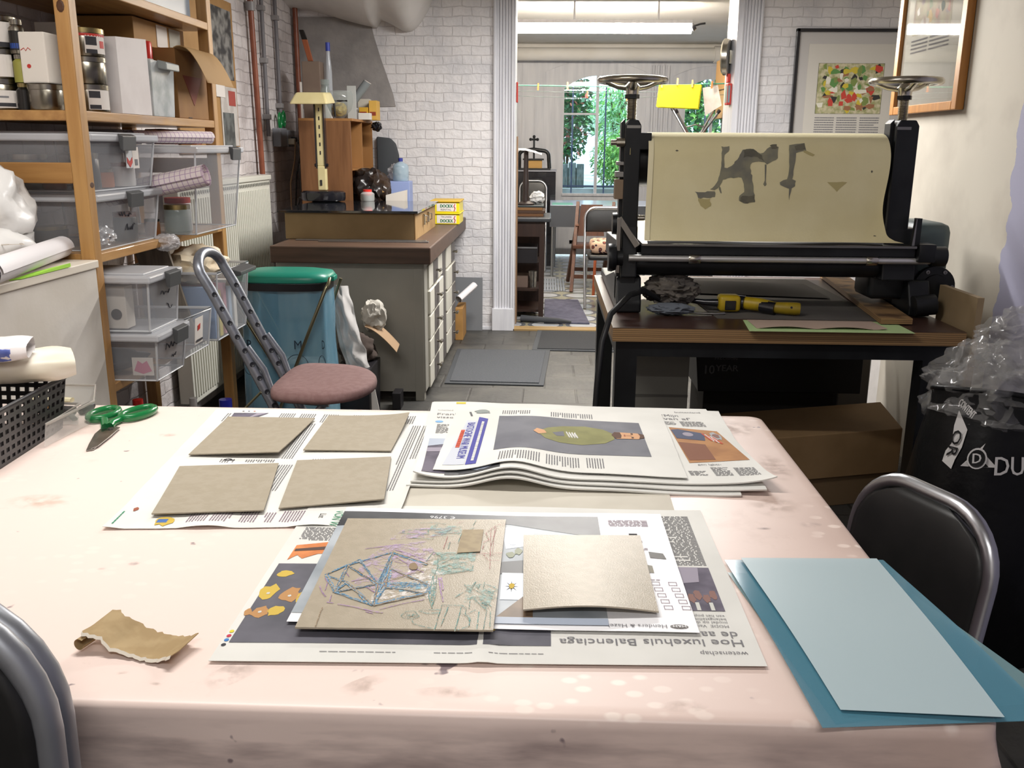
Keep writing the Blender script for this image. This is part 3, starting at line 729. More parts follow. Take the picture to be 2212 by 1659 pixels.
# crayon drawing on board
dp, d_o = card([(-.307, 1.022), (-.059, 1.027), (-.059, 1.384), (-.316, 1.375)], .7605, 'grey card with a blue and purple crayon drawing of a truss, on the front newspaper', lambda u, v: .003 * (1 - v) ** 2, 'crayon_drawing', M('greyboard_waxed'), .0026, None)
d_o['category'] = 'drawing'
STROKES = {'blue':[[(40,1460),(290,1800)],[(290,1800),(860,2270)],[(860,2270),(1430,1890)],[(40,1460),(280,950)],[(40,1460),(380,1280)],[(290,1800),(280,950)],[(290,1800),(820,1230)],[(280,950),(380,1280)],[(280,950),(870,610)],[(870,610),(820,1230)],[(870,610),(1530,970)],[(870,610),(940,1140)],[(820,1230),(860,2270)],[(820,1230),(900,1720)],[(820,1230),(1400,1250)],[(380,1280),(870,610)],[(940,1140),(1530,970)],[(940,1140),(1520,1240)],[(1520,1240),(900,1720)],[(860,2270),(940,1140)],[(900,1720),(940,1140)],[(1530,970),(1520,1240)],[(420,2000),(820,1230)],[(290,1800),(420,2000)],[(280,950),(820,1230)],[(870,610),(860,2270)]],'brown':[[(860,2270),(940,1140)],[(290,1800),(280,950)],[(380,1280),(870,610)],[(1520,1240),(900,1720)],[(870,610),(1530,970)],[(940,1140),(1530,970)],[(820,1230),(870,610)],[(40,1460),(280,950)],[(1380,1700),(820,1230)],[(280,950),(820,1230)],[(860,2270),(1430,1890)],[(290,1800),(820,1230)]],'purple':[[(40,1110),(110,950),(190,820)],[(280,680),(260,880)],[(240,660),(340,640)],[(440,1290),(610,1380),(770,1420)],[(250,1670),(380,1430)],[(900,2150),(1170,1840),(1410,1610)],[(880,2360),(1110,2230),(1340,2040)],[(400,610),(640,550),(910,430),(1030,410)],[(970,510),(1210,660),(1520,810)],[(420,2370),(700,2480),(980,2570)],[(1640,1470),(1710,1090),(1780,760)],[(1660,1470),(1730,1090)],[(650,1180),(760,1040),(850,960)],[(930,1960),(1060,1900)],[(800,430),(910,380)],[(150,1010),(130,1240),(60,1380)]],'red':[[(2260,3230),(2330,1780)],[(2190,3070),(2360,3370),(2470,3390)],[(2320,3340),(2340,2230)],[(2190,3070),(2260,2780)],[(2030,2250),(2490,2320)],[(2140,2340),(2470,2200)],[(2200,2290),(2300,2060),(2460,2070)],[(2250,2780),(2170,2670)],[(2180,2440),(2190,2600)],[(2350,3270),(2300,2530)],[(1400,2950),(1780,3050)],[(1600,2430),(1610,2890)],[(1610,2640),(1750,2680)],[(1710,3390),(1800,3470)]],'teal':[[(860,3000),(980,3100),(1270,3130),(1500,3030),(1670,3160)],[(860,3000),(1050,2930),(1310,2970)],[(1270,3130),(1300,2970)],[(1070,2810),(1180,2790),(1380,2770),(1390,2820)],[(1110,3380),(1320,3410),(1530,3360)],[(1350,3290),(1400,3350)],[(1970,3330),(2000,3520)],[(1790,2650),(1810,3010),(1990,3250)],[(1660,2430),(1660,2680)],[(1650,570),(1560,890),(1540,1550)],[(1650,570),(1660,890),(1600,1550)],[(1560,1550),(1650,650)],[(1540,1310),(1610,760)],[(1600,1320),(1640,890)],[(1540,2150),(1580,1800),(1560,1550)],[(1610,1770),(1740,1900),(1940,1980),(2090,1890),(2080,1760),(1830,1630),(1620,1740)],[(1700,1740),(1950,1850)],[(1630,1930),(1780,2130),(1960,2080)],[(1480,2180),(1650,2260),(1820,2240)],[(1390,1980),(1460,2320),(1640,2090),(1430,2020)],[(1740,1620),(1960,1680),(2080,1760)],[(1920,880),(2090,1140),(2170,1370)],[(2170,1370),(2120,1170),(2290,980),(2440,850)],[(2180,1260),(2230,1290),(2210,1170),(2180,1260)],[(2270,1290),(2380,1250),(2480,1130)],[(2300,1070),(2470,1100)],[(2370,990),(2500,880)],[(2290,1350),(2280,1180),(2450,990)],[(2000,1280),(2120,1080)],[(1280,350),(1330,450),(1430,480),(1510,340),(1430,270),(1330,280),(1280,350)],[(1330,330),(1480,380)],[(1340,400),(1500,310)],[(1370,280),(1440,410)],[(1440,230),(1480,140),(1600,80),(1730,30)],[(1490,490),(1600,420),(1750,450)],[(1490,510),(1760,530)],[(1750,-20),(1770,660),(2030,660),(2010,-30)],[(1820,110),(1860,640)],[(2020,440),(2100,420),(2230,550)],[(2030,670),(2100,570),(2100,420)],[(2100,420),(2180,320),(2180,120),(2050,0)],[(2130,390),(2170,220)],[(2130,570),(2120,900),(2240,910),(2370,560),(2360,40)],[(2170,890),(2350,570)],[(2250,870),(2390,610)],[(2290,840),(2430,640)],[(2260,530),(2270,30)],[(2420,530),(2440,110)],[(2290,740),(2360,770)],[(2310,690),(2390,720)]],'tape':[(1810,2270),(2150,2340),(2150,3160),(1820,3130)],'blot':[(1170,1780),(1170,1870),(1230,1920),(1270,1860),(1300,1770),(1290,1690),(1230,1670),(1180,1720)],'cut':[(250,-20),(220,500)]}
CR = {'blue': ('4587b0', .0052, 3), 'brown': ('84694a', .0030, 1), 'purple': ('a983bd', .0022, 3), 'red': ('ad5a60', .0014, 2), 'teal': ('3f918f', .0016, 2)}
def stroke_mesh(b, pts, w, seed, z):
    rd = random.Random(seed); P = []
    for a, c in zip(pts, pts[1:]):
        n = max(2, int((V(c) - V(a)).length / .004))
        for i in range(n): P.append(V(a).lerp(V(c), i / n))
    P.append(V(pts[-1])); off = rd.uniform(-1, 1) * w * .6; q = rd.uniform(0, 9)
    for i in range(len(P) - 1):
        d = (P[i + 1] - P[i])
        if d.length < 1e-6: continue
        n_ = V((-d.y, d.x, 0)).normalized()
        wa, wb = [w * (.35 + .5 * abs(noise.noise(V((q, j * .7, 1))))) for j in (i, i + 1)]
        ja, jb = [n_ * (off + w * .5 * noise.noise(V((q + 5, j * .25, 1)))) for j in (i, i + 1)]
        up = V((0, 0, z))
        b.faces([P[i] + ja - n_ * wa / 2 + up, P[i + 1] + jb - n_ * wb / 2 + up, P[i + 1] + jb + n_ * wb / 2 + up, P[i] + ja + n_ * wa / 2 + up], [(0, 1, 2, 3)])
def on_card(p): 
    x, y = -.307 + p[0] * 1e-4, 1.022 + p[1] * 1e-4
    v = min(max((y - 1.022) / .355, 0), 1)
    return V((x, y, .7605 + .0026 + .003 * (1 - v) ** 2))
for li, k in enumerate(('purple', 'blue', 'teal', 'red', 'brown')):
    c, w, rep = CR[k]; b = MB()
    for si, s_ in enumerate(STROKES[k]):
        for r_ in range(rep): stroke_mesh(b, [on_card(p) for p in s_], w * (.5 if rep > 1 and r_ else 1), si * 10 + r_ + li * 1000, -.0001 + .0010 + li * .00012 + si * .000002)
    b.build(k + '_crayon_lines', M('crayon_' + k, c, r=.5, var='b9ad98', sc=350, lo=.45, hi=.62), d_o)
# rubbed crayon: soft waxy fields over the paper
def wax(name, col, dens, sc):
    mt = M(name, col, r=.45); N, L, bb = nodes(mt); tc = N.new('ShaderNodeTexCoord'); nz = N.new('ShaderNodeTexNoise'); nz.inputs['Scale'].default_value = sc; nz.inputs['Detail'].default_value = 5; nz.inputs['Roughness'].default_value = .75
    L.new(tc.outputs['Object'], nz.inputs[0]); rp = N.new('ShaderNodeValToRGB'); rp.color_ramp.elements[0].position = .46; rp.color_ramp.elements[1].position = .60; rp.color_ramp.elements[1].color = (dens, dens, dens, 1)
    L.new(nz.outputs[0], rp.inputs[0]); L.new(rp.outputs[0], bb.inputs['Alpha']); return mt
for nm, m_, pts, dz in (('white_crayon_field', wax('wax_white', 'f0ebe6', .8, 90), [(1250, 900), (1650, 800), (1700, 1700), (1450, 2200), (1150, 2100), (1180, 1500), (800, 900), (820, 700)], .0003),
        ('lilac_crayon_field', wax('wax_lilac', 'c9b4d0', .75, 70), [(500, 1200), (900, 1000), (1300, 1600), (1500, 2300), (1300, 2700), (700, 2500), (450, 1900)], .00034), ('blue_crayon_field', wax('wax_blue', '8cc0d6', .8, 80), [(1150, 1000), (1500, 1150), (1500, 1350), (1100, 1300)], .00038),
        ('lilac_crayon_field', MATS['wax_lilac'], [(700, 2700), (1500, 2900), (1700, 3250), (900, 3150)], .0003), ('teal_crayon_field', wax('wax_teal', '9fc4bd', .7, 70), [(1500, 1500), (2100, 1700), (2100, 2350), (1500, 2300)], .00036), ('teal_crayon_field', MATS['wax_teal'], [(1300, 2900), (1800, 2900), (1800, 3300), (1300, 3300)], .00036), ('teal_crayon_field', MATS['wax_teal'], [(2050, 750), (2400, 700), (2450, 1250), (2050, 1350)], .0003)):
    b = MB(); b.faces([on_card(p) + V((0, 0, dz + .0004)) for p in pts], [tuple(range(len(pts)))]); b.build(nm, m_, d_o)
for k, m_ in (('tape', M('brown_tape', '8d7a58', r=.5, var='9b8863', sc=60)), ('blot', M('brown_blot', '8d785c', r=.7))):
    b = MB(); b.faces([on_card(p) + V((0, 0, .0019)) for p in STROKES[k]], [tuple(range(len(STROKES[k])))]); b.build({'tape': 'brown_patch', 'blot': 'brown_stain'}[k], m_, d_o)
b = MB(); stroke_mesh(b, [on_card(p) for p in STROKES['cut']], .002, 3, .0019); b.build('scratch', M('crayon_brown'), d_o)

# newspaper turned sideways at the left
pt = Page([(-.703, 1.336), (-.238, 1.372), (-.240, 2.025), (-.762, 2.022)], .7526, lambda u, v: .0045 * max(0, math.sin(u * 17 + 2)) * math.exp(-v / .10) + .0012 * math.sin(u * 6) * math.sin(v * 8) + .006 * math.exp(-(1 - u) / .05) * math.exp(-((v - .15) / .2) ** 2))
t = paper('newspaper', 'newspaper turned sideways under the four grey cards at the left', 'newspaper', pt, m_news, NG, rag=.004)
pt.columns([(.30, .875, .37, .955), (.39, .875, .46, .955), (.49, .86, .56, .955), (.62, .93, .69, .955), (.72, .93, .79, .955), (.83, .86, .90, .955), (.435, .50, .485, .845), (.30, .468, .42, .49), (.20, .465, .26, .495), (.435, .24, .505, .445), (.90, .24, .94, .84), (.95, .50, .985, .84), (.56, .475, .80, .495)], m_ink, t, 270, .0046)
pt.columns([(.26, .03, .33, .10), (.34, .03, .41, .10), (.43, .03, .50, .10), (.52, .03, .56, .09), (.58, .03, .66, .10)], m_inkp, t, 270, .0046)
pt.poly([(.10, .83), (.21, .90), (.25, .955), (.095, .955)], M('photo_slate'), t, 'photo'); pt.poly([(.10, .80), (.16, .875), (.10, .90)], M('photo_red', 'c8553c', r=.8), t, 'photo_detail', .0009); pt.poly([(.17, .89), (.245, .955), (.20, .955)], M('photo_haze'), t, 'photo_detail', .0009)
splat(pt, t, .19, .04, .045, .028, m_yel, 8); pt.rect(.165, .03, .20, .05, M('photo_blue', '4a6fae', r=.8), t, 'photo_detail', .0011)
splat(pt, t, .055, .115, .010, .013, M('photo_rust', '9c5b45', r=.8), 9)
pt.columns([(.012, .02, .024, .10)], M('print_green', '3f8f6d', r=.9), t, 270, .006, 'headline')
pt.poly([(.84, .065), (.90, .085), (.95, .085), (.96, .10), (.90, .11), (.86, .09)], M('photo_fox', '7a5c4e', r=.8), t, 'photo')
pt.text('VON W', .77, .10, .014, MATS['print_green'], t, 270, 'headline'); pt.rect(.80, .085, .815, .105, M('photo_blue'), t, 'photo'); pt.rect(.83, .09, .85, .105, MATS['print_green'], t, 'photo'); pt.rect(.88, .10, .90, .112, M('photo_maroon', '713a35', r=.8), t, 'photo')
pt.text('List', .72, .075, .010, m_inkd, t, 270, 'headline'); pt.text('d', .22, .50, .02, m_inkd, t, 270, 'headline')
for i, (u, c) in enumerate(((.13, '3a3a40'), (.155, '53627a'), (.18, 'b35d4a'))): pt.poly([(u + .005 * math.cos(a), .975 + .004 * math.sin(a)) for a in (2 * PI * k / 10 for k in range(10))], M('dot_' + c, c, r=.8), t, 'colour_dot')
pt.columns([(.068, .86, .085, .95)], m_ink, t, 270, .005, 'section_title')

# pile of newspapers
def hump(k):
    def f(x, y):
        t_ = (y - 1.55) / .5
        return k * (.028 * math.exp(-((x + .06 - .05 * t_) / .07) ** 2) * math.exp(-t_ / .45) + .003 * math.sin(x * 17) * math.exp(-t_ / .25)) + .004 * math.exp(-((y - 2.06) / .06) ** 2) * math.exp(-((x + .18) / .09) ** 2)
    return f
class PilePage(Page):
    def __init__(s, q, z, k, extra=lambda u, v: 0): Page.__init__(s, q, z, extra); s.hw = hump(k)
    def at(s, u, v, dz=0):
        p = Page.at(s, u, v, dz); p.z += s.hw(p.x, p.y); return p
s1 = PilePage([(-.246, 1.545), (.352, 1.536), (.372, 2.045), (-.256, 2.075)], .7560, .82)
paper('newspaper', 'lowest newspaper of the pile by the far table edge', 'newspaper', s1, m_news, NG, thick=.003, rag=.004)
s2 = PilePage([(-.240, 1.552), (.398, 1.548), (.402, 2.05), (-.262, 2.085)], .7610, .9)
paper('newspaper', 'second newspaper from the bottom of the pile, sticking out at the right', 'newspaper', s2, m_news, NG, thick=.0025, rag=.005)
up = PilePage([(-.235, 1.556), (.420, 1.566), (.372, 2.045), (-.262, 2.06)], .7665, 1., lambda u, v: .012 * math.exp(-(1 - u) / .05) * math.exp(-v / .08) + .012 * math.exp(-u / .05) * math.exp(-v / .07))
t = paper('newspaper', 'newspaper with a picture of a wooden desk, upper part of the pile', 'newspaper', up, m_news, NG, thick=.0025, rag=.004)
up.text('buitenland', .028, .865, .006, m_ink, t, 0, 'section_title'); up.text('Frankrijk legt B', .028, .80, .014, m_ink, t, 0, width=.14); up.text('vissers', .028, .752, .014, m_ink, t, 0)
up.text('buitenland', .875, .92, .010, m_ink, t, 0, 'section_title'); up.text('alles of niets: \u2018Mijn', .655, .855, .017, m_ink, t, 0, width=.145); up.text('hiervan af\u2019', .76, .805, .017, m_ink, t, 0)
up.rect(.595, .80, .645, .86, M('photo_blue'), t, 'photo', .0011); up.poly([(.72, .79), (.77, .81), (.76, .83)], M('photo_blue'), t, 'photo', .0011)
up.poly([(.80, .22), (.985, .26), (.965, .64), (.815, .69)], M('photo_desk', '9d6a3c', r=.7, var='b07c48', sc=14), t, 'photo')
up.poly([(.815, .53), (.90, .50), (.915, .60), (.84, .66), (.815, .65)], M('photo_navy', '3b4360', r=.7), t, 'photo_detail', .0010)
up.poly([(.86 + .017 * math.cos(a), .585 + .028 * math.sin(a)) for a in (2 * PI * k / 18 for k in range(18))], M('photo_haze'), t, 'photo_detail', .0013)
up.poly([(.805, .25), (.885, .26), (.89, .45), (.81, .48)], M('photo_mahogany', '7d4a2e', r=.7), t, 'photo_detail', .0010)
for i in range(5): up.poly([(.905 + i * .006, .60 - i * .012), (.911 + i * .006, .60 - i * .012), (.925 + i * .006, .50 - i * .01), (.918 + i * .006, .50 - i * .01)], [M('photo_red'), M('photo_white')][i % 2], t, 'photo_detail', .0013)
splat(up, t, .945, .56, .020, .06, M('photo_dark'), 12, .0012); splat(up, t, .947, .57, .012, .03, M('photo_skin'), 13, .0015)
up.columns([(.80, .72, .85, .775), (.865, .70, .945, .78), (.78, .075, .83, .13), (.85, .07, .90, .17), (.915, .07, .975, .165), (.70, .065, .76, .12), (.58, .05, .66, .10), (.47, .05, .55, .10), (.035, .53, .075, .66)], m_ink, t, 0, .0044)
up.text('gen lgbti-', .82, .195, .0085, m_ink, t, 0, 'headline')
up.rect(.02, .04, .085, .42, M('photo_slate'), t, 'photo'); up.poly([(.02, .36), (.09, .40), (.09, .46), (.02, .46)], M('photo_bluegrey'), t, 'photo_detail', .0010); up.poly([(.02, .29), (.09, .30), (.09, .35), (.02, .34)], M('photo_haze'), t, 'photo_detail', .0010); up.rect(.085, .02, .24, .10, M('photo_dark'), t, 'photo')
splat(up, t, .19, .07, .03, .03, M('photo_bluegrey'), 17); up.poly([(.04 + .014 * math.cos(a), .70 + .015 * math.sin(a)) for a in (2 * PI * k / 14 for k in range(14))], M('photo_sky', '7fb0dc', r=.8), t, 'photo')
up.rect(.09, .965, .125, .99, M('print_yellow', 'ecc83a', r=.8), t, 'marker_stripe')
rp = PilePage([(-.203, 1.588), (.262, 1.578), (.262, 1.985), (-.196, 2.005)], .7698, 1., lambda u, v: .002 + .004 * math.exp(-((u - .12) / .06) ** 2) * v)
t = paper('newspaper', 'topmost newspaper of the pile with a sideways portrait of a man in olive', 'newspaper', rp, m_news, NG, thick=.0012, rag=.004)
rp.poly([(.225, .235), (.885, .26), (.875, .80), (.215, .845)], M('photo_grey', '5b5c66', r=.7, var='6b6c74', sc=9), t, 'photo')
m_olive = M('photo_olive', '8b8a58', r=.8, var='7f7e50', sc=20); m_face = M('photo_face', 'd0a078', r=.8)
rp.poly([(.40, .54), (.45, .63), (.52, .68), (.62, .70), (.70, .66), (.745, .59), (.745, .50), (.70, .43), (.60, .39), (.50, .40), (.44, .44)], m_olive, t, 'photo_detail', .0010)
rp.poly([(.47, .55), (.52, .59), (.525, .51), (.49, .50)], M('photo_grey'), t, 'photo_detail', .0013)
for i in range(4): rp.poly([(.53 + i * .012, .58 - i * .01), (.535 + i * .012, .59), (.55 + i * .012, .50), (.545 + i * .012, .49)], M('photo_dark'), t, 'photo_detail', .0013)
rp.poly([(.385, .55), (.40, .60), (.435, .575), (.445, .53), (.41, .50)], m_face, t, 'photo_detail', .0013)
rp.poly([(.735, .57), (.76, .62), (.80, .615), (.85, .61), (.875, .59), (.875, .535), (.85, .515), (.79, .515), (.755, .51)], m_face, t, 'photo_detail', .0013)
rp.poly([(.735, .57), (.75, .62), (.775, .615), (.78, .565), (.775, .52), (.75, .515)], M('photo_beard', '5c4032', r=.8), t, 'photo_detail', .0015); rp.poly([(.855, .61), (.88, .59), (.88, .54), (.855, .52), (.862, .565)], MATS['photo_beard'], t, 'photo_detail', .0015)
for v in (.595, .535): rp.poly([(.822, v - .012), (.832, v - .012), (.832, v + .012), (.822, v + .012)], MATS['photo_beard'], t, 'photo_detail', .0016)
rp.poly([(.79, .55), (.797, .55), (.797, .58), (.79, .58)], M('photo_rust'), t, 'photo_detail', .0016); rp.poly([(.80, .56), (.825, .56), (.825, .572), (.80, .572)], M('photo_nose', 'b98866', r=.8), t, 'photo_detail', .0016)
rp.columns([(.25, .05, .42, .19), (.44, .05, .58, .19), (.60, .06, .68, .20), (.22, .88, .36, .95), (.46, .85, .66, .93)], m_ink, t, 270, .0050)
rp.poly([(.122, .055), (.166, .055), (.166, .78), (.122, .80)], M('print_indigo', '4a4a9c', r=.8), t, 'banner'); rp.poly([(.03, .06), (.118, .06), (.118, .72), (.07, .75)], M('print_palegrey', 'c9cdd6', r=.8), t, 'banner')
rp.text('BASTOGNE WAR MUSEUM', .078, .70, .016, M('print_indigo'), t, 270, 'headline', width=.23, bold=.0006); rp.columns([(.045, .30, .075, .58)], M('photo_red'), t, 270, .012, 'headline', .0012, .7)
rp.columns([(.136, .10, .153, .72)], m_news, t, 270, .010, 'headline', .0014, .55)
splat(rp, t, .13, .90, .04, .04, M('photo_smoke', '8d9490', r=.8), 21); rp.poly([(.065, .90), (.075, .90), (.09, .82), (.08, .82)], M('photo_dark'), t, 'photo_detail')

# blue acetate sheets sliding over the right-hand corner
m_ac1 = M('blue_acetate', '5a93a8', r=.12, alpha=.56, spec=.6); m_ac2 = M('blue_acetate_deep', '2f7f9c', r=.12, alpha=.5, spec=.6); m_ac3 = M('white_film', 'bccfd4', r=.35, alpha=.76, spec=.5)
G2 = 'plastic sheets on the table corner'
a2 = Page([(.318, .872), (.585, .925), (.505, 1.215), (.270, 1.232)], .7525, lambda u, v: .004 * math.sin(u * 3) * (1 - v))
paper('acetate_sheet', 'lowest greyish blue plastic sheet sticking out at the table corner', 'plastic sheet', a2, M('grey_acetate', '7fa3a8', r=.15, alpha=.55), G2, thick=.0003, nu=20, nv=20)
a1 = Page([(.300, .860), (.555, .886), (.511, 1.283), (.273, 1.271)], .7562, lambda u, v: .003 * math.sin(v * 4))
paper('acetate_sheet', 'glossy blue transparent plastic sheet under the whitish one on the table corner', 'plastic sheet', a1, m_ac1, G2, thick=.0004, nu=20, nv=20)
a0 = Page([(.327, .888), (.498, .880), (.498, 1.275), (.297, 1.271)], .7600, lambda u, v: .003 * math.sin(v * 4) + .002 * u)
paper('acetate_sheet', 'milky pale plastic sheet on top of the blue ones', 'plastic sheet', a0, m_ac3, G2, thick=.0004, nu=20, nv=20)

# torn strip of card
t = thing('torn_card_strip', 'torn curled strip of brown card near the table front', 'card', (-.49, .99, TZ))
def _strip(u, v):
    a, c = V((-.552, 1.012, 0)), V((-.428, .975, 0)); q = a.lerp(c, u); n_ = V((.28, .96, 0)).normalized()
    w = .026 + .006 * noise.noise(V((u * 8, 1, 0))); z = .753 + .016 * max(0, 1 - u * 3.2) ** .7 + .003 * (1 + math.sin(u * 7)) + .006 * max(0, u - .85) / .15
    p = q + n_ * (v - .5) * 2 * (w + .005 * noise.noise(V((u * 22, v * 2, 0))) * abs(v - .5) * 2); p.z = z + .005 * abs(v - .3)
    return p
MB().grid(_strip, 30, 8, .0012).build('strip', M('kraft_card', 'b29a72', r=.8, var='a58c64', sc=40), t, smooth=60)
def _fr(u, v): 
    p = _strip(u, 0); p.y -= .0035 * v * (1.2 + noise.noise(V((u * 30, 2, 2)))); p.z += .0004 - .002 * v; return p
MB().grid(_fr, 30, 2, .0005).build('torn_edge', M('torn_white', 'dcd3c4', r=.9), t)
def _curl(u, v):
    a = u * 5.2 - .6; r = .0085 - .003 * u
    c = V((-.553, .996, .7605)); ax = V((.28, .96, 0)).normalized()
    return c + ax * (v - .6) * .036 + V((-ax.y, ax.x, 0)) * r * math.sin(a) + V((0, 0, r * math.cos(a)))
MB().grid(_curl, 22, 4).build('curled_end', MATS['kraft_card'], t, smooth=180)

# scissors
t = thing('scissors', 'scissors with green plastic handles lying open side down on the pink cloth', 'scissors', (-.95, 1.86, TZ))
m_gp = M('green_plastic', '12723a', r=.25, coat=.4); m_steel = M('steel', 'a9a8a4', r=.28, m=1, var='8f8e8a', sc=30)
def blade(pts, z): 
    b = MB(); b.prism(pts, z, z + .0025, 'z', .0006); return b
blade([(-.917, 1.712), (-.905, 1.722), (-.918, 1.80), (-.935, 1.865), (-.958, 1.872), (-.952, 1.82), (-.93, 1.75)], .7512).build('blade', m_steel, t)
blade([(-.909, 1.716), (-.903, 1.735), (-.908, 1.80), (-.915, 1.86), (-.938, 1.868), (-.935, 1.81)], .7542).build('blade', m_steel, t)
MB().cyl((-.929, 1.845, .7565), (-.929, 1.845, .7595), .005).build('screw', m_steel, t)
def ring(cx, cy, rx, ry, ro): 
    return [(cx + rx * math.cos(a) * math.cos(ro) - ry * math.sin(a) * math.sin(ro), cy + rx * math.cos(a) * math.sin(ro) + ry * math.sin(a) * math.cos(ro), .7605) for a in (2 * PI * i / 24 for i in range(24))]
b = MB(); b.tube(ring(-.990, 1.943, .026, .043, -.12), .0075, 8, True, flat=1.2); b.tube([(-.968, 1.90, .759), (-.955, 1.875, .758), (-.945, 1.855, .757)], .009, 8); b.build('handle', m_gp, t, smooth=60)
b = MB(); b.tube(ring(-.918, 1.957, .024, .047, -.32), .0075, 8, True, flat=1.2); b.tube([(-.937, 1.915, .759), (-.943, 1.885, .758), (-.938, 1.86, .757)], .009, 8); b.build('handle', m_gp, t, smooth=60)

# black plastic basket with things on it, at the left end
t = thing('plastic_basket', 'black perforated plastic basket at the left end of the table', 'basket', (-1.19, 1.80, TZ))
m_bp = M('black_plastic', '1d1b1e', r=.4)
bx = [(-1.30, 1.57), (-1.03, 1.585), (-1.045, 1.86), (-1.31, 1.86)]; bt = [(-1.32, 1.56), (-1.018, 1.575), (-1.033, 1.875), (-1.325, 1.875)]
def bwall(i, nx=14, nz=6):
    b = MB(); a0, a1, c0, c1 = V((*bx[i], .752)), V((*bx[(i + 1) % 4], .752)), V((*bt[i], .862)), V((*bt[(i + 1) % 4], .862))
    P = lambda u, v: a0.lerp(a1, u).lerp(c0.lerp(c1, u), v)
    nrm = (a1 - a0).cross(V((0, 0, 1))).normalized() * .003
    for k in range(nx + 1):
        u = k / nx; w = .42 / nx / 2 if 0 < k < nx else .2 / nx
        b.hexa([P(max(0, u - w), 0), P(min(1, u + w), 0), P(min(1, u + w), 0) + nrm, P(max(0, u - w), 0) + nrm], [P(max(0, u - w), 1), P(min(1, u + w), 1), P(min(1, u + w), 1) + nrm, P(max(0, u - w), 1) + nrm])
    for k in range(nz + 1):
        v = k / nz; w = .5 / nz / 2 if 0 < k < nz else .35 / nz
        lo, hi = max(0, v - w), min(1, v + w)
        b.hexa([P(0, lo), P(1, lo), P(1, lo) + nrm, P(0, lo) + nrm], [P(0, hi), P(1, hi), P(1, hi) + nrm, P(0, hi) + nrm])
    return b
for i in range(4): bwall(i).build('side', m_bp, t)
b = MB(); b.hexa([(x, y, .752) for x, y in bx], [(x, y, .757) for x, y in bx]); b.build('bottom', m_bp, t)
b = MB(); b.tube([(x, y, .862) for x, y in bt], .0055, 8, True); b.build('rim', m_bp, t, smooth=60)
o = MB().tube([(-1.052, 1.572, .819), (-1.035, 1.57, .815), (-1.012, 1.566, .806)], .003, 6, rs=[.006, .005, .0015]).build('wooden_stick', M('pale_wood_stick', 'd9bf95', r=.6)); tag(o, 'pale pointed wooden stick poking out of the black basket', 'stick')
# packets lying on the basket
def pk(p): return p
t = thing('wrapped_packet', 'long white wrapped packet lying across the black basket', 'packet', (-1.17, 1.80, .868))
def _pack(cx, cy, L_, W_, H_, ang, z, tw=.0, seed=0):
    ca, sa = math.cos(ang), math.sin(ang)
    def f(u, v):
        a = 2 * PI * v; e = 1 - .18 * (abs(u - .5) * 2) ** 6
        c, s = math.cos(a), math.sin(a)
        x = (u - .5) * L_; y = W_ / 2 * abs(c) ** .5 * (1 if c > 0 else -1) * e; zz = H_ / 2 * abs(s) ** .55 * (1 if s > 0 else -1) * e
        k = .006 * noise.noise(V((u * 5 + seed, c * 2, s * 2)))
        return (cx + x * ca - (y + k) * sa, cy + x * sa + (y + k) * ca, z + zz + k)
    return f
f = _pack(-1.15, 1.80, .32, .15, .052, .55, .896); b = MB(); b.grid(f, 26, 26)
for e in (0, 1):
    vs = [f(e, j / 26) for j in range(26)]; b.faces(vs, [tuple(range(26))])
b.build('wrapper', M('white_wrapper', 'e6e0d6', r=.45, var='dcd4be', sc=6), t, smooth=70)
splat_t = t
t = thing('plastic_bag', 'folded white and blue plastic bag lying on the white packet', 'bag', (-1.17, 1.74, .92))
f2 = _pack(-1.165, 1.755, .24, .12, .035, .35, .945, seed=4); b = MB(); b.grid(f2, 22, 22); b.build('white_part', M('white_poly', 'e9e4e2', r=.35), t, smooth=80)
f3 = _pack(-1.142, 1.715, .17, .03, .03, .35, .943, seed=9); b = MB(); b.grid(f3, 22, 16)
for e in (0, 1): b.faces([f3(e, j / 16) for j in range(16)], [tuple(range(16))])
b.build('blue_part', M('blue_poly', '4656a0', r=.3, var='6a78bb', sc=25), t, smooth=80)
MB().blob((-1.115, 1.672, .888), (.05, .022, .020), .1, 2, 3).build('orange_part', M('amber_poly', 'c08a4a', r=.35, var='6d5648', sc=14), t, smooth=80)
# clear tray with tools
t = thing('clear_tray', 'clear plastic tray of dark tools between the basket and the scissors', 'tray', (-1.04, 1.86, TZ))
m_clr = M('clear_plastic', 'dfe3e0', r=.12, alpha=.22, spec=.7)
q = [(-1.012, 1.73), (-.998, 1.905), (-1.06, 2.035), (-1.23, 2.035), (-1.23, 1.893), (-1.020, 1.885)]
qo = [(x + (.008 if x > -1.1 else -.004), y + (.006 if y > 1.95 else 0)) for x, y in q]
b = MB(); b.faces([(x, y, .752) for x, y in q], [(0, 1, 2, 3, 4, 5)])
for i in range(6):
    j = (i + 1) % 6; b.faces([(*q[i], .752), (*q[j], .752), (*qo[j], .800), (*qo[i], .800)], [(0, 1, 2, 3)])
b.build('shell', m_clr, t)
MB().tube([(x, y, .800) for x, y in qo], .003, 6, True).build('rim', M('clear_rim', 'b9b4ac', r=.15, alpha=.6), t, smooth=60)
o = MB().cyl((-1.16, 1.955, .766), (-1.055, 1.94, .768), .010).build('marker_pen', M('dark_pen', '252327', r=.4)); tag(o, 'dark pen with an amber band lying in the clear tray', 'pen')
MB().cyl((-1.115, 1.9486, .7668), (-1.098, 1.9462, .7671), .0105).build('band', M('amber_band', 'b9812e', r=.4), o)
tag(MB().tube([(-1.035, 1.90, .760), (-1.06, 1.93, .761), (-1.10, 1.975, .762)], .007, 8, flat=.7).build('carving_tool', M('grey_tool', '5d6360', r=.4)), 'grey tool lying along the front of the clear tray', 'tool')
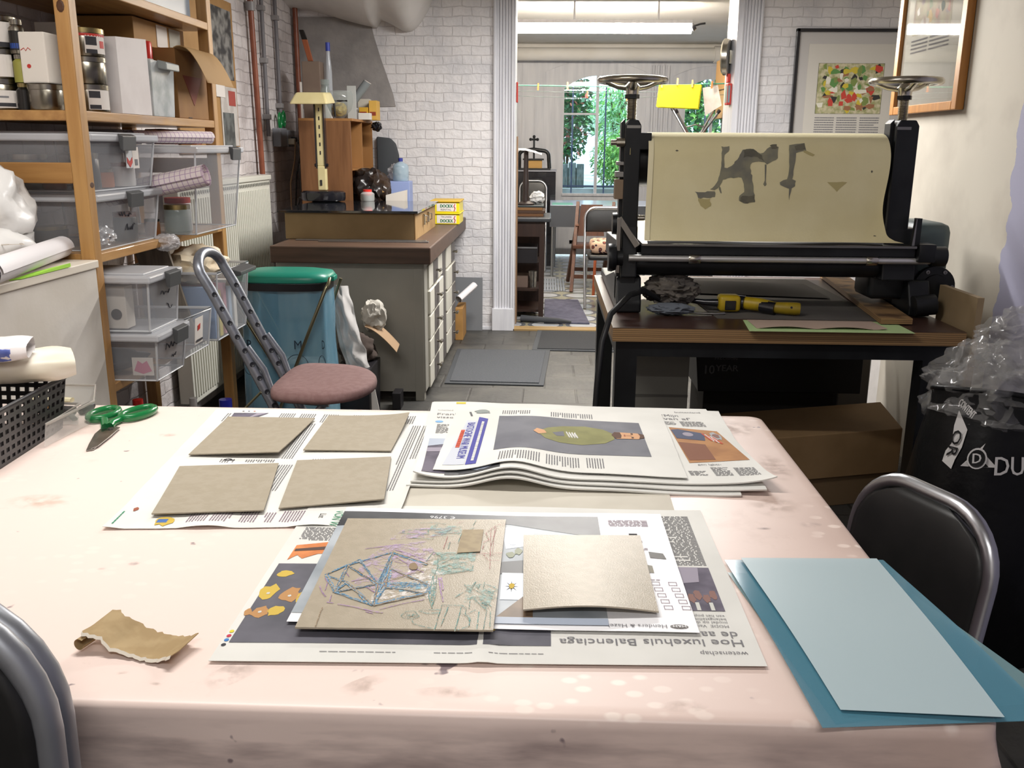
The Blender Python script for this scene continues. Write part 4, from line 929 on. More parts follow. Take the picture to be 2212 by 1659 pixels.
tag(MB().tube([(-1.15, 1.905, .761), (-1.10, 1.91, .761), (-1.06, 1.915, .762)], .007, 8).build('carving_tool', M('dark_tool', '3b403c', r=.4)), 'dark green grey tool lying behind another in the clear tray', 'tool')
tag(MB().tube([(-1.20, 2.005, .775), (-1.15, 2.005, .776), (-1.09, 2.0, .775)], .010, 8, flat=.6).build('bone_folder', M('pale_horn', 'cfc7a6', r=.4)), 'pale flat tool at the back of the clear tray', 'tool')
t = thing('pen_cap', 'small black pen cap beside the clear tray and the scissors', 'pen cap', (-1.04, 1.99, TZ))
b = MB(); b.lathe([(.0095, 0), (.0105, .004), (.0105, .032), (.006, .04), (0, .041)], (-1.052, 1.958, .7615), 12, (.35, .93, .12)); b.build('cap', m_bp, t, smooth=50)

# ------------------------------------------------------------------ pine shelving along the left wall
m_pine = wood('pine', 'b58a52', '9f733f', 2, .45, 2.5, .15)
m_pinex = wood('pine_along', 'b58a52', '9b7040', 1, .45, 2.5, .15)
m_piney = wood('pine_across', 'ad814a', '966b3a', 0, .45, 2.5)
m_knot = M('pine_knot', '4d2f1a', r=.6)
t = thing('pine_shelving_unit', 'open pine shelving unit full of tins and boxes along the left wall', 'shelf', (-1.6, 3.38, 0))
for x in (-1.445, -1.80):
    for y in (2.80, 3.945):
        o = MB().box(x, x + .045, y, y + .048, 0, 2.28, .004).build('post', m_pine, t)
        if x > -1.5 and y < 3:
            for z in (1.735, 1.225): MB().lathe([(.012, 0), (.008, .002), (0, .0022)], (x + .022 if z > 1.5 else x + .0435, y - .0005 if z > 1.5 else y + .03, z), 10, (0, -1, 0) if z > 1.5 else (1, 0, 0), sy=1.5).build('knot', m_knot, o)
for z in (1.80, 1.415, .985, .56): 
    MB().box(-1.80, -1.402, 2.81, 3.985, z, z + .03, .003).build('shelf_board', m_pinex, t)
for y in (2.803, 3.955): MB().box(-1.755, -1.445, y, y + .03, 1.23, 1.292, .003).build('end_rail', m_piney, t)
MB().box(-1.755, -1.445, 2.803, 2.83, .50, .56).build('end_rail', m_piney, t)

m_tin = M('tinplate', '9a958a', r=.25, m=1, var='7d776a', sc=12); m_gold = M('brass_tin', 'a08f62', r=.28, m=1); m_lab = M('tin_label', 'd9d2cb', r=.7); m_blk = M('label_black', '333236', r=.7); m_red = M('label_red', 'b8332a', r=.6); m_blu = M('label_blue', '27468f', r=.6)
def wrap(c, r, z0, z1, a0, a1, mat, parent, name, n=14):
    b = MB(); P = []
    for i in range(n + 1):
        a = math.radians(a0 + (a1 - a0) * i / n); P.append((c[0] + r * math.cos(a), c[1] + r * math.sin(a)))
    for i in range(n): b.faces([(*P[i], z0), (*P[i + 1], z0), (*P[i + 1], z1), (*P[i], z1)], [(0, 1, 2, 3)])
    return b.build(name, mat, parent, smooth=180)
GT = 'ink tins on the shelf'
def tin(label, x, y, z, r, h, marks=(), mat=None, group=GT, red=False):
    t = thing('ink_tin', label, 'tin', (x, y, z), group)
    MB().lathe([(r * .97, 0), (r, .003), (r, h - .018), (r * .985, h - .016)], (x, y, z), 28).build('body', mat or m_tin, t, smooth=40)
    MB().lathe([(r * .985, h - .017), (r * 1.03, h - .016), (r * 1.03, h - .002), (r * .99, h), (r * .95, h - .003), (0, h - .004)], (x, y, z), 28).build('lid', m_gold if red else (mat or m_tin), t, smooth=40)
    if red: wrap((x, y), r * 1.008, z + h - .026, z + h - .018, -180, 40, m_red, t, 'red_band', 24)
    for k, (a0, a1, f0, f1, m_) in enumerate(marks): wrap((x, y), r * (1.006 + .004 * k), z + h * f0, z + h * f1, a0, a1, m_, t, 'label_patch' if k else 'label')
    return t
LB = [(-95, -20, .08, .66, m_lab), (-90, -68, .42, .62, m_blk), (-90, -68, .1, .22, m_blk), (-60, -35, .25, .55, m_red)]
zs = 1.446
tin('lowest tin of the three-tin stack right of the front pine post', -1.468, 3.005, zs, .062, .083, [(-65, 10, .08, .8, m_lab), (-62, -30, .5, .75, m_blk), (-62, -30, .1, .25, m_blk)])
tin('middle tin of the three-tin stack, without label, right of the front pine post', -1.470, 3.007, zs + .083, .062, .083)
tin('topmost tin with a red band, in the stack right of the front pine post', -1.468, 3.005, zs + .166, .062, .085, [(-60, 15, .1, .72, m_lab), (-57, -25, .38, .68, m_blk), (-57, -25, .1, .24, m_blk), (-15, 5, .3, .55, m_red)], None, GT, True)
tin('tin under the white packet, left of the front pine post', -1.53, 2.865, zs, .052, .075)
tin('lowest tin of the stack at the left end of the pine shelf', -1.685, 2.88, zs, .074, .09, [(-150, -20, .06, .62, m_lab), (-150, -25, .1, .22, m_blk), (-140, -40, .38, .44, m_ink)])
tin('middle tin with a blue round mark at the left end of the pine shelf', -1.68, 2.88, zs + .09, .072, .085, [(-125, -25, .06, .9, m_lab), (-122, -98, .45, .85, m_blk), (-96, -70, .18, .72, m_blu), (-122, -100, .1, .2, m_blk)])
tin('topmost white tin at the left end of the pine shelf', -1.682, 2.88, zs + .175, .068, .095, [(-150, -15, .05, .80, m_lab), (-150, -15, .05, .2, m_blk), (-110, -60, .45, .6, m_ink)])
def can(label, x, y, z, r, h, mat, lidm, marks=()):
    t = thing('slim_can', label, 'can', (x, y, z), 'slim cans between the tins')
    MB().lathe([(r, 0), (r, h * .74), (r * .7, h * .82), (r * .62, h * .86)], (x, y, z), 16).build('body', mat, t, smooth=40)
    MB().lathe([(r * .75, h * .84), (r * .78, h * .99), (0, h)], (x, y, z), 16).build('cap', lidm, t, smooth=40)
    for a0, a1, f0, f1, m_ in marks: wrap((x, y), r * 1.02, z + h * f0, z + h * f1, a0, a1, m_, t, 'label', 8)
m_dk = M('dark_tin', '3a3836', r=.3, m=.8)
can('lowest slim dark can between the tins left of the post', -1.588, 2.845, zs, .020, .078, m_dk, m_gold)
can('middle slim can with an olive label between the tins left of the post', -1.588, 2.845, zs + .079, .020, .08, M('olive_label', '8d8a3e', r=.5), m_tin)
can('upper slim can with a dark label between the tins left of the post', -1.588, 2.845, zs + .16, .022, .098, m_tin, m_tin, [(-140, -10, .1, .66, m_dk), (-130, -30, .15, .3, m_blu)])
t = thing('paper_packet', 'upright white packet with red print standing on a tin behind the post', 'packet', (-1.535, 2.865, zs + .076))
MB().box(-1.575, -1.495, 2.825, 2.905, zs + .0765, zs + .222, .004).build('carton', M('white_carton', 'd7d0c6', r=.7), t)
MB().tube([(-1.570, 2.8245, zs + .17), (-1.56, 2.8245, zs + .176), (-1.555, 2.8245, zs + .168), (-1.548, 2.8245, zs + .177), (-1.54, 2.8245, zs + .17)], .0012, 4).build('red_print', m_red, t); MB().lathe([(.006, 0), (.006, .001)], (-1.55, 2.8246, zs + .125), 12, (0, -1, 0)).build('red_dot', m_red, t)
# white sheet leaning, plastic bin, flap carton
t = thing('white_board', 'blank white board standing upright beside the stack of three tins', 'board', (-1.42, 3.2, zs))
MB().hexa([(-1.445, 3.10, zs), (-1.405, 3.10, zs), (-1.405, 3.335, zs), (-1.445, 3.335, zs)], [(-1.45, 3.11, zs + .24), (-1.41, 3.11, zs + .24), (-1.41, 3.345, zs + .255), (-1.45, 3.345, zs + .255)]).build('board', M('white_board', 'dcd5d2', r=.7, var='d4ccc9', sc=8), t)
t = thing('glue_bottle', 'white bottle with a bright red cap behind the blank white board', 'bottle', (-1.51, 3.56, zs))
MB().lathe([(.035, 0), (.035, .19), (.025, .21)], (-1.50, 3.545, zs), 18).build('body', M('white_plastic', 'd9d6d2', r=.35), t, smooth=40)
MB().lathe([(.026, .205), (.024, .265), (.020, .27), (0, .271)], (-1.50, 3.545, zs), 18).build('cap', M('red_plastic', 'd5342c', r=.3), t, smooth=40)

# clear storage boxes
m_box = M('milky_plastic', 'bfc1c6', r=.22, alpha=.33, spec=.6); m_lidp = M('milky_lid', 'cfd0d4', r=.25, alpha=.72, spec=.6); m_latch = M('grey_latch', '4a4b4c', r=.4); m_edge = M('plastic_edge', 'd7d9dc', r=.2, alpha=.8)
m_ink2 = M('felt_pen', '2c2c33', r=.7)
def clear_box(label, x0, x1, y0, y1, z0, z1, lid=True, latch=None, group='clear storage boxes on the shelf', writing=None, tp=.018, name='storage_box', cat='storage box'):
    t = thing(name, label, cat, ((x0 + x1) / 2, (y0 + y1) / 2, z0), group)
    hz = z1 - (.024 if lid else 0)
    lo = [(x0 + tp, y0 + tp, z0), (x1 - tp, y0 + tp, z0), (x1 - tp, y1 - tp, z0), (x0 + tp, y1 - tp, z0)]; hi = [(x0, y0, hz), (x1, y0, hz), (x1, y1, hz), (x0, y1, hz)]
    b = MB(); b.faces(lo + hi, [(0, 1, 2, 3), (0, 1, 5, 4), (1, 2, 6, 5), (2, 3, 7, 6), (3, 0, 4, 7)]); o = b.build('shell', m_box, t)
    b = MB()
    for p, q in zip(lo, hi): b.tube([p, q], .004, 6)
    for i in range(4): b.tube([lo[i], lo[(i + 1) % 4]], .003, 6)
    if not lid: b.tube([(*p[:2], hz) for p in hi], .006, 6, True)
    b.build('edges', m_edge, t, smooth=60)
    if lid:
        b = MB(); e = .014
        b.box(x0 - e, x1 + e, y0 - e, y1 + e, hz - .006, z1 - .006, .006); b.box(x0 + .02, x1 - .02, y0 + .02, y1 - .02, z1 - .007, z1, .003)
        b.build('lid', m_lidp, t)
    for ly in (latch or ()):
        b = MB(); b.prism([(x1 + .012, hz + .02), (x1 + .03, hz + .012), (x1 + .026, hz - .035), (x1 + .016, hz - .03)], ly - .05, ly + .05, 'y', .002); b.build('latch', m_latch, t)
    if writing:
        nr = V((x1, 0, hz)) - V((x1 - tp, 0, z0)); nr.normalize()
        for k, (s_, yy, zz, h) in enumerate(writing):
            rd = random.Random(s_); xx = x1 - tp + tp * (zz - z0) / (hz - z0) + .002; P = []
            for q in range(len(s_) * 3): P.append(V((xx, yy + q * h * .3, zz)) + nr * h * rd.uniform(0, 1))
            MB().tube(P, .0017, 4).build('felt_pen_scrawl', m_ink2, t)
    return t
GB = 'clear storage boxes on the shelf'
A = clear_box('large clear box with a red arrow tag, upper box behind the front pine post', -1.77, -1.41, 2.86, 3.335, 1.203, 1.385, True, [3.08])
MB().box(-1.408, -1.405, 3.095, 3.14, 1.27, 1.335).build('tag', M('tag_grey', 'c8c9cb', r=.6), A); MB().box(-1.408, -1.405, 3.142, 3.19, 1.268, 1.338).build('tag', m_lab, A)
MB().prism([(3.098, 1.305), (3.1175, 1.29), (3.137, 1.305), (3.137, 1.288), (3.1175, 1.272), (3.098, 1.288)], -1.405, -1.4035, 'x').build('red_arrow', m_red, A)
MB().box(-1.405, -1.4035, 3.157, 3.177, 1.278, 1.298).build('tag_print', m_ink, A)
Bx = clear_box('large clear box marked in felt pen, lower box behind the front pine post', -1.77, -1.41, 2.86, 3.335, 1.017, 1.201, True, [3.10], GB, [('PRINT', 3.02, 1.11, .022), ('INKT', 3.07, 1.065, .022)])
# things seen inside the clear boxes
def jar(name, label, x, y, z, r, h, mat, lidm, cat='jar', group='tins and jars inside the clear boxes'):
    t = thing(name, label, cat, (x, y, z), group)
    MB().lathe([(r * .96, 0), (r, .004), (r, h * .8), (r * .93, h * .84)], (x, y, z), 18).build('body', mat, t, smooth=40)
    MB().lathe([(r * .96, h * .82), (r * .97, h * .98), (0, h)], (x, y, z), 18).build('lid', lidm, t, smooth=40)
m_rust = M('rusty_tin', '8a4a2c', r=.45, m=.4, var='6a3a26', sc=20); m_grn = M('grey_tin', '6d6f6c', r=.35, m=.7); m_wht = M('white_plastic')
jar('tin', 'wide grey tin inside the upper clear box, left of the post', -1.66, 2.95, 1.207, .06, .11, m_grn, m_tin, 'tin')
jar('tin', 'dark tin at the near right corner inside the upper clear box', -1.475, 2.945, 1.207, .045, .115, m_dk, m_tin, 'tin')
jar('tin', 'rusty tin inside the upper clear box, seen under the end rail', -1.57, 2.93, 1.207, .035, .07, m_rust, m_gold, 'tin')
jar('jar', 'white jar at the far end inside the upper clear box', -1.47, 3.20, 1.207, .04, .08, m_wht, m_rust)
jar('tin', 'orange tin standing in the middle of the upper clear box', -1.50, 3.09, 1.207, .045, .06, M('orange_tin', 'b0673a', r=.5), m_tin, 'tin')
jar('tin', 'flat dark tin inside the lower clear box, left of the post', -1.62, 2.95, 1.021, .06, .07, m_dk, m_gold, 'tin')
tag(MB().blob((-1.47, 2.97, 1.055), (.05, .06, .035), .35, 3, 4, 2, ridge=True).build('crumpled_foil', M('crumpled_foil', 'd8d8da', r=.2, m=.5), smooth=40), 'crumpled pale wrapping inside the lower clear box', 'wrapping')
jar('jar', 'dark jar at the far end inside the lower clear box', -1.47, 3.18, 1.021, .04, .1, m_dk, m_rust)
# big tub with grid paper rolls
T = clear_box('large deep clear tub with a dark latch, at the far end of the middle shelf', -1.77, -1.30, 3.432, 3.94, 1.017, 1.345, True, [3.82], GB, tp=.03)
m_gridp = M('grid_paper', 'e3d6d6', r=.7)
def _gridp():
    N, L, b = nodes(m_gridp); tc = N.new('ShaderNodeTexCoord'); br = N.new('ShaderNodeTexBrick'); br.offset = 0
    L.new(tc.outputs['UV'], br.inputs[0]); br.inputs['Color1'].default_value = lin('e6d9d8'); br.inputs['Color2'].default_value = lin('e6d9d8'); br.inputs['Mortar'].default_value = lin('ad8fb0')
    br.inputs['Scale'].default_value = 1; br.inputs['Brick Width'].default_value = .02; br.inputs['Row Height'].default_value = .02; br.inputs['Mortar Size'].default_value = .0012
    L.new(br.outputs['Color'], b.inputs['Base Color'])
_gridp()
def roll(name, label, a, c, r, mat, turns=2.2, cat='paper roll', th=.0018):
    a, c = V(a), V(c); d = (c - a); ln = d.length; d.normalize(); s = d.cross(V((0, 0, 1))).normalized(); u = s.cross(d); N_ = int(turns * 22)
    b = MB(); bm = b.bm; uvl = bm.loops.layers.uv.new('UVMap'); rows = []
    for i in range(N_ + 1):
        an = 2 * PI * turns * i / N_; rr = r * (1 - .42 * i / N_)
        o = s * math.cos(an) * rr + u * math.sin(an) * rr; rows.append((bm.verts.new(a + o), bm.verts.new(c + o), rr * an))
    for i in range(N_):
        f = bm.faces.new((rows[i][0], rows[i][1], rows[i + 1][1], rows[i + 1][0]))
        for l, uv in zip(f.loops, ((0, rows[i][2]), (ln, rows[i][2]), (ln, rows[i + 1][2]), (0, rows[i + 1][2]))): l[uvl].uv = uv
    return tag(b.build(name, mat, smooth=180), label, cat)
roll('grid_paper_roll', 'thick pinkish grid paper roll poking out of the shelf before the deep tub', (-1.62, 3.383, 1.16), (-1.245, 3.385, 1.238), .043, m_gridp)
roll('grid_paper_roll', 'thin grid paper roll lying on the lid of the deep clear tub', (-1.52, 3.40, 1.373), (-1.345, 3.73, 1.373), .026, m_gridp)
t = thing('food_packet', 'red food packet with a picture of noodles on the deep tub lid', 'packet', (-1.50, 3.80, 1.346))
MB().hexa([(-1.58, 3.66, 1.347), (-1.42, 3.78, 1.347), (-1.45, 3.92, 1.347), (-1.60, 3.86, 1.347)], [(-1.58, 3.66, 1.405), (-1.42, 3.78, 1.40), (-1.45, 3.92, 1.40), (-1.60, 3.86, 1.41)], .004).build('carton', M('noodle_print', 'a3402c', r=.35, var='5c2a20', sc=45), t)
MB().lathe([(.014, 0), (.014, .0012)], (-1.43, 3.81, 1.388), 12, (.85, .2, .1)).build('green_spot', M('lime', '9cb24a', r=.5), t)
t = thing('pale_box', 'pale grey carton lettered upside down, behind the thin grid paper roll', 'carton', (-1.62, 3.52, 1.346))
MB().box(-1.70, -1.575, 3.42, 3.62, 1.3465, 1.40, .003).build('carton', M('pale_grey_carton', 'b0aaa8', r=.7), t); lettering('Gregboyn', m_ink2, t, (-1.574, 3.46, 1.385), (0, 1, 0), (0, 0, 1), .012)
jar('jar', 'glass preserving jar inside the deep clear tub', -1.40, 3.47, 1.02, .05, .11, M('jar_glass', '9aa6a2', r=.1, alpha=.4), m_gold)
jar('tin', 'white tin with red print behind the preserving jar in the deep tub', -1.44, 3.58, 1.02, .05, .13, m_wht, m_red, 'tin')
jar('jar', 'amber jar beside the preserving jar in the deep tub', -1.47, 3.40, 1.02, .028, .06, M('amber_jar', '8a5528', r=.3), m_dk)
tag(MB().blob((-1.395, 3.335, 1.0), (.045, .05, .03), .35, 1.6, 4, 7, ridge=True).build('crumpled_plastic', M('clear_wrap', 'd2d0d2', r=.15, alpha=.55), smooth=40), 'crumpled clear wrapping hanging over the shelf edge under the grid paper roll', 'wrapping')
# plastic bin and flap carton on the upper shelf
t = thing('plastic_bin', 'grey translucent bin with a grey latch beside the white board', 'bin', (-1.45, 3.45, zs))
b = MB(); b.hexa([(-1.46, 3.36, zs), (-1.408, 3.36, zs), (-1.408, 3.545, zs), (-1.46, 3.545, zs)], [(-1.463, 3.35, zs + .19), (-1.402, 3.35, zs + .19), (-1.402, 3.555, zs + .19), (-1.463, 3.555, zs + .19)]); b.build('body', M('grey_bin', 'a8adad', r=.3, alpha=.85, var='c9cccc', sc=15), t)
MB().prism([(-1.405, zs + .195), (-1.37, zs + .185), (-1.37, zs + .16), (-1.405, zs + .165)], 3.41, 3.53, 'y', .004).build('latch', M('pale_latch', '8e9290', r=.4), t)
t = thing('flap_carton', 'brown carton with an open flap and a dark red triangle on the upper shelf', 'carton', (-1.55, 3.62, zs))
m_kraft = M('kraft_board', 'ac8149', r=.75, var='9e7540', sc=6); m_kraftd = M('kraft_board_brown', '8d6536', r=.75, var='80592e', sc=6)
b = MB(); b.box(-1.75, -1.415, 3.61, 3.925, zs, zs + .255, .002); b.build('carton', m_kraftd, t)
MB().prism([(3.67, zs + .16), (3.87, zs + .16), (3.77, zs + .05)], -1.4145, -1.4135, 'x').build('red_triangle', M('print_darkred', '74301f', r=.7), t)
def _flap(u, v): return (-1.415 + .10 * v, 3.60 + u * .30 + .06 * v, zs + .256 + .03 * math.sin(v * 3.0) - .125 * v ** 1.6)
MB().grid(_flap, 6, 10, .003).build('flap', M('kraft_flap', 'a07d4c', r=.75, var='967343', sc=6), t, smooth=60)
MB().box(-1.4136, -1.4128, 3.70, 3.735, zs + .002, zs + .005).build('print', m_blk, t)
t = thing('tall_carton', 'plain brown carton behind the flap carton with papers stuck on it', 'carton', (-1.68, 3.6, zs + .256))
MB().box(-1.77, -1.50, 3.46, 3.935, zs + .2565, zs + .348, .002).build('carton', m_kraft, t)
for y, z, w, h, m_ in ((3.66, .262, .10, .08, m_lab), (3.78, .262, .11, .08, M('photo_card', 'a8a293', r=.6))): MB().box(-1.4995, -1.498, y, y + w, zs + z, zs + z + h).build('note', m_, t)
t = thing('white_carton', 'small white carton on the upper shelf behind the white board', 'carton', (-1.62, 3.2, zs))
MB().box(-1.68, -1.58, 3.12, 3.28, zs, zs + .285, .003).build('carton', M('white_carton'), t)
t = thing('top_shelf_box', 'bluish translucent box on the topmost shelf board', 'storage box', (-1.6, 3.7, 1.83))
MB().box(-1.74, -1.45, 3.42, 3.9, 1.831, 1.93, .006).build('shell', M('bluish_box', '8d9aa8', r=.3, alpha=.8), t); MB().box(-1.75, -1.44, 3.41, 3.91, 1.93, 1.95, .004).build('lid', m_lidp, t)
# lower shelf
clear_box('clear lidded box with felt pen scrawl, upper one beside the white cupboard', -1.72, -1.275, 2.875, 3.12, .757, .945, True, [3.03], GB, [('OEK', 2.97, .85, .03), ('VT', 3.02, .80, .03)], .012)
b2 = clear_box('clear lidded box with a pink picture inside, lower box beside the white cupboard', -1.72, -1.265, 2.875, 3.12, .591, .755, True, [3.03], GB, [('NIGHT', 2.95, .68, .026), ('UV', 3.0, .64, .026)], .014)
t = thing('white_carton', 'white carton with a grey round mark inside the upper lidded box', 'carton', (-1.40, 2.93, .76)); MB().box(-1.44, -1.365, 2.90, 2.96, .762, .90, .003).build('carton', M('white_carton'), t)
MB().lathe([(.018, 0), (.018, .001)], (-1.398, 2.899, .81), 16, (0, -1, 0)).build('grey_mark', m_dk, t)
t = thing('picture_card', 'card with a pink butterfly-like blot inside the lower lidded box', 'card', (-1.33, 2.905, .61)); MB().box(-1.365, -1.295, 2.903, 2.906, .605, .665).build('card', m_lab, t)
b = MB(); b.faces([(-1.36, 2.9025, .62), (-1.345, 2.9025, .655), (-1.33, 2.9025, .645), (-1.315, 2.9025, .655), (-1.30, 2.9025, .62), (-1.33, 2.9025, .61)], [(0, 1, 2, 3, 4, 5)]); b.build('pink_blot', M('pink_print', 'c8708f', r=.6), t)
tag(MB().blob((-1.50, 3.0, .637), (.14, .09, .035), .2, 4, 3, 5).build('dark_cloth', M('dark_cloth', '5c5e66', r=.9), smooth=60), 'dark folded cloth inside the lower lidded box', 'cloth')
b3 = clear_box('open clear box with a shop label, beside the two lidded boxes on the low shelf', -1.72, -1.30, 3.20, 3.47, .591, .735, False, None, GB, tp=.015)
MB().hexa([(-1.3115, 3.31, .62), (-1.3105, 3.31, .62), (-1.3105, 3.39, .62), (-1.3115, 3.39, .62)], [(-1.3025, 3.31, .72), (-1.3015, 3.31, .72), (-1.3015, 3.39, .72), (-1.3025, 3.39, .72)]).build('shop_label', m_lab, b3)
MB().hexa([(-1.3055, 3.335, .67), (-1.3045, 3.335, .67), (-1.3045, 3.36, .675), (-1.3055, 3.36, .675)], [(-1.3035, 3.335, .69), (-1.302, 3.335, .69), (-1.302, 3.36, .695), (-1.3035, 3.36, .695)]).build('red_mark', m_red, b3)
MB().hexa([(-1.3065, 3.32, .63), (-1.3055, 3.32, .63), (-1.3055, 3.38, .63), (-1.3065, 3.38, .63)], [(-1.306, 3.32, .638), (-1.305, 3.32, .638), (-1.305, 3.38, .638), (-1.306, 3.38, .638)]).build('label_print', m_blk, b3)
b4 = clear_box('open clear tub of folders and papers at the far end of the low shelf', -1.72, -1.285, 3.52, 3.90, .591, .86, False, None, GB, tp=.02)
MB().prism([(-1.285, .862), (-1.235, .85), (-1.235, .835), (-1.262, .828), (-1.285, .84)], 3.66, 3.86, 'y', .003).build('handle', m_latch, b4)
tag(MB().blob((-1.42, 3.69, .875), (.11, .15, .075), .3, 1.7, 4, 9, ridge=True).build('crumpled_paper', M('cream_paper', 'd9c8ab', r=.8, var='e3d8c2', sc=9), smooth=50), 'crumpled cream paper heaped in the open clear tub', 'paper')
for i, (c, y) in enumerate((('8ba3c4', 3.55), ('c9b65a', 3.60), ('c7909c', 3.66), ('a9b8c9', 3.72), ('d9d4cc', 3.78))):
    tag(MB().box(-1.60, -1.315, y, y + .035, .594, .80 - .02 * (i % 2), .002).build('paper_folder', M('folder_' + c, c, r=.7)), ['blue', 'yellow', 'pink', 'pale blue', 'white'][i] + ' folder standing inside the open clear tub', 'folder', 'folders in the open tub')
tag(MB().hexa([(-1.50, 3.50, .592), (-1.36, 3.48, .592), (-1.36, 3.495, .592), (-1.50, 3.515, .592)], [(-1.60, 3.50, .975), (-1.46, 3.48, .975), (-1.46, 3.495, .975), (-1.60, 3.515, .975)]).build('weathered_plank', M('grey_plank', '857b6e', r=.85, var='6f665a', sc=6, stretch=(6, 6, 1))), 'weathered grey plank leaning between the clear boxes on the low shelf', 'plank')
def bottle(name, label, x, y, z, r, h, mat, capm, group=None, cat='bottle', neck=.35, caph=.12):
    t = thing(name, label, cat, (x, y, z), group)
    MB().lathe([(r * .95, 0), (r, .006), (r, h * .62), (r * .85, h * .72), (r * neck, h * .84), (r * neck, h * (1 - caph))], (x, y, z), 20).build('body', mat, t, smooth=40)
    MB().lathe([(r * neck * 1.15, h * (1 - caph) - .004), (r * neck * 1.15, h), (0, h + .001)], (x, y, z), 14).build('cap', capm, t, smooth=40)
    return t
bottle('red_bottle', 'dark red bottle under the low shelf beside the front pine post', -1.46, 3.12, 0, .045, .46, M('dark_red_plastic', '7a2a22', r=.4), M('red_plastic'))
bottle('clear_bottle', 'pale bottle low on the floor under the shelf beside the radiator', -1.50, 3.72, 0, .04, .30, M('pale_bottle', 'cfd3d0', r=.2, alpha=.7), m_wht)
bottle('blue_cap_bottle', 'bottle with a bright blue cap beside the far pine post', -1.40, 3.83, 0, .04, .265, m_dk, M('blue_plastic', '2b2fa8', r=.3), neck=.6, caph=.16)

# ------------------------------------------------------------------ white cupboard in front, with bag and roll
t = thing('white_cupboard', 'waist-high white painted cupboard between the big table and the pine shelves', 'cupboard', (-1.6, 2.2, 0))
m_cup = M('old_white_paint', 'd9d3ca', r=.6, var='cfc8bd', sc=4, bump=.04, bs=80)
MB().box(-1.80, -1.395, 1.45, 2.79, 0, .975, .003).build('body', m_cup, t); MB().box(-1.815, -1.388, 1.44, 2.796, .976, 1.0, .003).build('top', M('old_white_top', 'ddd4c5', r=.5), t)
tag(roll('paper_roll', 'thick roll of white paper lying on the white cupboard', (-1.372, 2.20, 1.037), (-1.50, 2.80, 1.037), .036, M('white_paper', 'dfdbdc', r=.7)), cat='paper roll')
tag(MB().blob((-1.645, 2.62, 1.165), (.145, .15, .14), .22, 1.8, 4, 3).blob((-1.60, 2.58, 1.065), (.13, .14, .055), .2, 2, 3, 8).build('white_bag', M('white_bag_plastic', 'dedcd9', r=.35, bump=.3, bs=14), smooth=70), 'bulging white plastic bag on the cupboard behind the paper roll', 'bag')
tag(MB().tube([(-1.52, 2.50, 1.075), (-1.47, 2.47, 1.08), (-1.44, 2.49, 1.078), (-1.47, 2.53, 1.077), (-1.52, 2.52, 1.075)], .0015, 5, True).build('string_loop', M('string', 'cfc7bc', r=.9)), 'loop of pale string on the paper roll', 'string')
tag(MB().hexa([(-1.40, 2.33, 1.001), (-1.385, 2.36, 1.001), (-1.385, 2.62, 1.001), (-1.42, 2.50, 1.001)], [(-1.40, 2.33, 1.003), (-1.385, 2.36, 1.003), (-1.385, 2.62, 1.012), (-1.42, 2.50, 1.003)]).build('green_strip', M('lime_paper', 'a6dd4a', r=.6)), 'strip of lime green paper under the white roll', 'paper strip')

# ------------------------------------------------------------------ work bench with drawer cabinet, back left
m_oak = wood('dark_bench_wood', '594437', '46352a', 0, .45, 3); m_oaky = wood('dark_bench_wood_side', '7a6152', '64503f', 1, .45, 3)
t = thing('bench_slab', 'thick dark wooden worktop on the grey drawer cabinet', 'worktop', (-1.06, 5.8, .75))
MB().box(-1.44, -.600, 4.735, 6.835, .752, .84, .006).build('slab', [m_oak], t)
m_cab = M('grey_cabinet_paint', '9a978e', r=.55, var='928f86', sc=3)
t = thing('drawer_cabinet', 'grey apothecary cabinet with two columns of striped drawers under the worktop', 'cabinet', (-1.05, 5.5, 0))
b = MB(); b.box(-1.43, -.643, 4.80, 6.30, .05, .75, .003); b.box(-.70, -.652, 4.798, 4.86, 0, .75, .002); b.build('body', m_cab, t)
MB().box(-1.40, -.70, 4.86, 6.25, 0, .05).build('plinth', M('dark_plinth', '38342f', r=.8), t)
m_dw = M('drawer_white', 'cfccc0', r=.45); m_dg = M('drawer_grey', '5d5856', r=.5); m_dside = M('drawer_side_wood', 'a4672f', r=.6); m_pull = M('pull_metal', '8d877c', r=.25, m=1)
MB().box(-.644, -.638, 5.56, 5.78, .04, .735).build('divider', m_dg, t)
for r_ in range(5):
    z0 = .735 - (r_ + 1) * .138; z1 = z0 + .125; pr_ = -.010 + .006 * ((r_ * 3) % 4) / 3
    for (y0, y1, g0, g1, ky) in ((4.92, 5.55, 5.10, 5.31, 5.215), (5.79, 6.29, 6.07, 6.285, 6.175)):
        d = MB().box(-.645, -.622 + pr_, y0, y1, z0, z1, .003).build('drawer', m_dw, t)
        MB().box(-.70, -.640 + pr_, y0 + .004, y0 + .016, z0 + .006, z1 - .006).build('side', m_dside, d)
        MB().box(-.622 + pr_, -.6195 + pr_, g0, g1, z0 + .001, z1 - .001).build('grey_stripe', m_dg, d)
        b = MB(); b.cyl((-.62 + pr_, ky, z0 + .065), (-.595 + pr_, ky, z0 + .065), .007, n=10); b.cyl((-.595 + pr_, ky - .03, z0 + .065), (-.595 + pr_, ky + .03, z0 + .065), .008, n=10)
        b.build('pull', m_pull, d, smooth=50)
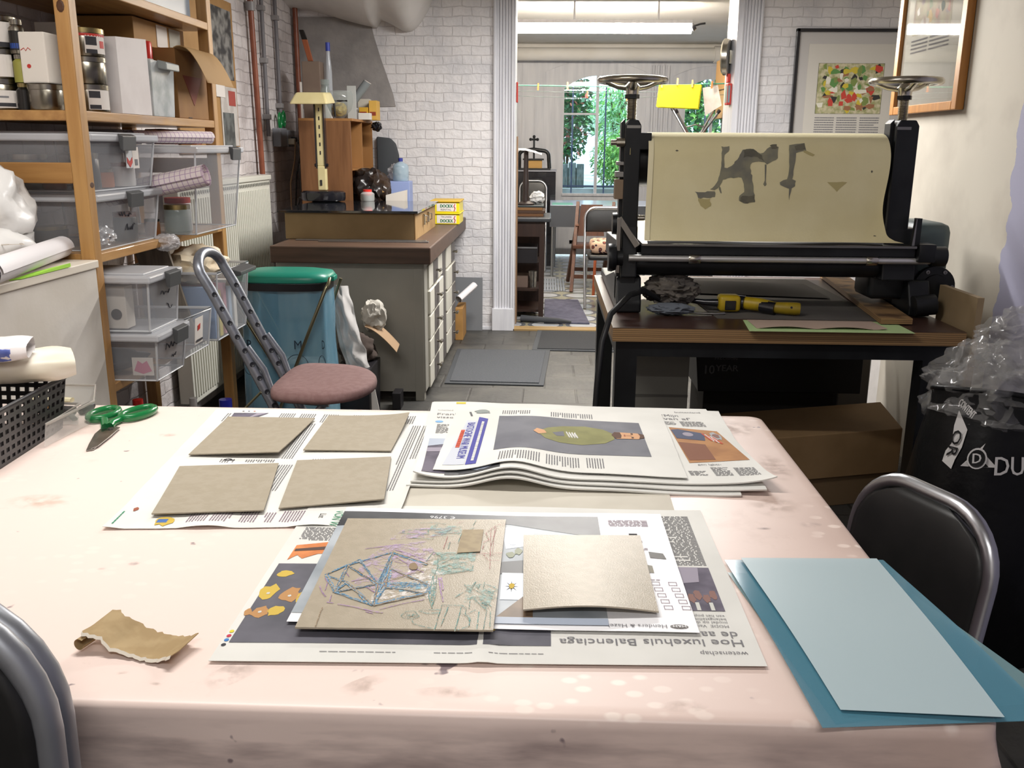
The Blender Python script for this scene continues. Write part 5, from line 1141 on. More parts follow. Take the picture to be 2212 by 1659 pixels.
# exposure box with glass lid
m_mdf = M('stained_board', '8f7955', r=.7, var='7f6a48', sc=5, lo=.35, hi=.7)
t = thing('exposure_box', 'brown wooden light box with dark glass top on the worktop', 'box', (-1.1, 5.55, .84))
MB().box(-1.455, -.735, 5.10, 6.02, .841, .985, .003).build('body', m_mdf, t)
MB().box(-.7345, -.728, 5.10, 6.02, .841, .985).build('side_panel', M('stained_board_side', 'a5875c', r=.7, var='95764c', sc=6), t)
MB().box(-1.49, -.71, 5.075, 6.05, .986, 1.0, .002).build('glass_lid', M('dark_glass', '23262a', r=.06, spec=.8, coat=.5), t)
for y in (5.42, 5.62): 
    b = MB(); b.box(-.728, -.715, y - .015, y + .015, .90, .96, .002); b.tube([(-.715, y - .01, .955), (-.70, y, .95), (-.70, y, .92), (-.712, y, .915)], .004, 6); b.build('latch', M('bright_clasp', 'b9b5ac', r=.2, m=1), t)
m_alu = M('aluminium', 'a9acb0', r=.3, m=1)
for i, (x0, x1, y, lab) in enumerate(((-1.38, -.66, 5.02, 'long metal rule lying nearest the light box on the worktop edge'), (-1.24, -.64, 4.96, 'shorter metal rule lying in front of the longer one on the worktop edge'))):
    tag(MB().box(x0, x1, y, y + .035, .8415, .8465, .001).build('metal_rule', m_alu), lab, 'ruler', 'metal rules on the worktop')

# folding table lamp
m_cream = M('cream_enamel', 'd8cc9c', r=.4, var='cdbf8c', sc=5); m_bk = M('black_enamel', '1b1b20', r=.2, coat=.4)
t = thing('table_lamp', 'cream folding fluorescent table lamp on a black base in front of the brown cubby', 'lamp', (-1.43, 5.90, 1.0))
MB().lathe([(.10, 0), (.135, .006), (.14, .02), (.14, .055), (.125, .066), (0, .067)], (-1.425, 5.90, 1.001), 32, sy=.75).build('base', m_bk, t, smooth=40)
b = MB(); b.box(-1.452, -1.398, 5.875, 5.92, 1.07, 1.22, .006); b.build('lower_arm', m_cream, t)
MB().box(-1.437, -1.424, 5.8715, 5.876, 1.10, 1.135, .001).build('switch', m_bk, t)
MB().box(-1.452, -1.404, 5.88, 5.92, 1.22, 1.63, .004).build('upper_arm', m_cream, t)
b = MB(); b.box(-1.460, -1.452, 5.875, 5.922, 1.205, 1.60); b.box(-1.404, -1.396, 5.875, 5.922, 1.205, 1.60); b.build('side_rail', m_bk, t)
for i in range(6): MB().box(-1.432, -1.425, 5.8785, 5.8805, 1.29 + i * .052, 1.312 + i * .052).build('vent_slot', m_bk, t)
b = MB(); b.cyl((-1.472, 5.90, 1.225), (-1.386, 5.90, 1.225), .010); b.build('hinge', m_bk, t)
b = MB(); b.hexa([(-1.565, 5.70, 1.585), (-1.33, 5.70, 1.585), (-1.33, 5.93, 1.60), (-1.565, 5.93, 1.60)], [(-1.53, 5.74, 1.655), (-1.355, 5.74, 1.655), (-1.355, 5.92, 1.665), (-1.53, 5.92, 1.665)], .010); b.build('shade', m_cream, t)
tag(MB().tube([(-1.52, 5.93, 1.012), (-1.60, 5.98, 1.02), (-1.66, 6.1, .90), (-1.68, 6.2, .86)], .006, 6).build('lamp_cord', m_bk, smooth=60), 'black cord curling off the table lamp base to the wall', 'cord')

# cubby shelf and the clutter round it
m_teak = wood('teak_veneer', '845b3a', '6f4a2d', 2, .5, 2.2); m_teaki = M('teak_inside', 'a37444', r=.6, var='966838', sc=6, stretch=(1, 1, .3))
t = thing('cubby_shelf', 'brown wooden cubby shelf standing on the worktop behind the table lamp', 'shelf', (-1.44, 6.4, .84))
MB().box(-1.61, -1.275, 6.075, 6.09, .842, 1.50).build('side_panel', m_teak, t)
MB().box(-1.60, -1.265, 6.765, 6.78, .842, 1.50).build('side_panel', m_teaki, t)
MB().box(-1.61, -1.262, 6.075, 6.78, 1.50, 1.515).build('top', m_teaki, t)
MB().box(-1.61, -1.60, 6.09, 6.765, .842, 1.50).build('back_panel', m_teaki, t)
MB().box(-1.60, -1.27, 6.42, 6.432, 1.20, 1.50).build('divider', m_teaki, t); MB().box(-1.60, -1.27, 6.09, 6.765, 1.188, 1.20).build('shelf_board', m_teaki, t)
tag(MB().tube([(-1.33, 6.20, 1.202), (-1.33, 6.22, 1.30), (-1.36, 6.24, 1.36)], .02, 10, flat=.5).build('hair_dryer_handle', m_bk, smooth=60), 'dark curved handle standing in the cubby shelf', 'tool')
bottle('small_bottle', 'small white bottle in the left cubby compartment', -1.32, 6.14, 1.201, .018, .10, m_wht, m_wht)
t = thing('tool_holder', 'tall dull brown upright holder box on the cubby shelf', 'box', (-1.56, 6.35, 1.515))
MB().box(-1.63, -1.51, 6.30, 6.42, 1.516, 1.88, .004).build('box', M('dull_brown_box', '7b6a5d', r=.7, var='6c5a50', sc=4), t)
MB().box(-1.645, -1.635, 6.29, 6.31, 1.516, 1.75).build('white_edge', m_lab, t)
t = thing('saw', 'saw with an orange handle standing in the brown holder box', 'saw', (-1.60, 6.36, 1.80))
MB().hexa([(-1.60, 6.35, 1.885), (-1.565, 6.35, 1.885), (-1.565, 6.365, 1.885), (-1.60, 6.365, 1.885)], [(-1.635, 6.35, 2.02), (-1.598, 6.35, 2.02), (-1.598, 6.365, 2.02), (-1.635, 6.365, 2.02)], .003).build('handle', M('orange_handle', '9a5636', r=.5), t)
MB().hexa([(-1.635, 6.35, 2.021), (-1.598, 6.35, 2.021), (-1.598, 6.365, 2.021), (-1.635, 6.365, 2.021)], [(-1.65, 6.35, 2.08), (-1.62, 6.35, 2.08), (-1.62, 6.365, 2.08), (-1.65, 6.365, 2.08)], .003).build('blade', m_dk, t)
bottle('wine_glass_tube', 'tall clear tube with a blue tip beside the brown holder box', -1.475, 6.40, 1.516, .022, .49, M('pale_clear_tube', 'cdd2d8', r=.15, alpha=.55), M('blue_tip', '3a4aa8', r=.4), neck=.6, caph=.1, cat='tube')
bottle('glass_jar', 'small glass jar on the cubby shelf before the clear tube', -1.445, 6.15, 1.516, .035, .24, M('jar_glass'), M('jar_glass'), cat='jar', neck=.7)
t = thing('glass_bowl', 'round glass bowl holding yellow things on the cubby shelf behind the lamp shade', 'bowl', (-1.385, 6.36, 1.516))
MB().lathe([(.02, 0), (.045, .02), (.085, .06), (.098, .11), (.095, .16), (.085, .18)], (-1.40, 6.36, 1.517), 24, cap=False).build('bowl', M('bowl_glass', 'b4bbb6', r=.06, alpha=.38, spec=.8), t, smooth=60)
b = MB(); b.tube([(-1.455, 6.30, 1.65), (-1.42, 6.27, 1.63), (-1.38, 6.265, 1.63), (-1.335, 6.29, 1.632)], .006, 6); b.tube([(-1.42, 6.27, 1.63), (-1.415, 6.28, 1.53)], .008, 6); b.build('black_stand', m_bk, t)
MB().blob((-1.40, 6.36, 1.58), (.05, .05, .045), .3, 3, 3, 4, ridge=True).build('yellow_contents', M('yellow_film', 'c2a735', r=.4), t)
t = thing('white_packet', 'white folded paper standing left of the glass bowl', 'paper', (-1.47, 6.24, 1.516))
MB().hexa([(-1.475, 6.20, 1.516), (-1.42, 6.20, 1.516), (-1.42, 6.24, 1.516), (-1.475, 6.24, 1.516)], [(-1.475, 6.22, 1.62), (-1.465, 6.22, 1.62), (-1.465, 6.225, 1.62), (-1.475, 6.225, 1.62)]).build('paper', m_lab, t)
t = thing('plastic_sheet', 'milky plastic panel upright on the cubby shelf right of the glass bowl', 'panel', (-1.31, 6.35, 1.516)); MB().box(-1.345, -1.285, 6.34, 6.348, 1.516, 1.73, .002).build('panel', M('milky_panel', 'c6c8c4', r=.3, alpha=.8), t)
t = thing('poster_tube', 'grey cardboard tube leaning behind the yellow cartons', 'tube', (-1.28, 6.55, 1.66))
MB().cyl((-1.335, 6.5, 1.64), (-1.235, 6.5, 1.765), .028).build('tube', M('grey_tube', '83898a', r=.5), t, smooth=50); MB().cyl((-1.2355, 6.5, 1.7645), (-1.234, 6.5, 1.767), .0285).build('end_cap', m_lab, t)
for i, (x0, x1, y0, y1, z0, z1, c, lab) in enumerate(((-1.30, -1.24, 6.5, 6.6, 1.516, 1.60, 'c99a2a', 'dark yellow carton on the cubby shelf'), (-1.235, -1.18, 6.52, 6.64, 1.516, 1.645, 'd3a74e', 'pale yellow carton at the right end of the cubby shelf'), (-1.29, -1.21, 6.42, 6.49, 1.516, 1.56, 'd9d6cf', 'small white carton in front of the yellow ones on the cubby shelf'), (-1.33, -1.25, 6.62, 6.70, 1.516, 1.66, 'c9c3b4', 'beige carton behind the yellow ones on the cubby shelf'))):
    t = thing('small_carton', lab, 'carton', ((x0 + x1) / 2, (y0 + y1) / 2, z0), 'small cartons on the cubby shelf')
    MB().box(x0, x1, y0, y1, z0, z1, .002).build('carton', M('carton_' + c, c, r=.6), t)
    if i < 2: MB().box(x0 + .005, x1 - .008, y0 - .001, y0, z0 + .03, z0 + .055).build('print', M('carton_print', '8d3b26', r=.6), t)
tag(MB().blob((-1.20, 6.60, 1.475), (.035, .04, .03), .5, 4, 3, 6, ridge=True).build('black_clip', m_bk), 'black clip gripping the right end of the cubby shelf top', 'clip')
t = thing('padded_backrest', 'dark padded chair back propped behind the cubby shelf against the brick wall', 'backrest', (-1.15, 6.76, .84))
b = MB(); b.prism([(-1.24, .845), (-1.085, .845), (-1.08, 1.28), (-1.10, 1.36), (-1.14, 1.40), (-1.24, 1.41)], 6.785, 6.825, 'y', .012); b.build('pad', M('dark_grey_pad', '3d4043', r=.7), t, smooth=50)
tag(MB().blob((-1.19, 6.22, 1.06), (.13, .13, .14), .3, 2.4, 4, 13, ridge=True).blob((-1.20, 6.28, .95), (.12, .15, .11), .3, 2.4, 4, 14).build('black_bag', M('black_bag_plastic', '1f1a19', r=.3, var='37281e', sc=7), smooth=45), 'crumpled black plastic bag in front of the cubby shelf', 'bag')
tag(MB().blob((-1.06, 6.62, 1.15), (.07, .07, .07), .5, 2.6, 4, 23, ridge=True).build('clear_bag', M('clear_wrap'), smooth=40), 'crumpled clear bag between the black bag and the water bottle', 'bag')
t = thing('blue_box', 'pale blue box under the water bottle on the worktop', 'box', (-1.05, 6.5, .84)); MB().box(-1.155, -.955, 6.44, 6.60, .841, 1.108, .003).build('box', M('pale_blue', '93a3d0', r=.5), t)
bottle('water_bottle', 'bluish water bottle with a dark blue cap standing on the pale blue box', -1.025, 6.52, 1.109, .056, .155, M('water_plastic', 'a9c0cd', r=.12, alpha=.6), M('navy_cap', '333c8e', r=.4), neck=.25)
bottle('solvent_bottle', 'clear bottle with a red cap standing on the dark glass lid', -1.16, 5.985, 1.001, .045, .072, M('solvent_plastic', 'cfd3cf', r=.12, alpha=.5), M('red_plastic'), neck=.55, caph=.45)
t = thing('open_carton', 'white and brown folded carton beside the pale blue box', 'carton', (-1.08, 6.2, .84))
MB().hexa([(-1.075, 6.15, .842), (-.95, 6.15, .842), (-.95, 6.28, .842), (-1.075, 6.28, .842)], [(-1.07, 6.15, 1.03), (-.945, 6.15, 1.06), (-.945, 6.28, 1.06), (-1.07, 6.28, 1.03)]).build('carton', M('white_carton'), t)
MB().hexa([(-1.20, 6.13, 1.12), (-1.19, 6.13, 1.13), (-1.19, 6.2, 1.13), (-1.20, 6.2, 1.12)], [(-1.13, 6.13, 1.03), (-1.08, 6.13, 1.05), (-1.08, 6.2, 1.05), (-1.13, 6.2, 1.03)]).build('flap', M('kraft_flap'), t)
m_yl = M('yellow_tin', 'e3d023', r=.35); m_gr = M('green_print', '1f6b45', r=.6)
for i in range(2):
    z0 = .841 + i * .078
    t = thing('yellow_box', ['lower yellow box with the lettering upside down on the worktop', 'upper yellow box with its lettering upright on the worktop'][i], 'box', (-.66, 6.25, z0), 'yellow lettered boxes on the worktop')
    MB().box(-.775, -.585, 6.17, 6.45, z0, z0 + .066, .004).build('body', m_yl, t)
    MB().box(-.782, -.578, 6.163, 6.457, z0 + .067, z0 + .077, .003).build('lid', M('ochre_lid', 'c9a32c', r=.5) if i else m_yl, t)
    MB().box(-.735, -.605, 6.1685, 6.170, z0 + .008, z0 + .06).build('label', m_lab, t)
    if i: lettering('DOCKX', m_gr, t, (-.712, 6.1675, z0 + .033), (1, 0, 0), (0, 0, 1), .020, .082, bold=.0012); lettering('RENTAL', m_ink, t, (-.708, 6.1675, z0 + .014), (1, 0, 0), (0, 0, 1), .011, .07)
    else: lettering('DOCKX', m_gr, t, (-.712, 6.1675, z0 + .014), (1, 0, 0), (0, 0, 1), .020, .082, bold=.0012); lettering('RENTAL', m_ink, t, (-.638, 6.1675, z0 + .055), (-1, 0, 0), (0, 0, -1), .011, .07)
    MB().tube([(-.618, 6.168, z0 + .012), (-.612, 6.168, z0 + .03), (-.62, 6.168, z0 + .04), (-.613, 6.168, z0 + .056)], .003, 6).build('red_mark', m_red, t)

# boards and rolls in the corner right of the cabinet
tag(MB().hexa([(-.80, 6.79, 0), (-.476, 6.79, 0), (-.476, 6.80, 0), (-.80, 6.80, 0)], [(-.80, 6.82, .40), (-.476, 6.82, .395), (-.476, 6.83, .395), (-.80, 6.83, .40)]).build('grey_board', M('grey_panel', '77797c', r=.6)), 'flat grey panel leaning on the brick wall beside the door frame', 'panel')
tag(MB().box(-.645, -.59, 6.42, 6.70, 0, .23, .003).build('brown_carton', m_kraft), 'narrow brown carton on the floor behind the drawer cabinet', 'carton')
roll('paper_roll', 'rolled pale paper sticking out beside the drawer cabinet', (-.62, 6.45, .29), (-.52, 6.60, .37), .028, M('white_paper'))

# ------------------------------------------------------------------ bin-bag stand, bag, crate
t = thing('bag_stand', 'folding rubbish bag stand with a teal lid between the shelves and the cabinet', 'bin', (-1.18, 4.15, 0))
def stad(rx, ry, z, n=40, e=3.2):
    o = []
    for i in range(n):
        a = 2 * PI * i / n; c, s = math.cos(a), math.sin(a)
        o.append((-1.183 + rx * abs(c) ** (2 / e) * (1 if c > 0 else -1), 4.13 + ry * abs(s) ** (2 / e) * (1 if s > 0 else -1), z))
    return o
b = MB(); rings = [stad(.205, .135, .752), stad(.215, .145, .757), stad(.217, .147, .772), stad(.205, .135, .790), stad(.15, .09, .800), stad(.05, .03, .803)]
vs = [[b.bm.verts.new(p) for p in r_] for r_ in rings]
for A_, B_ in zip(vs, vs[1:]):
    for i in range(40): b.bm.faces.new((A_[i], A_[(i + 1) % 40], B_[(i + 1) % 40], B_[i]))
b.bm.faces.new(vs[-1]); b.bm.faces.new(vs[0][::-1]); b.box(-.985, -.955, 4.08, 4.15, .755, .778, .004); b.box(-1.42, -1.395, 4.08, 4.15, .752, .77, .004)
b.build('lid', M('teal_plastic', '1a7f6a', r=.35), t, smooth=50)
b = MB(); r0, r1 = stad(.205, .135, .718), stad(.208, .138, .751); v0 = [b.bm.verts.new(p) for p in r0]; v1 = [b.bm.verts.new(p) for p in r1]
for i in range(40): b.bm.faces.new((v0[i], v0[(i + 1) % 40], v1[(i + 1) % 40], v1[i]))
b.build('rim', M('black_plastic'), t, smooth=50)
m_leg = M('brassy_tube', '8f8a70', r=.3, m=1)
MB().tube([(-.962, 4.03, .775), (-.962, 4.0, .755), (-.972, 3.985, .735), (-1.05, 3.975, .55), (-1.28, 3.97, .0)], .008, 8).build('leg', m_leg, t, smooth=60)
MB().tube([(-1.405, 4.03, .765), (-1.40, 3.99, .74), (-1.385, 3.98, .68), (-1.20, 3.972, .36), (-1.02, 3.97, .0)], .008, 8).build('leg', m_leg, t, smooth=60)
MB().tube([(-.962, 4.25, .745), (-1.10, 4.30, .40), (-1.28, 4.31, .0)], .008, 8).build('leg', m_leg, t, smooth=60)
MB().tube([(-1.405, 4.25, .745), (-1.25, 4.30, .40), (-1.04, 4.31, .0)], .008, 8).build('leg', m_leg, t, smooth=60)
t = thing('rubbish_bag', 'translucent blue rubbish bag with printed letters hanging in the teal-lidded stand', 'bag', (-1.18, 4.15, .02))
def _bag(u, v):
    a = 2 * PI * u; z = .725 - .70 * v; k = 1 + .10 * v
    c, s = math.cos(a), math.sin(a)
    w = 1 + .035 * math.sin(a * 9 + v * 2) * (1 - .5 * v) + .03 * noise.noise(V((c * 2, s * 2, v * 4)))
    return (-1.183 + .196 * k * w * abs(c) ** .6 * (1 if c > 0 else -1), 4.13 + .118 * (1 + .1 * v) * w * abs(s) ** .6 * (1 if s > 0 else -1), z)
MB().grid(_bag, 72, 30).build('film', M('blue_film', '6fa3bd', r=.2, alpha=.55, spec=.6, var='8fbccf', sc=6, stretch=(1, 1, .3)), t, smooth=80)
b = MB(); b.box(-1.33, -1.04, 4.06, 4.22, .03, .38, .03); b.build('contents', M('bag_contents', '6f7d80', r=.9, var='4d5a60', sc=12), t)
m_pr = M('print_navy', '1f2f3f', r=.6)
for s_, x, w in (('P', -1.34, .02), ('M', -1.125, .033), ('D', -1.002, .012)): lettering(s_, m_pr, t, (x, 3.985 if s_ != 'D' else 3.995, .46), (1, 0, 0), (0, 0, 1), .04, w, name='printed_letter')
for x, r_, sx in ((-1.115, .05, 1), (-1.005, .045, .35), (-1.335, .05, .6)):
    MB().tube([(x + r_ * sx * math.cos(a), 3.986 if sx == 1 else 3.996, .385 + r_ * math.sin(a)) for a in (2 * PI * i / 20 for i in range(20))], .0014, 4, True).build('printed_ring', m_pr, t)
tag(MB().grid(lambda u, v: (-1.06 + .10 * u + (.075 + .02 * u) * v + .012 * noise.noise(V((u * 4, v * 6, 0))), 4.40 - .05 * math.sin(u * PI) - .03 * math.sin(v * PI) + .025 * noise.noise(V((u * 5, v * 7, 5))), .715 - .44 * v - .03 * u * (1 - v)), 24, 30, .006).build('white_plastic_bag', M('white_poly_thin', 'd3d0cd', r=.3, alpha=.88, bump=.25, bs=14), smooth=60), 'flat white plastic bag hanging right of the blue rubbish bag', 'bag')
t = thing('black_crate', 'black crate on the floor under the hanging white bag', 'crate', (-.93, 4.42, 0))
b = MB(); b.hexa([(-1.03, 4.32, 0), (-.86, 4.32, 0), (-.86, 4.60, 0), (-1.03, 4.60, 0)], [(-1.05, 4.30, .27), (-.855, 4.30, .285), (-.855, 4.62, .285), (-1.05, 4.62, .27)], .004); b.build('box', m_bp, t)
tag(MB().hexa([(-.852, 4.33, 0), (-.80, 4.33, 0), (-.80, 4.335, 0), (-.852, 4.335, 0)], [(-.852, 4.33, .26), (-.847, 4.33, .26), (-.847, 4.335, .26), (-.852, 4.335, .26)]).build('white_offcut', m_lab), 'narrow white triangular offcut standing against the black crate', 'paper')
tag(MB().box(-.80, -.755, 4.62, 4.72, 0, .09, .003).build('black_block', m_bp), 'small black block on the floor before the grey cabinet', 'block')
tag(MB().blob((-.885, 4.63, .50), (.06, .05, .08), .35, 1.5, 4, 31, ridge=True).build('crumpled_tissue', M('grey_tissue', 'b5b0a6', r=.8), smooth=45), 'crumpled pale paper stuffed between the white bag and the cabinet', 'paper')
tag(MB().grid(lambda u, v: (-.92 + .16 * u, 4.56 + .1 * v, .455 - .13 * u ** 1.5 + .02 * v), 10, 4, .004).build('brown_paper', M('brown_paper', '9a7f62', r=.8)), 'curling brown paper below the crumpled tissue beside the cabinet', 'paper')
tag(MB().blob((-.96, 4.55, .34), (.09, .09, .08), .3, 2, 4, 3).build('dark_cloth', M('dark_brown_cloth', '453a34', r=.9), smooth=60), 'dark bundle lying in the black crate', 'cloth')

# ------------------------------------------------------------------ adjustable ironing chair
m_gt = M('grey_hammered_tube', '8b8f98', r=.36, m=.7, var='80848d', sc=30)
t = thing('adjustable_chair', 'grey tubular chair with dimpled posts and a dusty pink padded seat', 'chair', (-.8, 2.95, 0))
def lx(z): return -1.017 + (.81 - z) * .47
top = []
for i in range(13):
    a = PI * i / 12; top.append((lx(.965) - .02 * math.sin(a), 2.95 - .105 * math.cos(a), .955 + .055 * math.sin(a)))
pth = [(lx(.0), 2.84, .0)] + [(lx(z), 2.845, z) for z in (.2, .4, .6, .8, .9)] + top + [(lx(z), 3.055, z) for z in (.9, .8, .6, .4, .2)] + [(lx(0), 3.06, 0)]
MB().tube(pth, .0165, 12, flat=1.0).build('back_frame', m_gt, t, smooth=80)
for y in (2.845, 3.055):
    for i in range(9):
        z = .89 - i * .045; MB().lathe([(.0085, 0), (.007, .002), (.003, .0005), (0, .0003)], (lx(z) + .010, y - .0135, z), 10, (.45, -.85, .2)).build('dimple', m_gp if False else M('dimple_dark', '22242a', r=.4), t)
    MB().tube([(lx(.72) + .018, y, .72), (lx(.66) + .04, y, .645), (-.885, y - .0, .575), (-.84, y, .545), (-.70, y, .535)], .011, 10).build('seat_support', m_gt, t, smooth=80)
MB().tube([(lx(.58), 2.81, .58), (-.99, 2.82, .50), (-1.06, 2.84, .46)], .0045, 6).build('locking_pin', m_leg, t, smooth=60)
MB().tube([(-.72, 2.86, .53), (-.95, 2.86, .25), (-1.12, 2.86, 0)], .0125, 10).build('leg', m_gt, t, smooth=80); MB().tube([(-.72, 3.04, .53), (-.95, 3.04, .25), (-1.12, 3.04, 0)], .0125, 10).build('leg', m_gt, t, smooth=80)
def seat_outline(n=48):
    o = []
    for i in range(n):
        a = 2 * PI * i / n; c, s = math.cos(a), math.sin(a)
        if c < 0: x = -.16 * abs(c) ** .35; y = .215 * abs(s) ** .55 * (1 if s > 0 else -1)
        else: x = .175 * abs(c) ** 1.0; y = .215 * abs(s) ** .95 * (1 if s > 0 else -1)
        o.append((-.73 + x, 2.935 + y - .35 * x * .6))
    return o
so = seat_outline(); b = MB(); cx, cy = -.73, 2.935
rings = [[(cx + (x - cx) * k, cy + (y - cy) * k, z + .02 * (x - cx)) for x, y in so] for k, z in ((.3, .563), (.94, .563), (.99, .569), (1, .580), (.99, .591), (.95, .598), (.7, .601), (.3, .602))]
vs = [[b.bm.verts.new(p) for p in r_] for r_ in rings]
for A_, B_ in zip(vs, vs[1:]):
    for i in range(len(so)): b.bm.faces.new((A_[i], A_[(i + 1) % len(so)], B_[(i + 1) % len(so)], B_[i]))
b.bm.faces.new(vs[0][::-1]); b.bm.faces.new(vs[-1])
b.build('seat', M('dusty_pink_fabric', '8d6f6c', r=.85, var='856663', sc=50, bump=.1, bs=300), t, smooth=60)

# ------------------------------------------------------------------ radiator, pipes, pin board, socket on the left wall
m_rad = M('radiator_cream', 'd3d1c5', r=.4)
t = thing('radiator', 'tall cream ribbed radiator on the left wall behind the pine shelving', 'radiator', (-1.76, 5.1, .1))
b = MB(); b.box(-1.80, -1.725, 4.30, 5.76, .10, 1.14, .006)
for i in range(44): b.box(-1.726, -1.719, 4.32 + i * .0325, 4.338 + i * .0325, .13, 1.09, .002)
b.build('panel', m_rad, t); MB().box(-1.805, -1.715, 4.295, 5.765, 1.14, 1.168, .004).build('top_grille', m_rad, t)
b = MB(); 
for i in range(48): b.box(-1.7185, -1.7165, 4.33 + i * .0298, 4.342 + i * .0298, 1.112, 1.128)
b.build('vent_slots', M('slot_dark', '6b6a63', r=.8), t)
m_cu = M('painted_copper_pipe', '8a4f38', r=.35, var='7a4330', sc=12); m_gpipe = M('grey_conduit', '6d6a6d', r=.5); m_clamp = M('pipe_clamp', '8d8a8a', r=.4)
GP = 'vertical pipes on the left wall'
t = thing('copper_pipe', 'reddish pipe running down the left wall into the radiator', 'pipe', (-1.785, 5.80, 1.17), GP)
MB().cyl((-1.785, 5.76, 2.6), (-1.785, 5.82, 1.17), .017).build('pipe', m_cu, t, smooth=50); MB().cyl((-1.785, 5.775, 2.17), (-1.785, 5.778, 2.12), .028).build('collar', m_clamp, t, smooth=50)
for i, (y, z0, lab) in enumerate(((6.03, 1.40, 'grey conduit ending left of the wall socket'), (6.33, 1.56, 'grey conduit running down to just above the wall socket'))):
    t = thing('conduit', lab, 'pipe', (-1.795, y, z0), GP); MB().cyl((-1.795, y, 2.6), (-1.795, y, z0), .013).build('pipe', m_gpipe, t, smooth=50)
    for z in (((2.17, 1.86, 1.52), (2.15, 1.6))[i]): MB().box(-1.82, -1.775, y - .022, y + .022, z - .016, z + .016, .004).build('clamp', m_clamp, t)
t = thing('copper_pipe', 'brown pipe in the corner left of the bare cement patch', 'pipe', (-1.785, 6.79, .9), GP); MB().cyl((-1.785, 6.79, 2.6), (-1.785, 6.79, .0), .018).build('pipe', m_cu, t, smooth=50)
t = thing('pin_board', 'long wooden pin board with dark pictures on the left wall beyond the shelving', 'picture', (-1.81, 5.1, 1.3))
MB().box(-1.818, -1.806, 4.60, 5.49, 1.30, 2.12, .002).build('board', M('board_wood', 'a98253', r=.6, var='9b7546', sc=4), t)
for i, (y0, y1, z0, z1, c, d) in enumerate(((5.10, 5.455, 1.70, 2.07, '3a3a3a', '8a8883'), (5.20, 5.47, 1.34, 1.66, 'b5aea8', 'c9c3bd'), (5.22, 5.40, 1.33, 1.52, '6d716f', '4c5050'))):
    MB().box(-1.806 + i * .001, -1.803 + i * .001, y0, y1, z0, z1).build('picture', M('board_picture_' + c, c, r=.35, var=d, sc=14), t)
MB().box(-1.802, -1.800, 5.33, 5.44, 1.56, 1.64).build('red_card', M('dull_red', 'a04a42', r=.6), t); MB().box(-1.802, -1.799, 5.13, 5.27, 1.60, 1.70).build('white_card', m_lab, t); MB().box(-1.803, -1.800, 5.05, 5.10, 1.75, 2.05).build('shiny_strip', m_alu, t)
t = thing('wall_socket', 'grey surface-mounted double socket on the left wall with plugs in it', 'socket', (-1.80, 6.36, 1.32))
MB().box(-1.82, -1.765, 6.20, 6.36, 1.335, 1.455, .006).build('box', M('socket_grey', '84868c', r=.5), t); MB().box(-1.82, -1.76, 6.362, 6.53, 1.335, 1.445, .006).build('box', M('socket_grey'), t)
MB().box(-1.764, -1.72, 6.36, 6.40, 1.35, 1.39, .006).build('plug', M('pale_plug', 'b9b3a2', r=.5), t); MB().box(-1.76, -1.72, 6.42, 6.45, 1.37, 1.40, .006).build('plug', m_bk, t)
tag(MB().tube([(-1.72, 6.435, 1.385), (-1.70, 6.45, 1.30), (-1.74, 6.45, 1.15), (-1.76, 6.44, .86)], .005, 6).build('extension_lead', m_bk, smooth=60), 'black power cord hanging from the wall socket', 'cord', 'cords at the wall socket')
tag(MB().tube([(-1.72, 6.38, 1.35), (-1.715, 6.33, 1.25), (-1.73, 6.25, 1.10), (-1.72, 6.20, .9), (-1.60, 6.0, .86)], .005, 6).build('extension_lead', M('beige_cord', '93765a', r=.6), smooth=60), 'beige power cord hanging from the wall socket', 'cord', 'cords at the wall socket')
t = thing('green_shears', 'shears with green handles stuck behind the wall socket', 'scissors', (-1.79, 6.33, 1.45))
for k, (y, z) in enumerate(((6.27, 1.50), (6.36, 1.515))): MB().tube([(-1.785, y + .028 * math.cos(a), z + .05 * math.sin(a)) for a in (2 * PI * i / 16 for i in range(16))], .009, 8, True).build('handle', m_gp, t, smooth=60)
MB().box(-1.79, -1.78, 6.30, 6.33, 1.40, 1.47).build('blade', m_steel, t)

# ------------------------------------------------------------------ mats
m_mat = M('grey_mat_pile', '45474a', r=.95, var='54565a', sc=160, lo=.35, hi=.65, bump=.4, bs=300); m_mat2 = M('dark_mat_pile', '303133', r=.95, var='3a3b3d', sc=160, bump=.4, bs=300); m_rub = M('mat_rubber', '3a3d41', r=.7)
def mat_(label, q, m_):
    t = thing('door_mat', label, 'mat', ((q[0][0] + q[2][0]) / 2, (q[0][1] + q[2][1]) / 2, 0), 'floor mats before the doorway')
    MB().hexa([(x, y, .001) for x, y in q], [(x, y, .008) for x, y in q], .002).build('backing', m_rub, t)
    cx, cy = sum(p[0] for p in q) / 4, sum(p[1] for p in q) / 4
    MB().hexa([(cx + (x - cx) * .90, cy + (y - cy) * .92, .008) for x, y in q], [(cx + (x - cx) * .90, cy + (y - cy) * .92, .013) for x, y in q]).build('pile', m_, t)
mat_('lighter grey mat on the floor beside the drawer cabinet', [(-.585, 5.17), (-.005, 5.15), (.035, 6.10), (-.60, 6.10)], m_mat)
mat_('darker grey mat across the doorway threshold, partly under the press table', [(-.09, 6.11), (.62, 6.09), (.62, 6.78), (-.06, 6.79)], m_mat2)

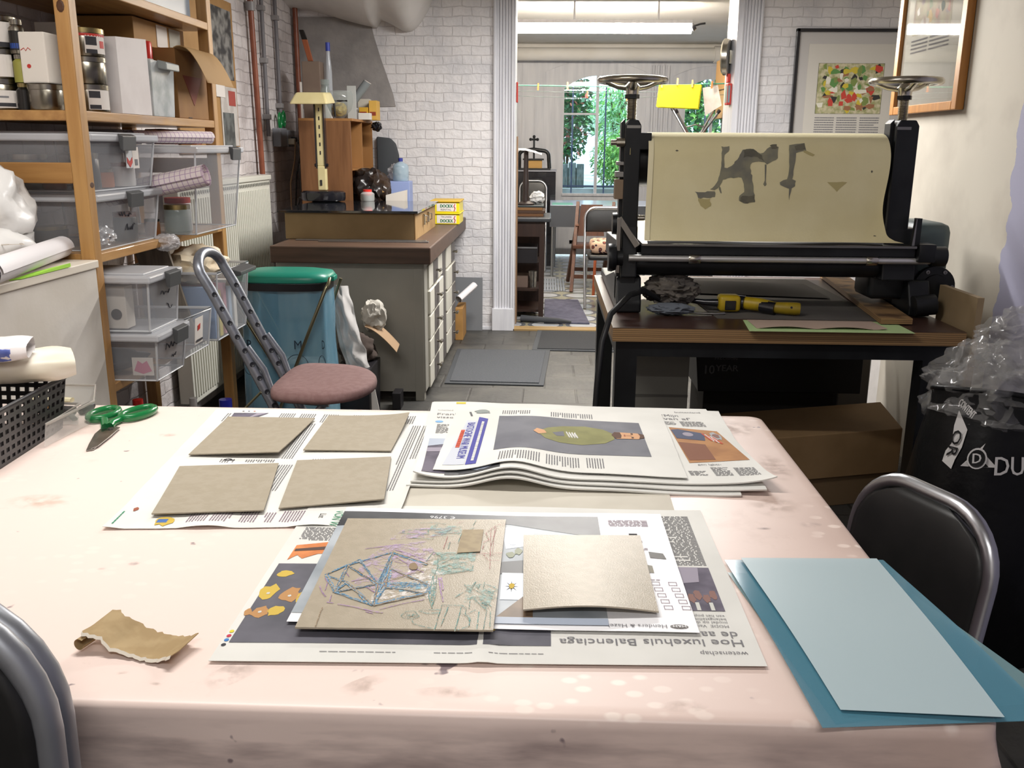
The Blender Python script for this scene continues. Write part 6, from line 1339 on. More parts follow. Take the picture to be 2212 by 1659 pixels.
# ------------------------------------------------------------------ etching press on its plywood table
m_iron = M('black_cast_iron', '141517', r=.38, var='1e2022', sc=6, spec=.4); m_chrome = M('worn_chrome', 'c9c5ba', r=.22, m=1, var='a39c8c', sc=10); m_ply = masonry('plywood_edge', '9a7a52', '8c6c46', '5d4630', (0, 2), 3.0, .007, .0012, bump=.05, rough=.6); m_lamt = M('dark_brown_laminate', '3a2620', r=.32, var='45302a', sc=3)
t = thing('press_table', 'sturdy table with dark brown top, plywood edge and black steel frame under the press', 'table', (.83, 3.76, 0))
MB().box(.231, 1.424, 3.10, 4.43, .702, .7485).build('plywood_board', m_ply, t); MB().box(.231, 1.424, 3.10, 4.43, .7486, .75).build('laminate', m_lamt, t)
b = MB(); b.box(.245, 1.41, 3.125, 3.165, .645, .701); b.box(.245, 1.41, 4.37, 4.41, .645, .701); b.box(.245, .285, 3.165, 4.37, .645, .701); b.box(1.37, 1.41, 3.165, 4.37, .645, .701)
b.build('frame', m_iron, t)
for x in (.245, 1.30):
    for y in (3.125, 4.30): MB().box(x, x + (.075 if x < 1 else .11), y, y + .08, 0, .645).build('leg', m_iron, t)
PY = 3.45
t = thing('etching_press', 'large black etching press with two chrome handwheels and a pale yellow felt over its roller', 'press', (.78, 3.6, .75))
def column(x0, x1, zt, zb=.79, name='column'):
    b = MB(); b.prism([(x0, zb), (x1, zb), (x1, zt - .02), (x1 - .012, zt), (x0 + .012, zt), (x0, zt - .02)], PY - .03, PY + .05, 'y', .004); b.prism([(x0 - .012, zb), (x0 + .002, zb), (x0 + .002, zt + .004), (x0 - .012, zt - .01)], PY + .0, PY + .06, 'y', .002)
    return b.build(name, m_iron, t)
column(.274, .332, 1.445); column(1.232, 1.312, 1.448, .88)
for x in (.274, 1.228):
    b = MB(); b.box(x + .006, x + .055, PY - .0315, PY - .028, 1.415, 1.425); b.build('worn_edge', M('worn_steel', '8f8d88', r=.3, m=1), t)
    b = MB(); b.prism([(PY - .06, .752), (PY + .95, .752), (PY + .95, .79), (PY + .60, .80), (PY + .12, .88), (PY - .02, .88), (PY - .06, .79)] if x < 1 else [(PY - .06, .752), (PY + .12, .752), (PY + .12, .88), (PY - .02, .88), (PY - .06, .79)], x - .012 if x < 1 else 1.335, x + .080 if x < 1 else 1.415, 'x', .006); b.build('foot', m_iron, t)
    b = MB(); b.prism([(PY - .05, .88), (PY + .85, .88), (PY + .85, .97), (PY + .15, .99), (PY + .1, 1.07), (PY - .03, 1.07)], x, x + (.06 if x < 1 else .12), 'x', .006); b.build('side_frame', m_iron, t)
for x, nm in ((.298, 'handwheel'), (1.262, 'handwheel')):
    w = MB(); R_ = .112
    w.tube([(x + R_ * math.cos(a), PY + .01 + R_ * math.sin(a), 1.580) for a in (2 * PI * i / 40 for i in range(40))], .0145, 12, True, flat=.85)
    for k in range(3):
        a = k * 2 * PI / 3 + .5; w.tube([(x, PY + .01, 1.548), (x + .06 * math.cos(a), PY + .01 + .06 * math.sin(a), 1.558), (x + R_ * math.cos(a), PY + .01 + R_ * math.sin(a), 1.578)], .012, 8, flat=.6)
    w.lathe([(.022, 0), (.024, .02), (.03, .03), (.012, .05), (0, .05)], (x, PY + .01, 1.528), 18)
    w = w.build(nm, m_chrome, t, smooth=60)
    b = MB(); b.cyl((x, PY + .01, 1.44), (x, PY + .01, 1.535), .0155)
    for i in range(16): b.lathe([(.0155, 0), (.0185, .002), (.0155, .004)], (x, PY + .01, 1.446 + i * .0052), 14, cap=False)
    b.build('screw', m_chrome, w, smooth=60); MB().lathe([(.026, 0), (.026, .014)], (x, PY + .01, 1.518), 6).build('nut', m_iron, w)
# rollers, rods, bed
b = MB(); b.cyl((.33, PY + .10, 1.30), (1.235, PY + .10, 1.30), .095, n=36); b.build('upper_roller', m_iron, t, smooth=50)
b = MB(); b.cyl((.33, PY + .02, .925), (1.235, PY + .02, .925), .042, n=28); b.cyl((.33, PY + .22, .93), (1.235, PY + .22, .93), .05, n=28); b.build('lower_roller', m_iron, t, smooth=50)
MB().box(.345, 1.325, PY - .10, PY + 1.0, 1.003, 1.012, .001).build('bed', M('bed_steel', '86847e', r=.3, m=1), t)
MB().box(.345, 1.325, PY - .085, PY - .05, .972, 1.002).build('bed_bar', m_iron, t)
b = MB(); b.cyl((.30, PY - .075, .957), (1.41, PY - .075, .957), .0125, n=18); r_o = b.build('drive_rod', M('polished_rod', 'd9d8d5', r=.3, m=.75), t, smooth=50)
for x in (.537, 1.175): MB().lathe([(.0175, 0), (.019, .003), (.019, .039), (.0175, .042)], (x - .02, PY - .075, .957), 20, (1, 0, 0)).build('collar', m_chrome, r_o, smooth=40)
MB().box(.325, 1.24, PY + .20, PY + .24, 1.33, 1.37, .003).build('cross_bar', m_iron, t)
MB().box(.325, .37, PY - .03, PY + .02, 1.34, 1.40, .003).build('bearing_block', m_iron, t)
b = MB(); b.lathe([(.0, 0), (.050, .002), (.052, .014), (.046, .03), (.030, .034), (.030, .055), (0, .055)], (.225, PY - .05, .955), 28, (1, 0, 0)); b.build('drive_gear', m_iron, t, smooth=40)
MB().lathe([(.0, 0), (.04, .002), (.042, .03), (.02, .04), (0, .04)], (.243, PY + .06, 1.07), 24, (1, 0, 0)).build('drive_gear', m_iron, t, smooth=40)
b = MB(); b.beam((.262, PY - .06, 1.10), (.33, PY - .075, 1.00), .012, .02); b.beam((.262, PY - .05, .90), (.262, PY - .06, 1.10), .012, .02); b.build('brace', M('worn_steel'), t)
b = MB(); b.cyl((.245, PY - .02, 1.365), (.275, PY - .02, 1.365), .017, n=16); b.cyl((.225, PY - .02, 1.365), (.245, PY - .02, 1.365), .010, n=12); b.build('bearing', m_chrome, t, smooth=40)
m_shim = M('shim_wood', '7d6a55', r=.6)
for z0, z1, x0 in ((1.285, 1.298, .248), (1.243, 1.263, .245), (1.165, 1.235, .244)): MB().box(x0, .275, PY - .03, PY + .03, z0, z1, .002).build('shim', m_shim if z1 - z0 > .05 else M('pale_steel_shim', '8c8985', r=.4, m=.8), t)
MB().cyl((.328, PY - .06, 1.10), (.352, PY - .06, 1.10), .010).build('pin', m_chrome, t, smooth=50)
MB().box(1.318, 1.336, PY - .09, PY - .06, 1.012, 1.11, .001).build('bed_stop', m_iron, t); MB().hexa([(1.308, PY - .091, 1.013), (1.3175, PY - .091, 1.013), (1.3175, PY - .07, 1.013), (1.308, PY - .07, 1.013)], [(1.315, PY - .091, 1.108), (1.3178, PY - .091, 1.108), (1.3178, PY - .07, 1.108), (1.315, PY - .07, 1.108)]).build('bright_edge', M('worn_steel'), t)
b = MB(); b.cyl((1.385, PY - .075, .975), (1.435, PY - .075, .975), .036, n=24); b.box(1.33, 1.39, PY - .11, PY - .03, .955, 1.02, .004); b.build('rod_end', m_iron, t, smooth=40)
# drive motor and gearbox on the wall side
m_motor = M('motor_grey_green', '4d5a5a', r=.45, var='465253', sc=5)
b = MB(); b.box(1.352, 1.50, PY + .02, PY + .30, .87, 1.085, .035); b.build('motor', m_motor, t, smooth=50)
b = MB(); b.box(1.21, 1.45, PY + .02, PY + .20, .80, .93, .02); b.box(1.34, 1.45, PY + .122, PY + .26, .752, .85, .01); b.build('gearbox', m_iron, t, smooth=50)
b = MB(); b.lathe([(.0, 0), (.045, .0), (.047, .006), (.075, .008), (.078, .025), (.078, .05), (0, .05)], (1.445, PY - .005, .853), 32, (0, 1, 0)); fl = b.build('flange', m_iron, t, smooth=40)
for i in range(6):
    a = i * PI / 3; MB().lathe([(.0075, 0), (.0075, .006), (.004, .0062), (.004, .002), (0, .002)], (1.445 + .063 * math.cos(a), PY + .004, .853 + .063 * math.sin(a)), 10, (0, -1, 0)).build('bolt', M('worn_steel'), fl)
MB().cyl((1.345, PY - .075, .792), (1.42, PY - .075, .80), .038, n=20).build('oil_can_base', m_iron, t, smooth=50)
# felt draped over the roller
FX0, FX1 = .362, 1.212
def _felt(u, v):
    prof = [(PY + .17, 1.355), (PY + .12, 1.395), (PY + .05, 1.402), (PY - .01, 1.385), (PY - .045, 1.34), (PY - .055, 1.28), (PY - .06, 1.20), (PY - .062, 1.12), (PY - .07, 1.06), (PY - .085, 1.022)]
    k = v * (len(prof) - 1); i = min(int(k), len(prof) - 2); f = k - i
    p0, p1, p2, p3 = [prof[min(max(j, 0), len(prof) - 1)] for j in (i - 1, i, i + 1, i + 2)]
    cr = lambda a: .5 * (2 * p1[a] + (p2[a] - p0[a]) * f + (2 * p0[a] - 5 * p1[a] + 4 * p2[a] - p3[a]) * f * f + (3 * p1[a] - p0[a] - 3 * p2[a] + p3[a]) * f ** 3)
    y, z = cr(0), cr(1)
    w = max(0, (v - .3) / .7)
    y += -.006 * math.sin(u * 5 + 1) * w - .012 * w * max(0, (u - .9) / .1) ** 2
    x = FX0 + (FX1 - FX0) * u + (-.008 + .02 * u) * w
    if u > .9: x += .055 * max(0, (v - .90) / .1) ** 2 * ((u - .9) / .1)
    if u > .97: x -= .02 * math.exp(-((v - .74) / .14) ** 2) * (u - .97) / .03
    return V((x, y, z))
fe = thing('felt_blanket', 'pale yellow press felt with grey stains draped over the roller of the press', 'felt', (.79, PY - .06, 1.02))
b = MB(); b.grid(_felt, 60, 60); b.grid(lambda u, v: _felt(u, v) + V((0, .004, -.003 * (v < .3))), 60, 30); o = b.build('felt', M('yellow_felt', 'e4dab0', r=.9, var='d9cd9e', sc=4, bump=.08, bs=120, lo=.35, hi=.7), fe, smooth=70)
MB().grid(lambda u, v: _felt(.0 + .022 * u, .14 + .85 * v) + V((-.002, -.004, 0)), 3, 60).build('folded_hem', M('felt_hem', 'e8dfba', r=.9), fe, smooth=70)
_NV = [(v / 400, _felt(.5, v / 400).z) for v in range(100, 401)]
def felt_uv(px, py):
    u = (px - 1397) / 519.; z = 1.395 - (py - 292) / 225. * .372
    v = min(_NV, key=lambda q: abs(q[1] - z))[0]
    return u, v
class FeltPage(Page):
    def __init__(s): s.w = .85; s.d = .4
    def at(s, u, v, dz=0):
        p = _felt(u, v); e = .004
        n = (_felt(u, v + e) - p).cross(_felt(u + e, v) - p).normalized()
        if n.y > 0: n = -n
        return p + n * dz
fp = FeltPage(); m_st = M('felt_stain', '8a8772', r=.9, var='77756a', sc=14); m_st2 = M('felt_stain_dark', '5f5d52', r=.9, var='6e6a5a', sc=25); m_st3 = M('felt_stain_pale', 'b7aa78', r=.9)
def stain(pts, k, ox, oy, m_, dz=.0012): fp.poly([felt_uv(ox + x / k, oy + y / k) for x, y in pts], m_, fe, 'stain', dz, 40)
def rough(pts, j=9):
    rd = random.Random(len(pts)); o = []
    for p, q in zip(pts, pts[1:] + pts[:1]):
        o.append(p); n = int(math.hypot(q[0] - p[0], q[1] - p[1]) / 40)
        for i in range(1, n + 1): o.append((p[0] + (q[0] - p[0]) * i / (n + 1) + rd.uniform(-j, j), p[1] + (q[1] - p[1]) * i / (n + 1) + rd.uniform(-j, j)))
    return o
stain(rough([(1440, 985), (1530, 980), (1520, 1040), (1475, 1080), (1480, 1220), (1560, 1200), (1640, 1100), (1680, 1020), (1800, 1010), (1880, 1060), (1990, 990), (2090, 990), (2080, 1110), (1960, 1180), (1900, 1150), (1790, 1160), (1770, 1220), (1800, 1300), (1820, 1420), (1840, 1520), (1850, 1600), (1740, 1620), (1665, 1580), (1670, 1530), (1720, 1490), (1710, 1400), (1680, 1330), (1560, 1330), (1470, 1350), (1440, 1420), (1380, 1470), (1330, 1460), (1400, 1390), (1430, 1300), (1445, 1200), (1440, 1060)]), 5.267, 1280, 130, m_st)
stain(rough([(1690, 1025), (1800, 1015), (1900, 1080), (1930, 1150), (1850, 1100), (1740, 1090), (1690, 1110)]), 5.267, 1280, 130, m_st2, .002)
stain(rough([(1990, 975), (2070, 960), (2080, 1000), (2010, 1010)]), 5.267, 1280, 130, m_st2, .002)
stain(rough([(1700, 1530), (1840, 1520), (1850, 1590), (1760, 1620), (1680, 1590)]), 5.267, 1280, 130, m_st2, .002)
stain(rough([(1160, 1490), (1385, 1480), (1390, 1545), (1340, 1560), (1200, 1560)]), 5.267, 1280, 130, m_st)
stain(rough([(1200, 1562), (1340, 1562), (1350, 1650), (1290, 1685), (1235, 1650)]), 5.267, 1280, 130, m_st3)
stain([(1935, 1180), (1955, 1180), (1958, 1370), (1968, 1400), (1950, 1425), (1930, 1400), (1945, 1360)], 5.267, 1280, 130, m_st)
stain([(1430, 1420), (1450, 1440), (1465, 1505), (1450, 1500), (1430, 1460)], 5.267, 1280, 130, m_st)
stain([(1612, 1170), (1616, 1170), (1616, 1240), (1610, 1240)], 5.267, 1050 + 0, 100, m_st3)
stain(rough([(360, 1130), (480, 1115), (490, 1170), (410, 1190), (400, 1290), (390, 1385), (418, 1400), (415, 1440), (390, 1455), (376, 1550), (370, 1460), (300, 1430), (295, 1410), (350, 1385), (362, 1290), (358, 1200)], 4), 3.606, 1600, 0, m_st)
stain(rough([(400, 1140), (480, 1120), (485, 1160), (410, 1170)], 4), 3.606, 1600, 0, m_st2, .002)
stain(rough([(660, 1405), (815, 1405), (740, 1480)], 4), 3.606, 1600, 0, m_st3)
stain(rough([(470, 1165), (555, 1200), (540, 1215), (470, 1185)], 3), 3.606, 1600, 0, m_st3)
for x, y, w, h in ((990, 1325, 8, 10), (1455, 1178, 14, 6), (1030, 408, 12, 5)): stain([(x, y), (x + w, y - h), (x + 2 * w, y), (x + w, y + h)], 3.606, 1600 if x < 1400 else 1050, 0 if y > 500 else 390, m_st2)
tag(MB().grid(lambda u, v: (.365 + .84 * u, PY - .092 + .02 * v, 1.0135 + .006 * v + .002 * math.sin(u * 9)), 20, 2, .003).build('black_felt', M('black_felt', '232120', r=.95)), 'thin dark felt edge lying under the yellow felt on the press bed', 'felt')

# things lying on the press table
tag(MB().hexa([(.62, 3.30, .7505), (1.22, 3.29, .7505), (1.22, 4.38, .7505), (.55, 4.38, .7505)], [(.62, 3.30, .7525), (1.22, 3.29, .7525), (1.22, 4.38, .7525), (.55, 4.38, .7525)]).build('grey_mat_board', M('dark_greyboard', '55514d', r=.8, var='5f5b56', sc=5)), 'large dark grey board lying under the press rollers', 'board')
tag(MB().grid(lambda u, v: (.56 + .60 * u, 3.86 + .40 * v - .1 * u, .7535 + .022 * math.sin(PI * u) * math.sin(PI * v) + .004), 20, 14, .001).build('grey_felt', M('grey_felt', '504c49', r=.95)), 'wrinkled grey felt lying at the back of the press table', 'felt')
tag(MB().grid(lambda u, v: (.688 + .552 * u + .02 * v * (1 - u), 3.068 + .205 * v, .7512 + .0), 4, 4, .0006).build('green_sheet', M('pale_green_paper', 'b9d69a', r=.7)), 'pale green paper sheet at the front edge of the press table', 'paper')
tag(MB().grid(lambda u, v: (.722 + .44 * u, 3.11 + .16 * v, .7530 + .008 * abs(math.sin(u * PI * 2.2)) * (1 - v)), 30, 8, .0008).build('pink_sheet', M('pinkish_paper', 'c0aa9b', r=.7)), 'pinkish grey sheet lying on the pale green one', 'paper')
tag(MB().hexa([(1.175, 3.215, .7545), (1.285, 3.215, .7545), (1.415, 4.42, .7545), (1.305, 4.42, .7545)], [(1.175, 3.215, .774), (1.285, 3.215, .774), (1.415, 4.42, .774), (1.305, 4.42, .774)]).build('plywood_strip', m_ply), 'long plywood strip lying from the table front under the press', 'plywood')
m_hg = M('yellow_housing', 'b89c1c', r=.45, var='8f7a1a', sc=10)
t = thing('heat_gun', 'dirty yellow and black hot air gun lying on the press table', 'tool', (.78, 3.42, .755))
MB().tube([(.735, 3.435, .788), (.80, 3.41, .784), (.84, 3.38, .780), (.915, 3.36, .779), (.93, 3.358, .779)], .022, 14, rs=[.024, .025, .021, .024, .022]).build('body', m_hg, t, smooth=50)
b = MB(); b.box(.645, .725, 3.40, 3.47, .757, .817, .012); b.build('handle_block', m_hg, t, smooth=50); MB().box(.665, .705, 3.394, 3.40, .765, .80, .002).build('black_panel', m_bk, t)
MB().tube([(.80, 3.405, .780), (.845, 3.37, .777)], .0235, 14).build('black_sleeve', m_bk, t, smooth=50); MB().tube([(.72, 3.44, .788), (.745, 3.425, .788)], .026, 14).build('black_sleeve', m_bk, t, smooth=50)
MB().tube([(.65, 3.44, .785), (.60, 3.45, .785), (.53, 3.47, .79)], .010, 10, rs=[.016, .012, .008]).build('cable_guard', m_bk, t, smooth=50)
MB().lathe([(.004, 0), (.004, .002), (0, .002)], (.895, 3.342, .787), 10, (0, -1, .3)).build('screw_hole', m_bk, t)
tag(MB().blob((.475, 3.49, .825), (.10, .085, .056), .35, 2.6, 5, 3, ridge=True).build('dirty_rag', M('grey_rag', '57524e', r=.95, var='6a645c', sc=18), smooth=50), 'crumpled grey rag lying at the press foot on the table', 'rag')
tag(MB().blob((.46, 3.37, .772), (.085, .05, .02), .3, 3, 4, 9, ridge=True).build('folded_rag', M('blue_grey_rag', '6a7078', r=.95), smooth=50), 'folded bluish rag under the crumpled grey one on the press table', 'rag')
tag(MB().tube([(.53, 3.375, .757), (.62, 3.36, .757), (.66, 3.37, .757)], .006, 8, rs=[.003, .006, .007]).build('knife', m_steel, smooth=50), 'thin steel blade lying between the rags and the yellow tool', 'knife')
tag(MB().tube([(.42, 3.42, .80), (.36, 3.36, .84), (.30, 3.28, .835), (.225, 3.14, .79), (.195, 3.09, .70), (.180, 3.06, .55), (.170, 3.05, .30), (.165, 3.05, .02)], .0105, 10).build('power_cable', M('black_rubber', '17181a', r=.5), smooth=80), 'thick black cable hanging over the left edge of the press table to the floor', 'cable')

# stuff stored under the press table and beside it
t = thing('grey_carton', 'grey cardboard carton under the left end of the press table', 'carton', (.45, 3.6, 0)); MB().box(.345, .55, 3.42, 3.85, .001, .585, .003).build('carton', M('grey_carton', '7b7a72', r=.8), t); MB().box(.345, .55, 3.418, 3.4205, .42, .43).build('seam', M('grey_carton_dark', '5c5b55', r=.8), t)
t = thing('lower_carton', 'dark carton under the lettered black one below the press table', 'carton', (.9, 4.05, 0)); MB().box(.70, 1.27, 3.93, 4.28, .001, .322, .003).build('carton', M('dark_carton', '2b2826', r=.8), t)
t = thing('black_carton', 'black lettered carton under the press table between the grey carton and a leaning board', 'carton', (1.0, 4.05, .325)); MB().hexa([(.665, 3.87, .325), (1.36, 3.87, .325), (1.36, 4.28, .325), (.665, 4.28, .325)], [(.635, 3.87, .635), (1.36, 3.87, .635), (1.36, 4.28, .635), (.635, 4.28, .635)], .003).build('carton', M('black_print', '17171a', r=.5), t)
m_gl = M('dim_print', '77787c', r=.6)
lettering('10', m_gl, t, (.69, 3.8685, .405), (1, 0, 0), (0, 0, 1), .038, .04, bold=.0008); lettering('YEAR', m_gl, t, (.735, 3.8685, .418), (1, 0, 0), (0, 0, 1), .027, .096, bold=.0006)
lettering('PRECISION', m_gl, t, (.73, 3.8685, .468), (1, 0, 0), (0, 0, 1), .010, .095)
t = thing('cardboard_box', 'long brown cardboard box lying under the right half of the press table', 'carton', (1.1, 3.55, .1))
MB().hexa([(.66, 3.24, .121), (1.392, 3.455, .121), (1.44, 3.84, .121), (.72, 3.62, .121)], [(.66, 3.24, .30), (1.392, 3.455, .30), (1.44, 3.84, .30), (.72, 3.62, .30)], .003).build('carton', M('brown_carton', '8f7350', r=.8, var='856a48', sc=5), t)
tag(MB().hexa([(.70, 3.26, .001), (1.38, 3.46, .001), (1.42, 3.80, .001), (.74, 3.60, .001)], [(.69, 3.26, .118), (1.385, 3.465, .118), (1.43, 3.81, .118), (.74, 3.60, .118)], .002).build('flat_cartons', M('brown_carton_dark', '6f5a40', r=.85)), 'darker flattened cartons under the long brown cardboard box', 'carton')
tag(MB().hexa([(1.38, 4.18, 0), (1.50, 4.16, 0), (1.50, 4.18, 0), (1.38, 4.20, 0)], [(1.38, 4.26, .59), (1.52, 4.24, .59), (1.52, 4.26, .59), (1.38, 4.28, .59)]).build('leaning_board', M('grey_board_dull', '6b655e', r=.8)), 'dull grey board leaning behind the long brown box under the press table', 'board')
tag(MB().hexa([(1.440, 3.12, 0), (1.462, 3.12, 0), (1.462, 3.43, 0), (1.440, 3.43, 0)], [(1.455, 3.12, .865), (1.477, 3.12, .865), (1.477, 3.43, .865), (1.455, 3.43, .865)]).build('leaning_plywood', M('pale_plywood', '9c8869', r=.7, var='8f7b5d', sc=4)), 'pale plywood board standing between the press table and the right wall', 'plywood')
t = thing('black_bag', 'big black bag with white lettering stuffed with clear plastic by the right wall', 'bag', (1.22, 2.42, 0))
def bagp(u, v):
    a = 2 * PI * u; z = .70 * v; k = 1 + .06 * math.sin(a * 3 + v * 4) + .05 * noise.noise(V((math.cos(a) * 2, math.sin(a) * 2, v * 3)))
    r = (.205 + .045 * math.sin(PI * min(1, v * 1.05)) - .035 * v) * k
    return V((1.225 + r * math.cos(a), 2.43 + r * math.sin(a) * .95, z + .05 * v * v * math.sin(a - 2.6)))
MB().grid(bagp, 60, 24).build('bag_skin', M('black_poly_bag', '070709', r=.42, spec=.3, bump=.35, bs=16), t, smooth=80)
b = MB(); b.tube([(bagp(i / 40, 1) + V((0, 0, .003))) for i in range(40)], .007, 6, True); b.tube([V((1.36, 2.25, .70)), V((1.375, 2.215, .745)), V((1.40, 2.22, .76)), V((1.41, 2.26, .73))], .012, 8); b.build('rim', M('black_poly_bag'), t, smooth=80)
def on_bag(x, z, out=.004):
    """x metres round the front of the bag, z height"""
    u = .75 + x / (2 * PI * .23); p = bagp(u % 1, z / .70); n = V((p.x - 1.225, p.y - 2.43, 0)).normalized(); return p + n * out
m_wp = M('white_print', 'c9c6c4', r=.6)
def bag_text(s_, x, z, h, ang, w=None, m_=m_wp, out=.004, bold=.0008):
    a = math.radians(ang); lettering(s_, m_, t, (x, z, 0), (math.cos(a), math.sin(a), 0), (-math.sin(a), math.cos(a), 0), h, w, lambda p: on_bag(p.x, p.y, out), bold=bold, name='bag_lettering')
def bag_poly(pts, m_, out=.004, nm='bag_print'):
    b = MB(); b.faces([on_bag(x, z, out) for x, z in pts], [tuple(range(len(pts)))]); b.build(nm, m_, t)
bag_text('DUNLOP', -.088, .520, .042, 4, .24)
bag_text('CONTENT', -.225, .668, .017, -28, .062)
bag_poly([(-.215, .655), (-.175, .615), (-.178, .575), (-.188, .545), (-.192, .522), (-.222, .535), (-.220, .56), (-.208, .58), (-.216, .62)], m_wp); bag_text('OR', -.211, .612, .026, -92, .062, M('black_poly_bag'), .0065)
bag_poly([(-.171, .533), (-.125, .586), (-.121, .590), (-.128, .573), (-.083, .538), (-.128, .536)], m_wp); bag_poly([(-.135 + .024 * math.cos(a), .555 + .024 * math.sin(a)) for a in (2 * PI * i / 20 for i in range(20))], m_wp, .0055); bag_poly([(-.135 + .020 * math.cos(a), .555 + .020 * math.sin(a)) for a in (2 * PI * i / 20 for i in range(20))], M('black_poly_bag'), .007); bag_text('D', -.144, .544, .022, 8, .02, m_wp, .0085)
MB().blob((1.22, 2.43, .72), (.185, .175, .13), .30, 1.7, 5, 5, ridge=True).blob((1.20, 2.41, .70), (.14, .14, .11), .35, 2., 5, 15, ridge=True).build('clear_plastic', M('clear_film', 'b4b3b1', r=.08, alpha=.20, spec=1.), t, smooth=40)
MB().blob((1.33, 2.50, .83), (.14, .12, .10), .35, 1.8, 5, 8, ridge=True).build('clear_plastic', M('clear_film'), t, smooth=40)

# pictures on the wall
t = thing('framed_picture', 'black framed comic-like print with captions on the brick wall right of the doorway', 'picture', (2.1, 6.82, 1.2))
b = MB(); x0, x1, z0, z1 = 1.705, 2.50, 1.20, 2.15
for q in ((x0, x1, z1 - .022, z1), (x0, x1, z0, z0 + .022), (x0, x0 + .022, z0, z1), (x1 - .022, x1, z0, z1)): b.box(q[0], q[1], 6.805, 6.84, q[2], q[3], .002)
b.build('frame', m_bk, t); MB().box(x0 + .02, x1 - .02, 6.825, 6.838, z0 + .02, z1 - .02).build('mount', M('grey_mount', 'bdb9b5', r=.6), t); MB().box(1.80, 2.40, 6.822, 6.825, 1.28, 2.05).build('paper', M('print_paper', 'cdc8be', r=.6), t)
class WallPage(Page):
    def __init__(s, o, du, dv, n): s.o, s.du, s.dv, s.n = V(o), V(du), V(dv), V(n); s.w, s.d = s.du.length, s.dv.length
    def at(s, u, v, dz=0): return s.o + s.du * u + s.dv * v + s.n * dz
def collage(pg, par, cols, seed, n):
    rd = random.Random(seed); b = MB()
    for i in range(n):
        cu, cv = rd.uniform(.06, .94), rd.uniform(.06, .94); ru, rv = rd.uniform(.03, .10), rd.uniform(.03, .12); k = rd.choice((3, 4, 5, 7))
        a0 = rd.uniform(0, 6); pts = [(min(max(cu + ru * math.cos(a0 + 2 * PI * j / k) * rd.uniform(.5, 1.2), 0), 1), min(max(cv + rv * math.sin(a0 + 2 * PI * j / k) * rd.uniform(.5, 1.2), 0), 1)) for j in range(k)]
        b.faces([pg.at(u, v, .0008 + i * .00002) for u, v in pts], [tuple(range(k))], i % len(cols))
    b.build('print', cols, par)
cl = [M('comic_' + c, c, r=.6) for c in ('5d8a4a', 'c9b43c', 'c24436', 'e0dccb', '33322f', '7a8a4a', '9a6a4a')]
wp = WallPage((1.877, 6.8215, 1.587), (.45, 0, 0), (0, 0, .335), (0, -1, 0))
b = MB(); b.faces([wp.at(-.005, -.005), wp.at(1.005, -.005), wp.at(1.005, 1.005), wp.at(-.005, 1.005)], [(0, 1, 2, 3)]); b.build('print_border', m_dk, t)
b = MB(); b.faces([wp.at(0, 0, .0005), wp.at(1, 0, .0005), wp.at(1, 1, .0005), wp.at(0, 1, .0005)], [(0, 1, 2, 3)]); b.build('print_ground', M('comic_ground', '9a9a6a', r=.6, var='c9c0a0', sc=30), t)
collage(wp, t, cl, 3, 80)
WallPage((1.877, 6.8215, 1.40), (.45, 0, 0), (0, 0, .17), (0, -1, 0)).columns([(.0, .1, .3, .95), (.34, .1, .66, .95), (.70, .2, 1.0, .95)], m_ink, t, 0, .016, 'caption_text')
t = thing('framed_picture', 'orange wooden framed print hanging on the plaster wall above the press', 'picture', (1.61, 4.15, 1.5))
b = MB(); y0, y1, z0, z1 = 3.80, 4.52, 1.50, 2.36
def fr(y0_, y1_, z0_, z1_): b.box(1.585, 1.618, y0_, y1_, z0_, z1_, .003)
fr(y0, y0 + .045, z0, z1); fr(y1 - .045, y1, z0, z1); fr(y0 + .046, y1 - .046, z0, z0 + .035); fr(y0 + .046, y1 - .046, z1 - .04, z1)
b.build('frame', wood('orange_pine_frame', 'b0783a', '9a652e', 2, .35), t)
MB().box(1.602, 1.610, y0 + .04, y1 - .04, z0 + .03, z1 - .035).build('paper', M('picture_paper', 'cfcabb', r=.6), t)
wq = WallPage((1.6015, 4.38, 1.83), (0, -.40, 0), (0, 0, .42), (-1, 0, 0))
b = MB(); b.faces([wq.at(0, 0, .0003), wq.at(1, 0, .0003), wq.at(1, 1, .0003), wq.at(0, 1, .0003)], [(0, 1, 2, 3)]); b.build('print_ground', M('pastel_ground', 'b0a98c', r=.6, var='a08a78', sc=14), t)
collage(wq, t, [M('pastel_' + c, c, r=.6) for c in ('6d8a68', 'b8605a', 'c9a55c', 'c9c4bc', '8a7a80', '4a5a52')], 8, 40)
WallPage((1.6015, 4.38, 1.735), (0, -.40, 0), (0, 0, .08), (-1, 0, 0)).columns([(.0, .1, .45, .95), (.5, .1, 1, .95)], m_ink, t, 0, .016, 'caption_text')
MB().box(1.5985, 1.600, y0 + .042, y1 - .042, z0 + .033, z1 - .038).build('glass', glassy('picture_glass', 'ffffff', .02, .10), t)

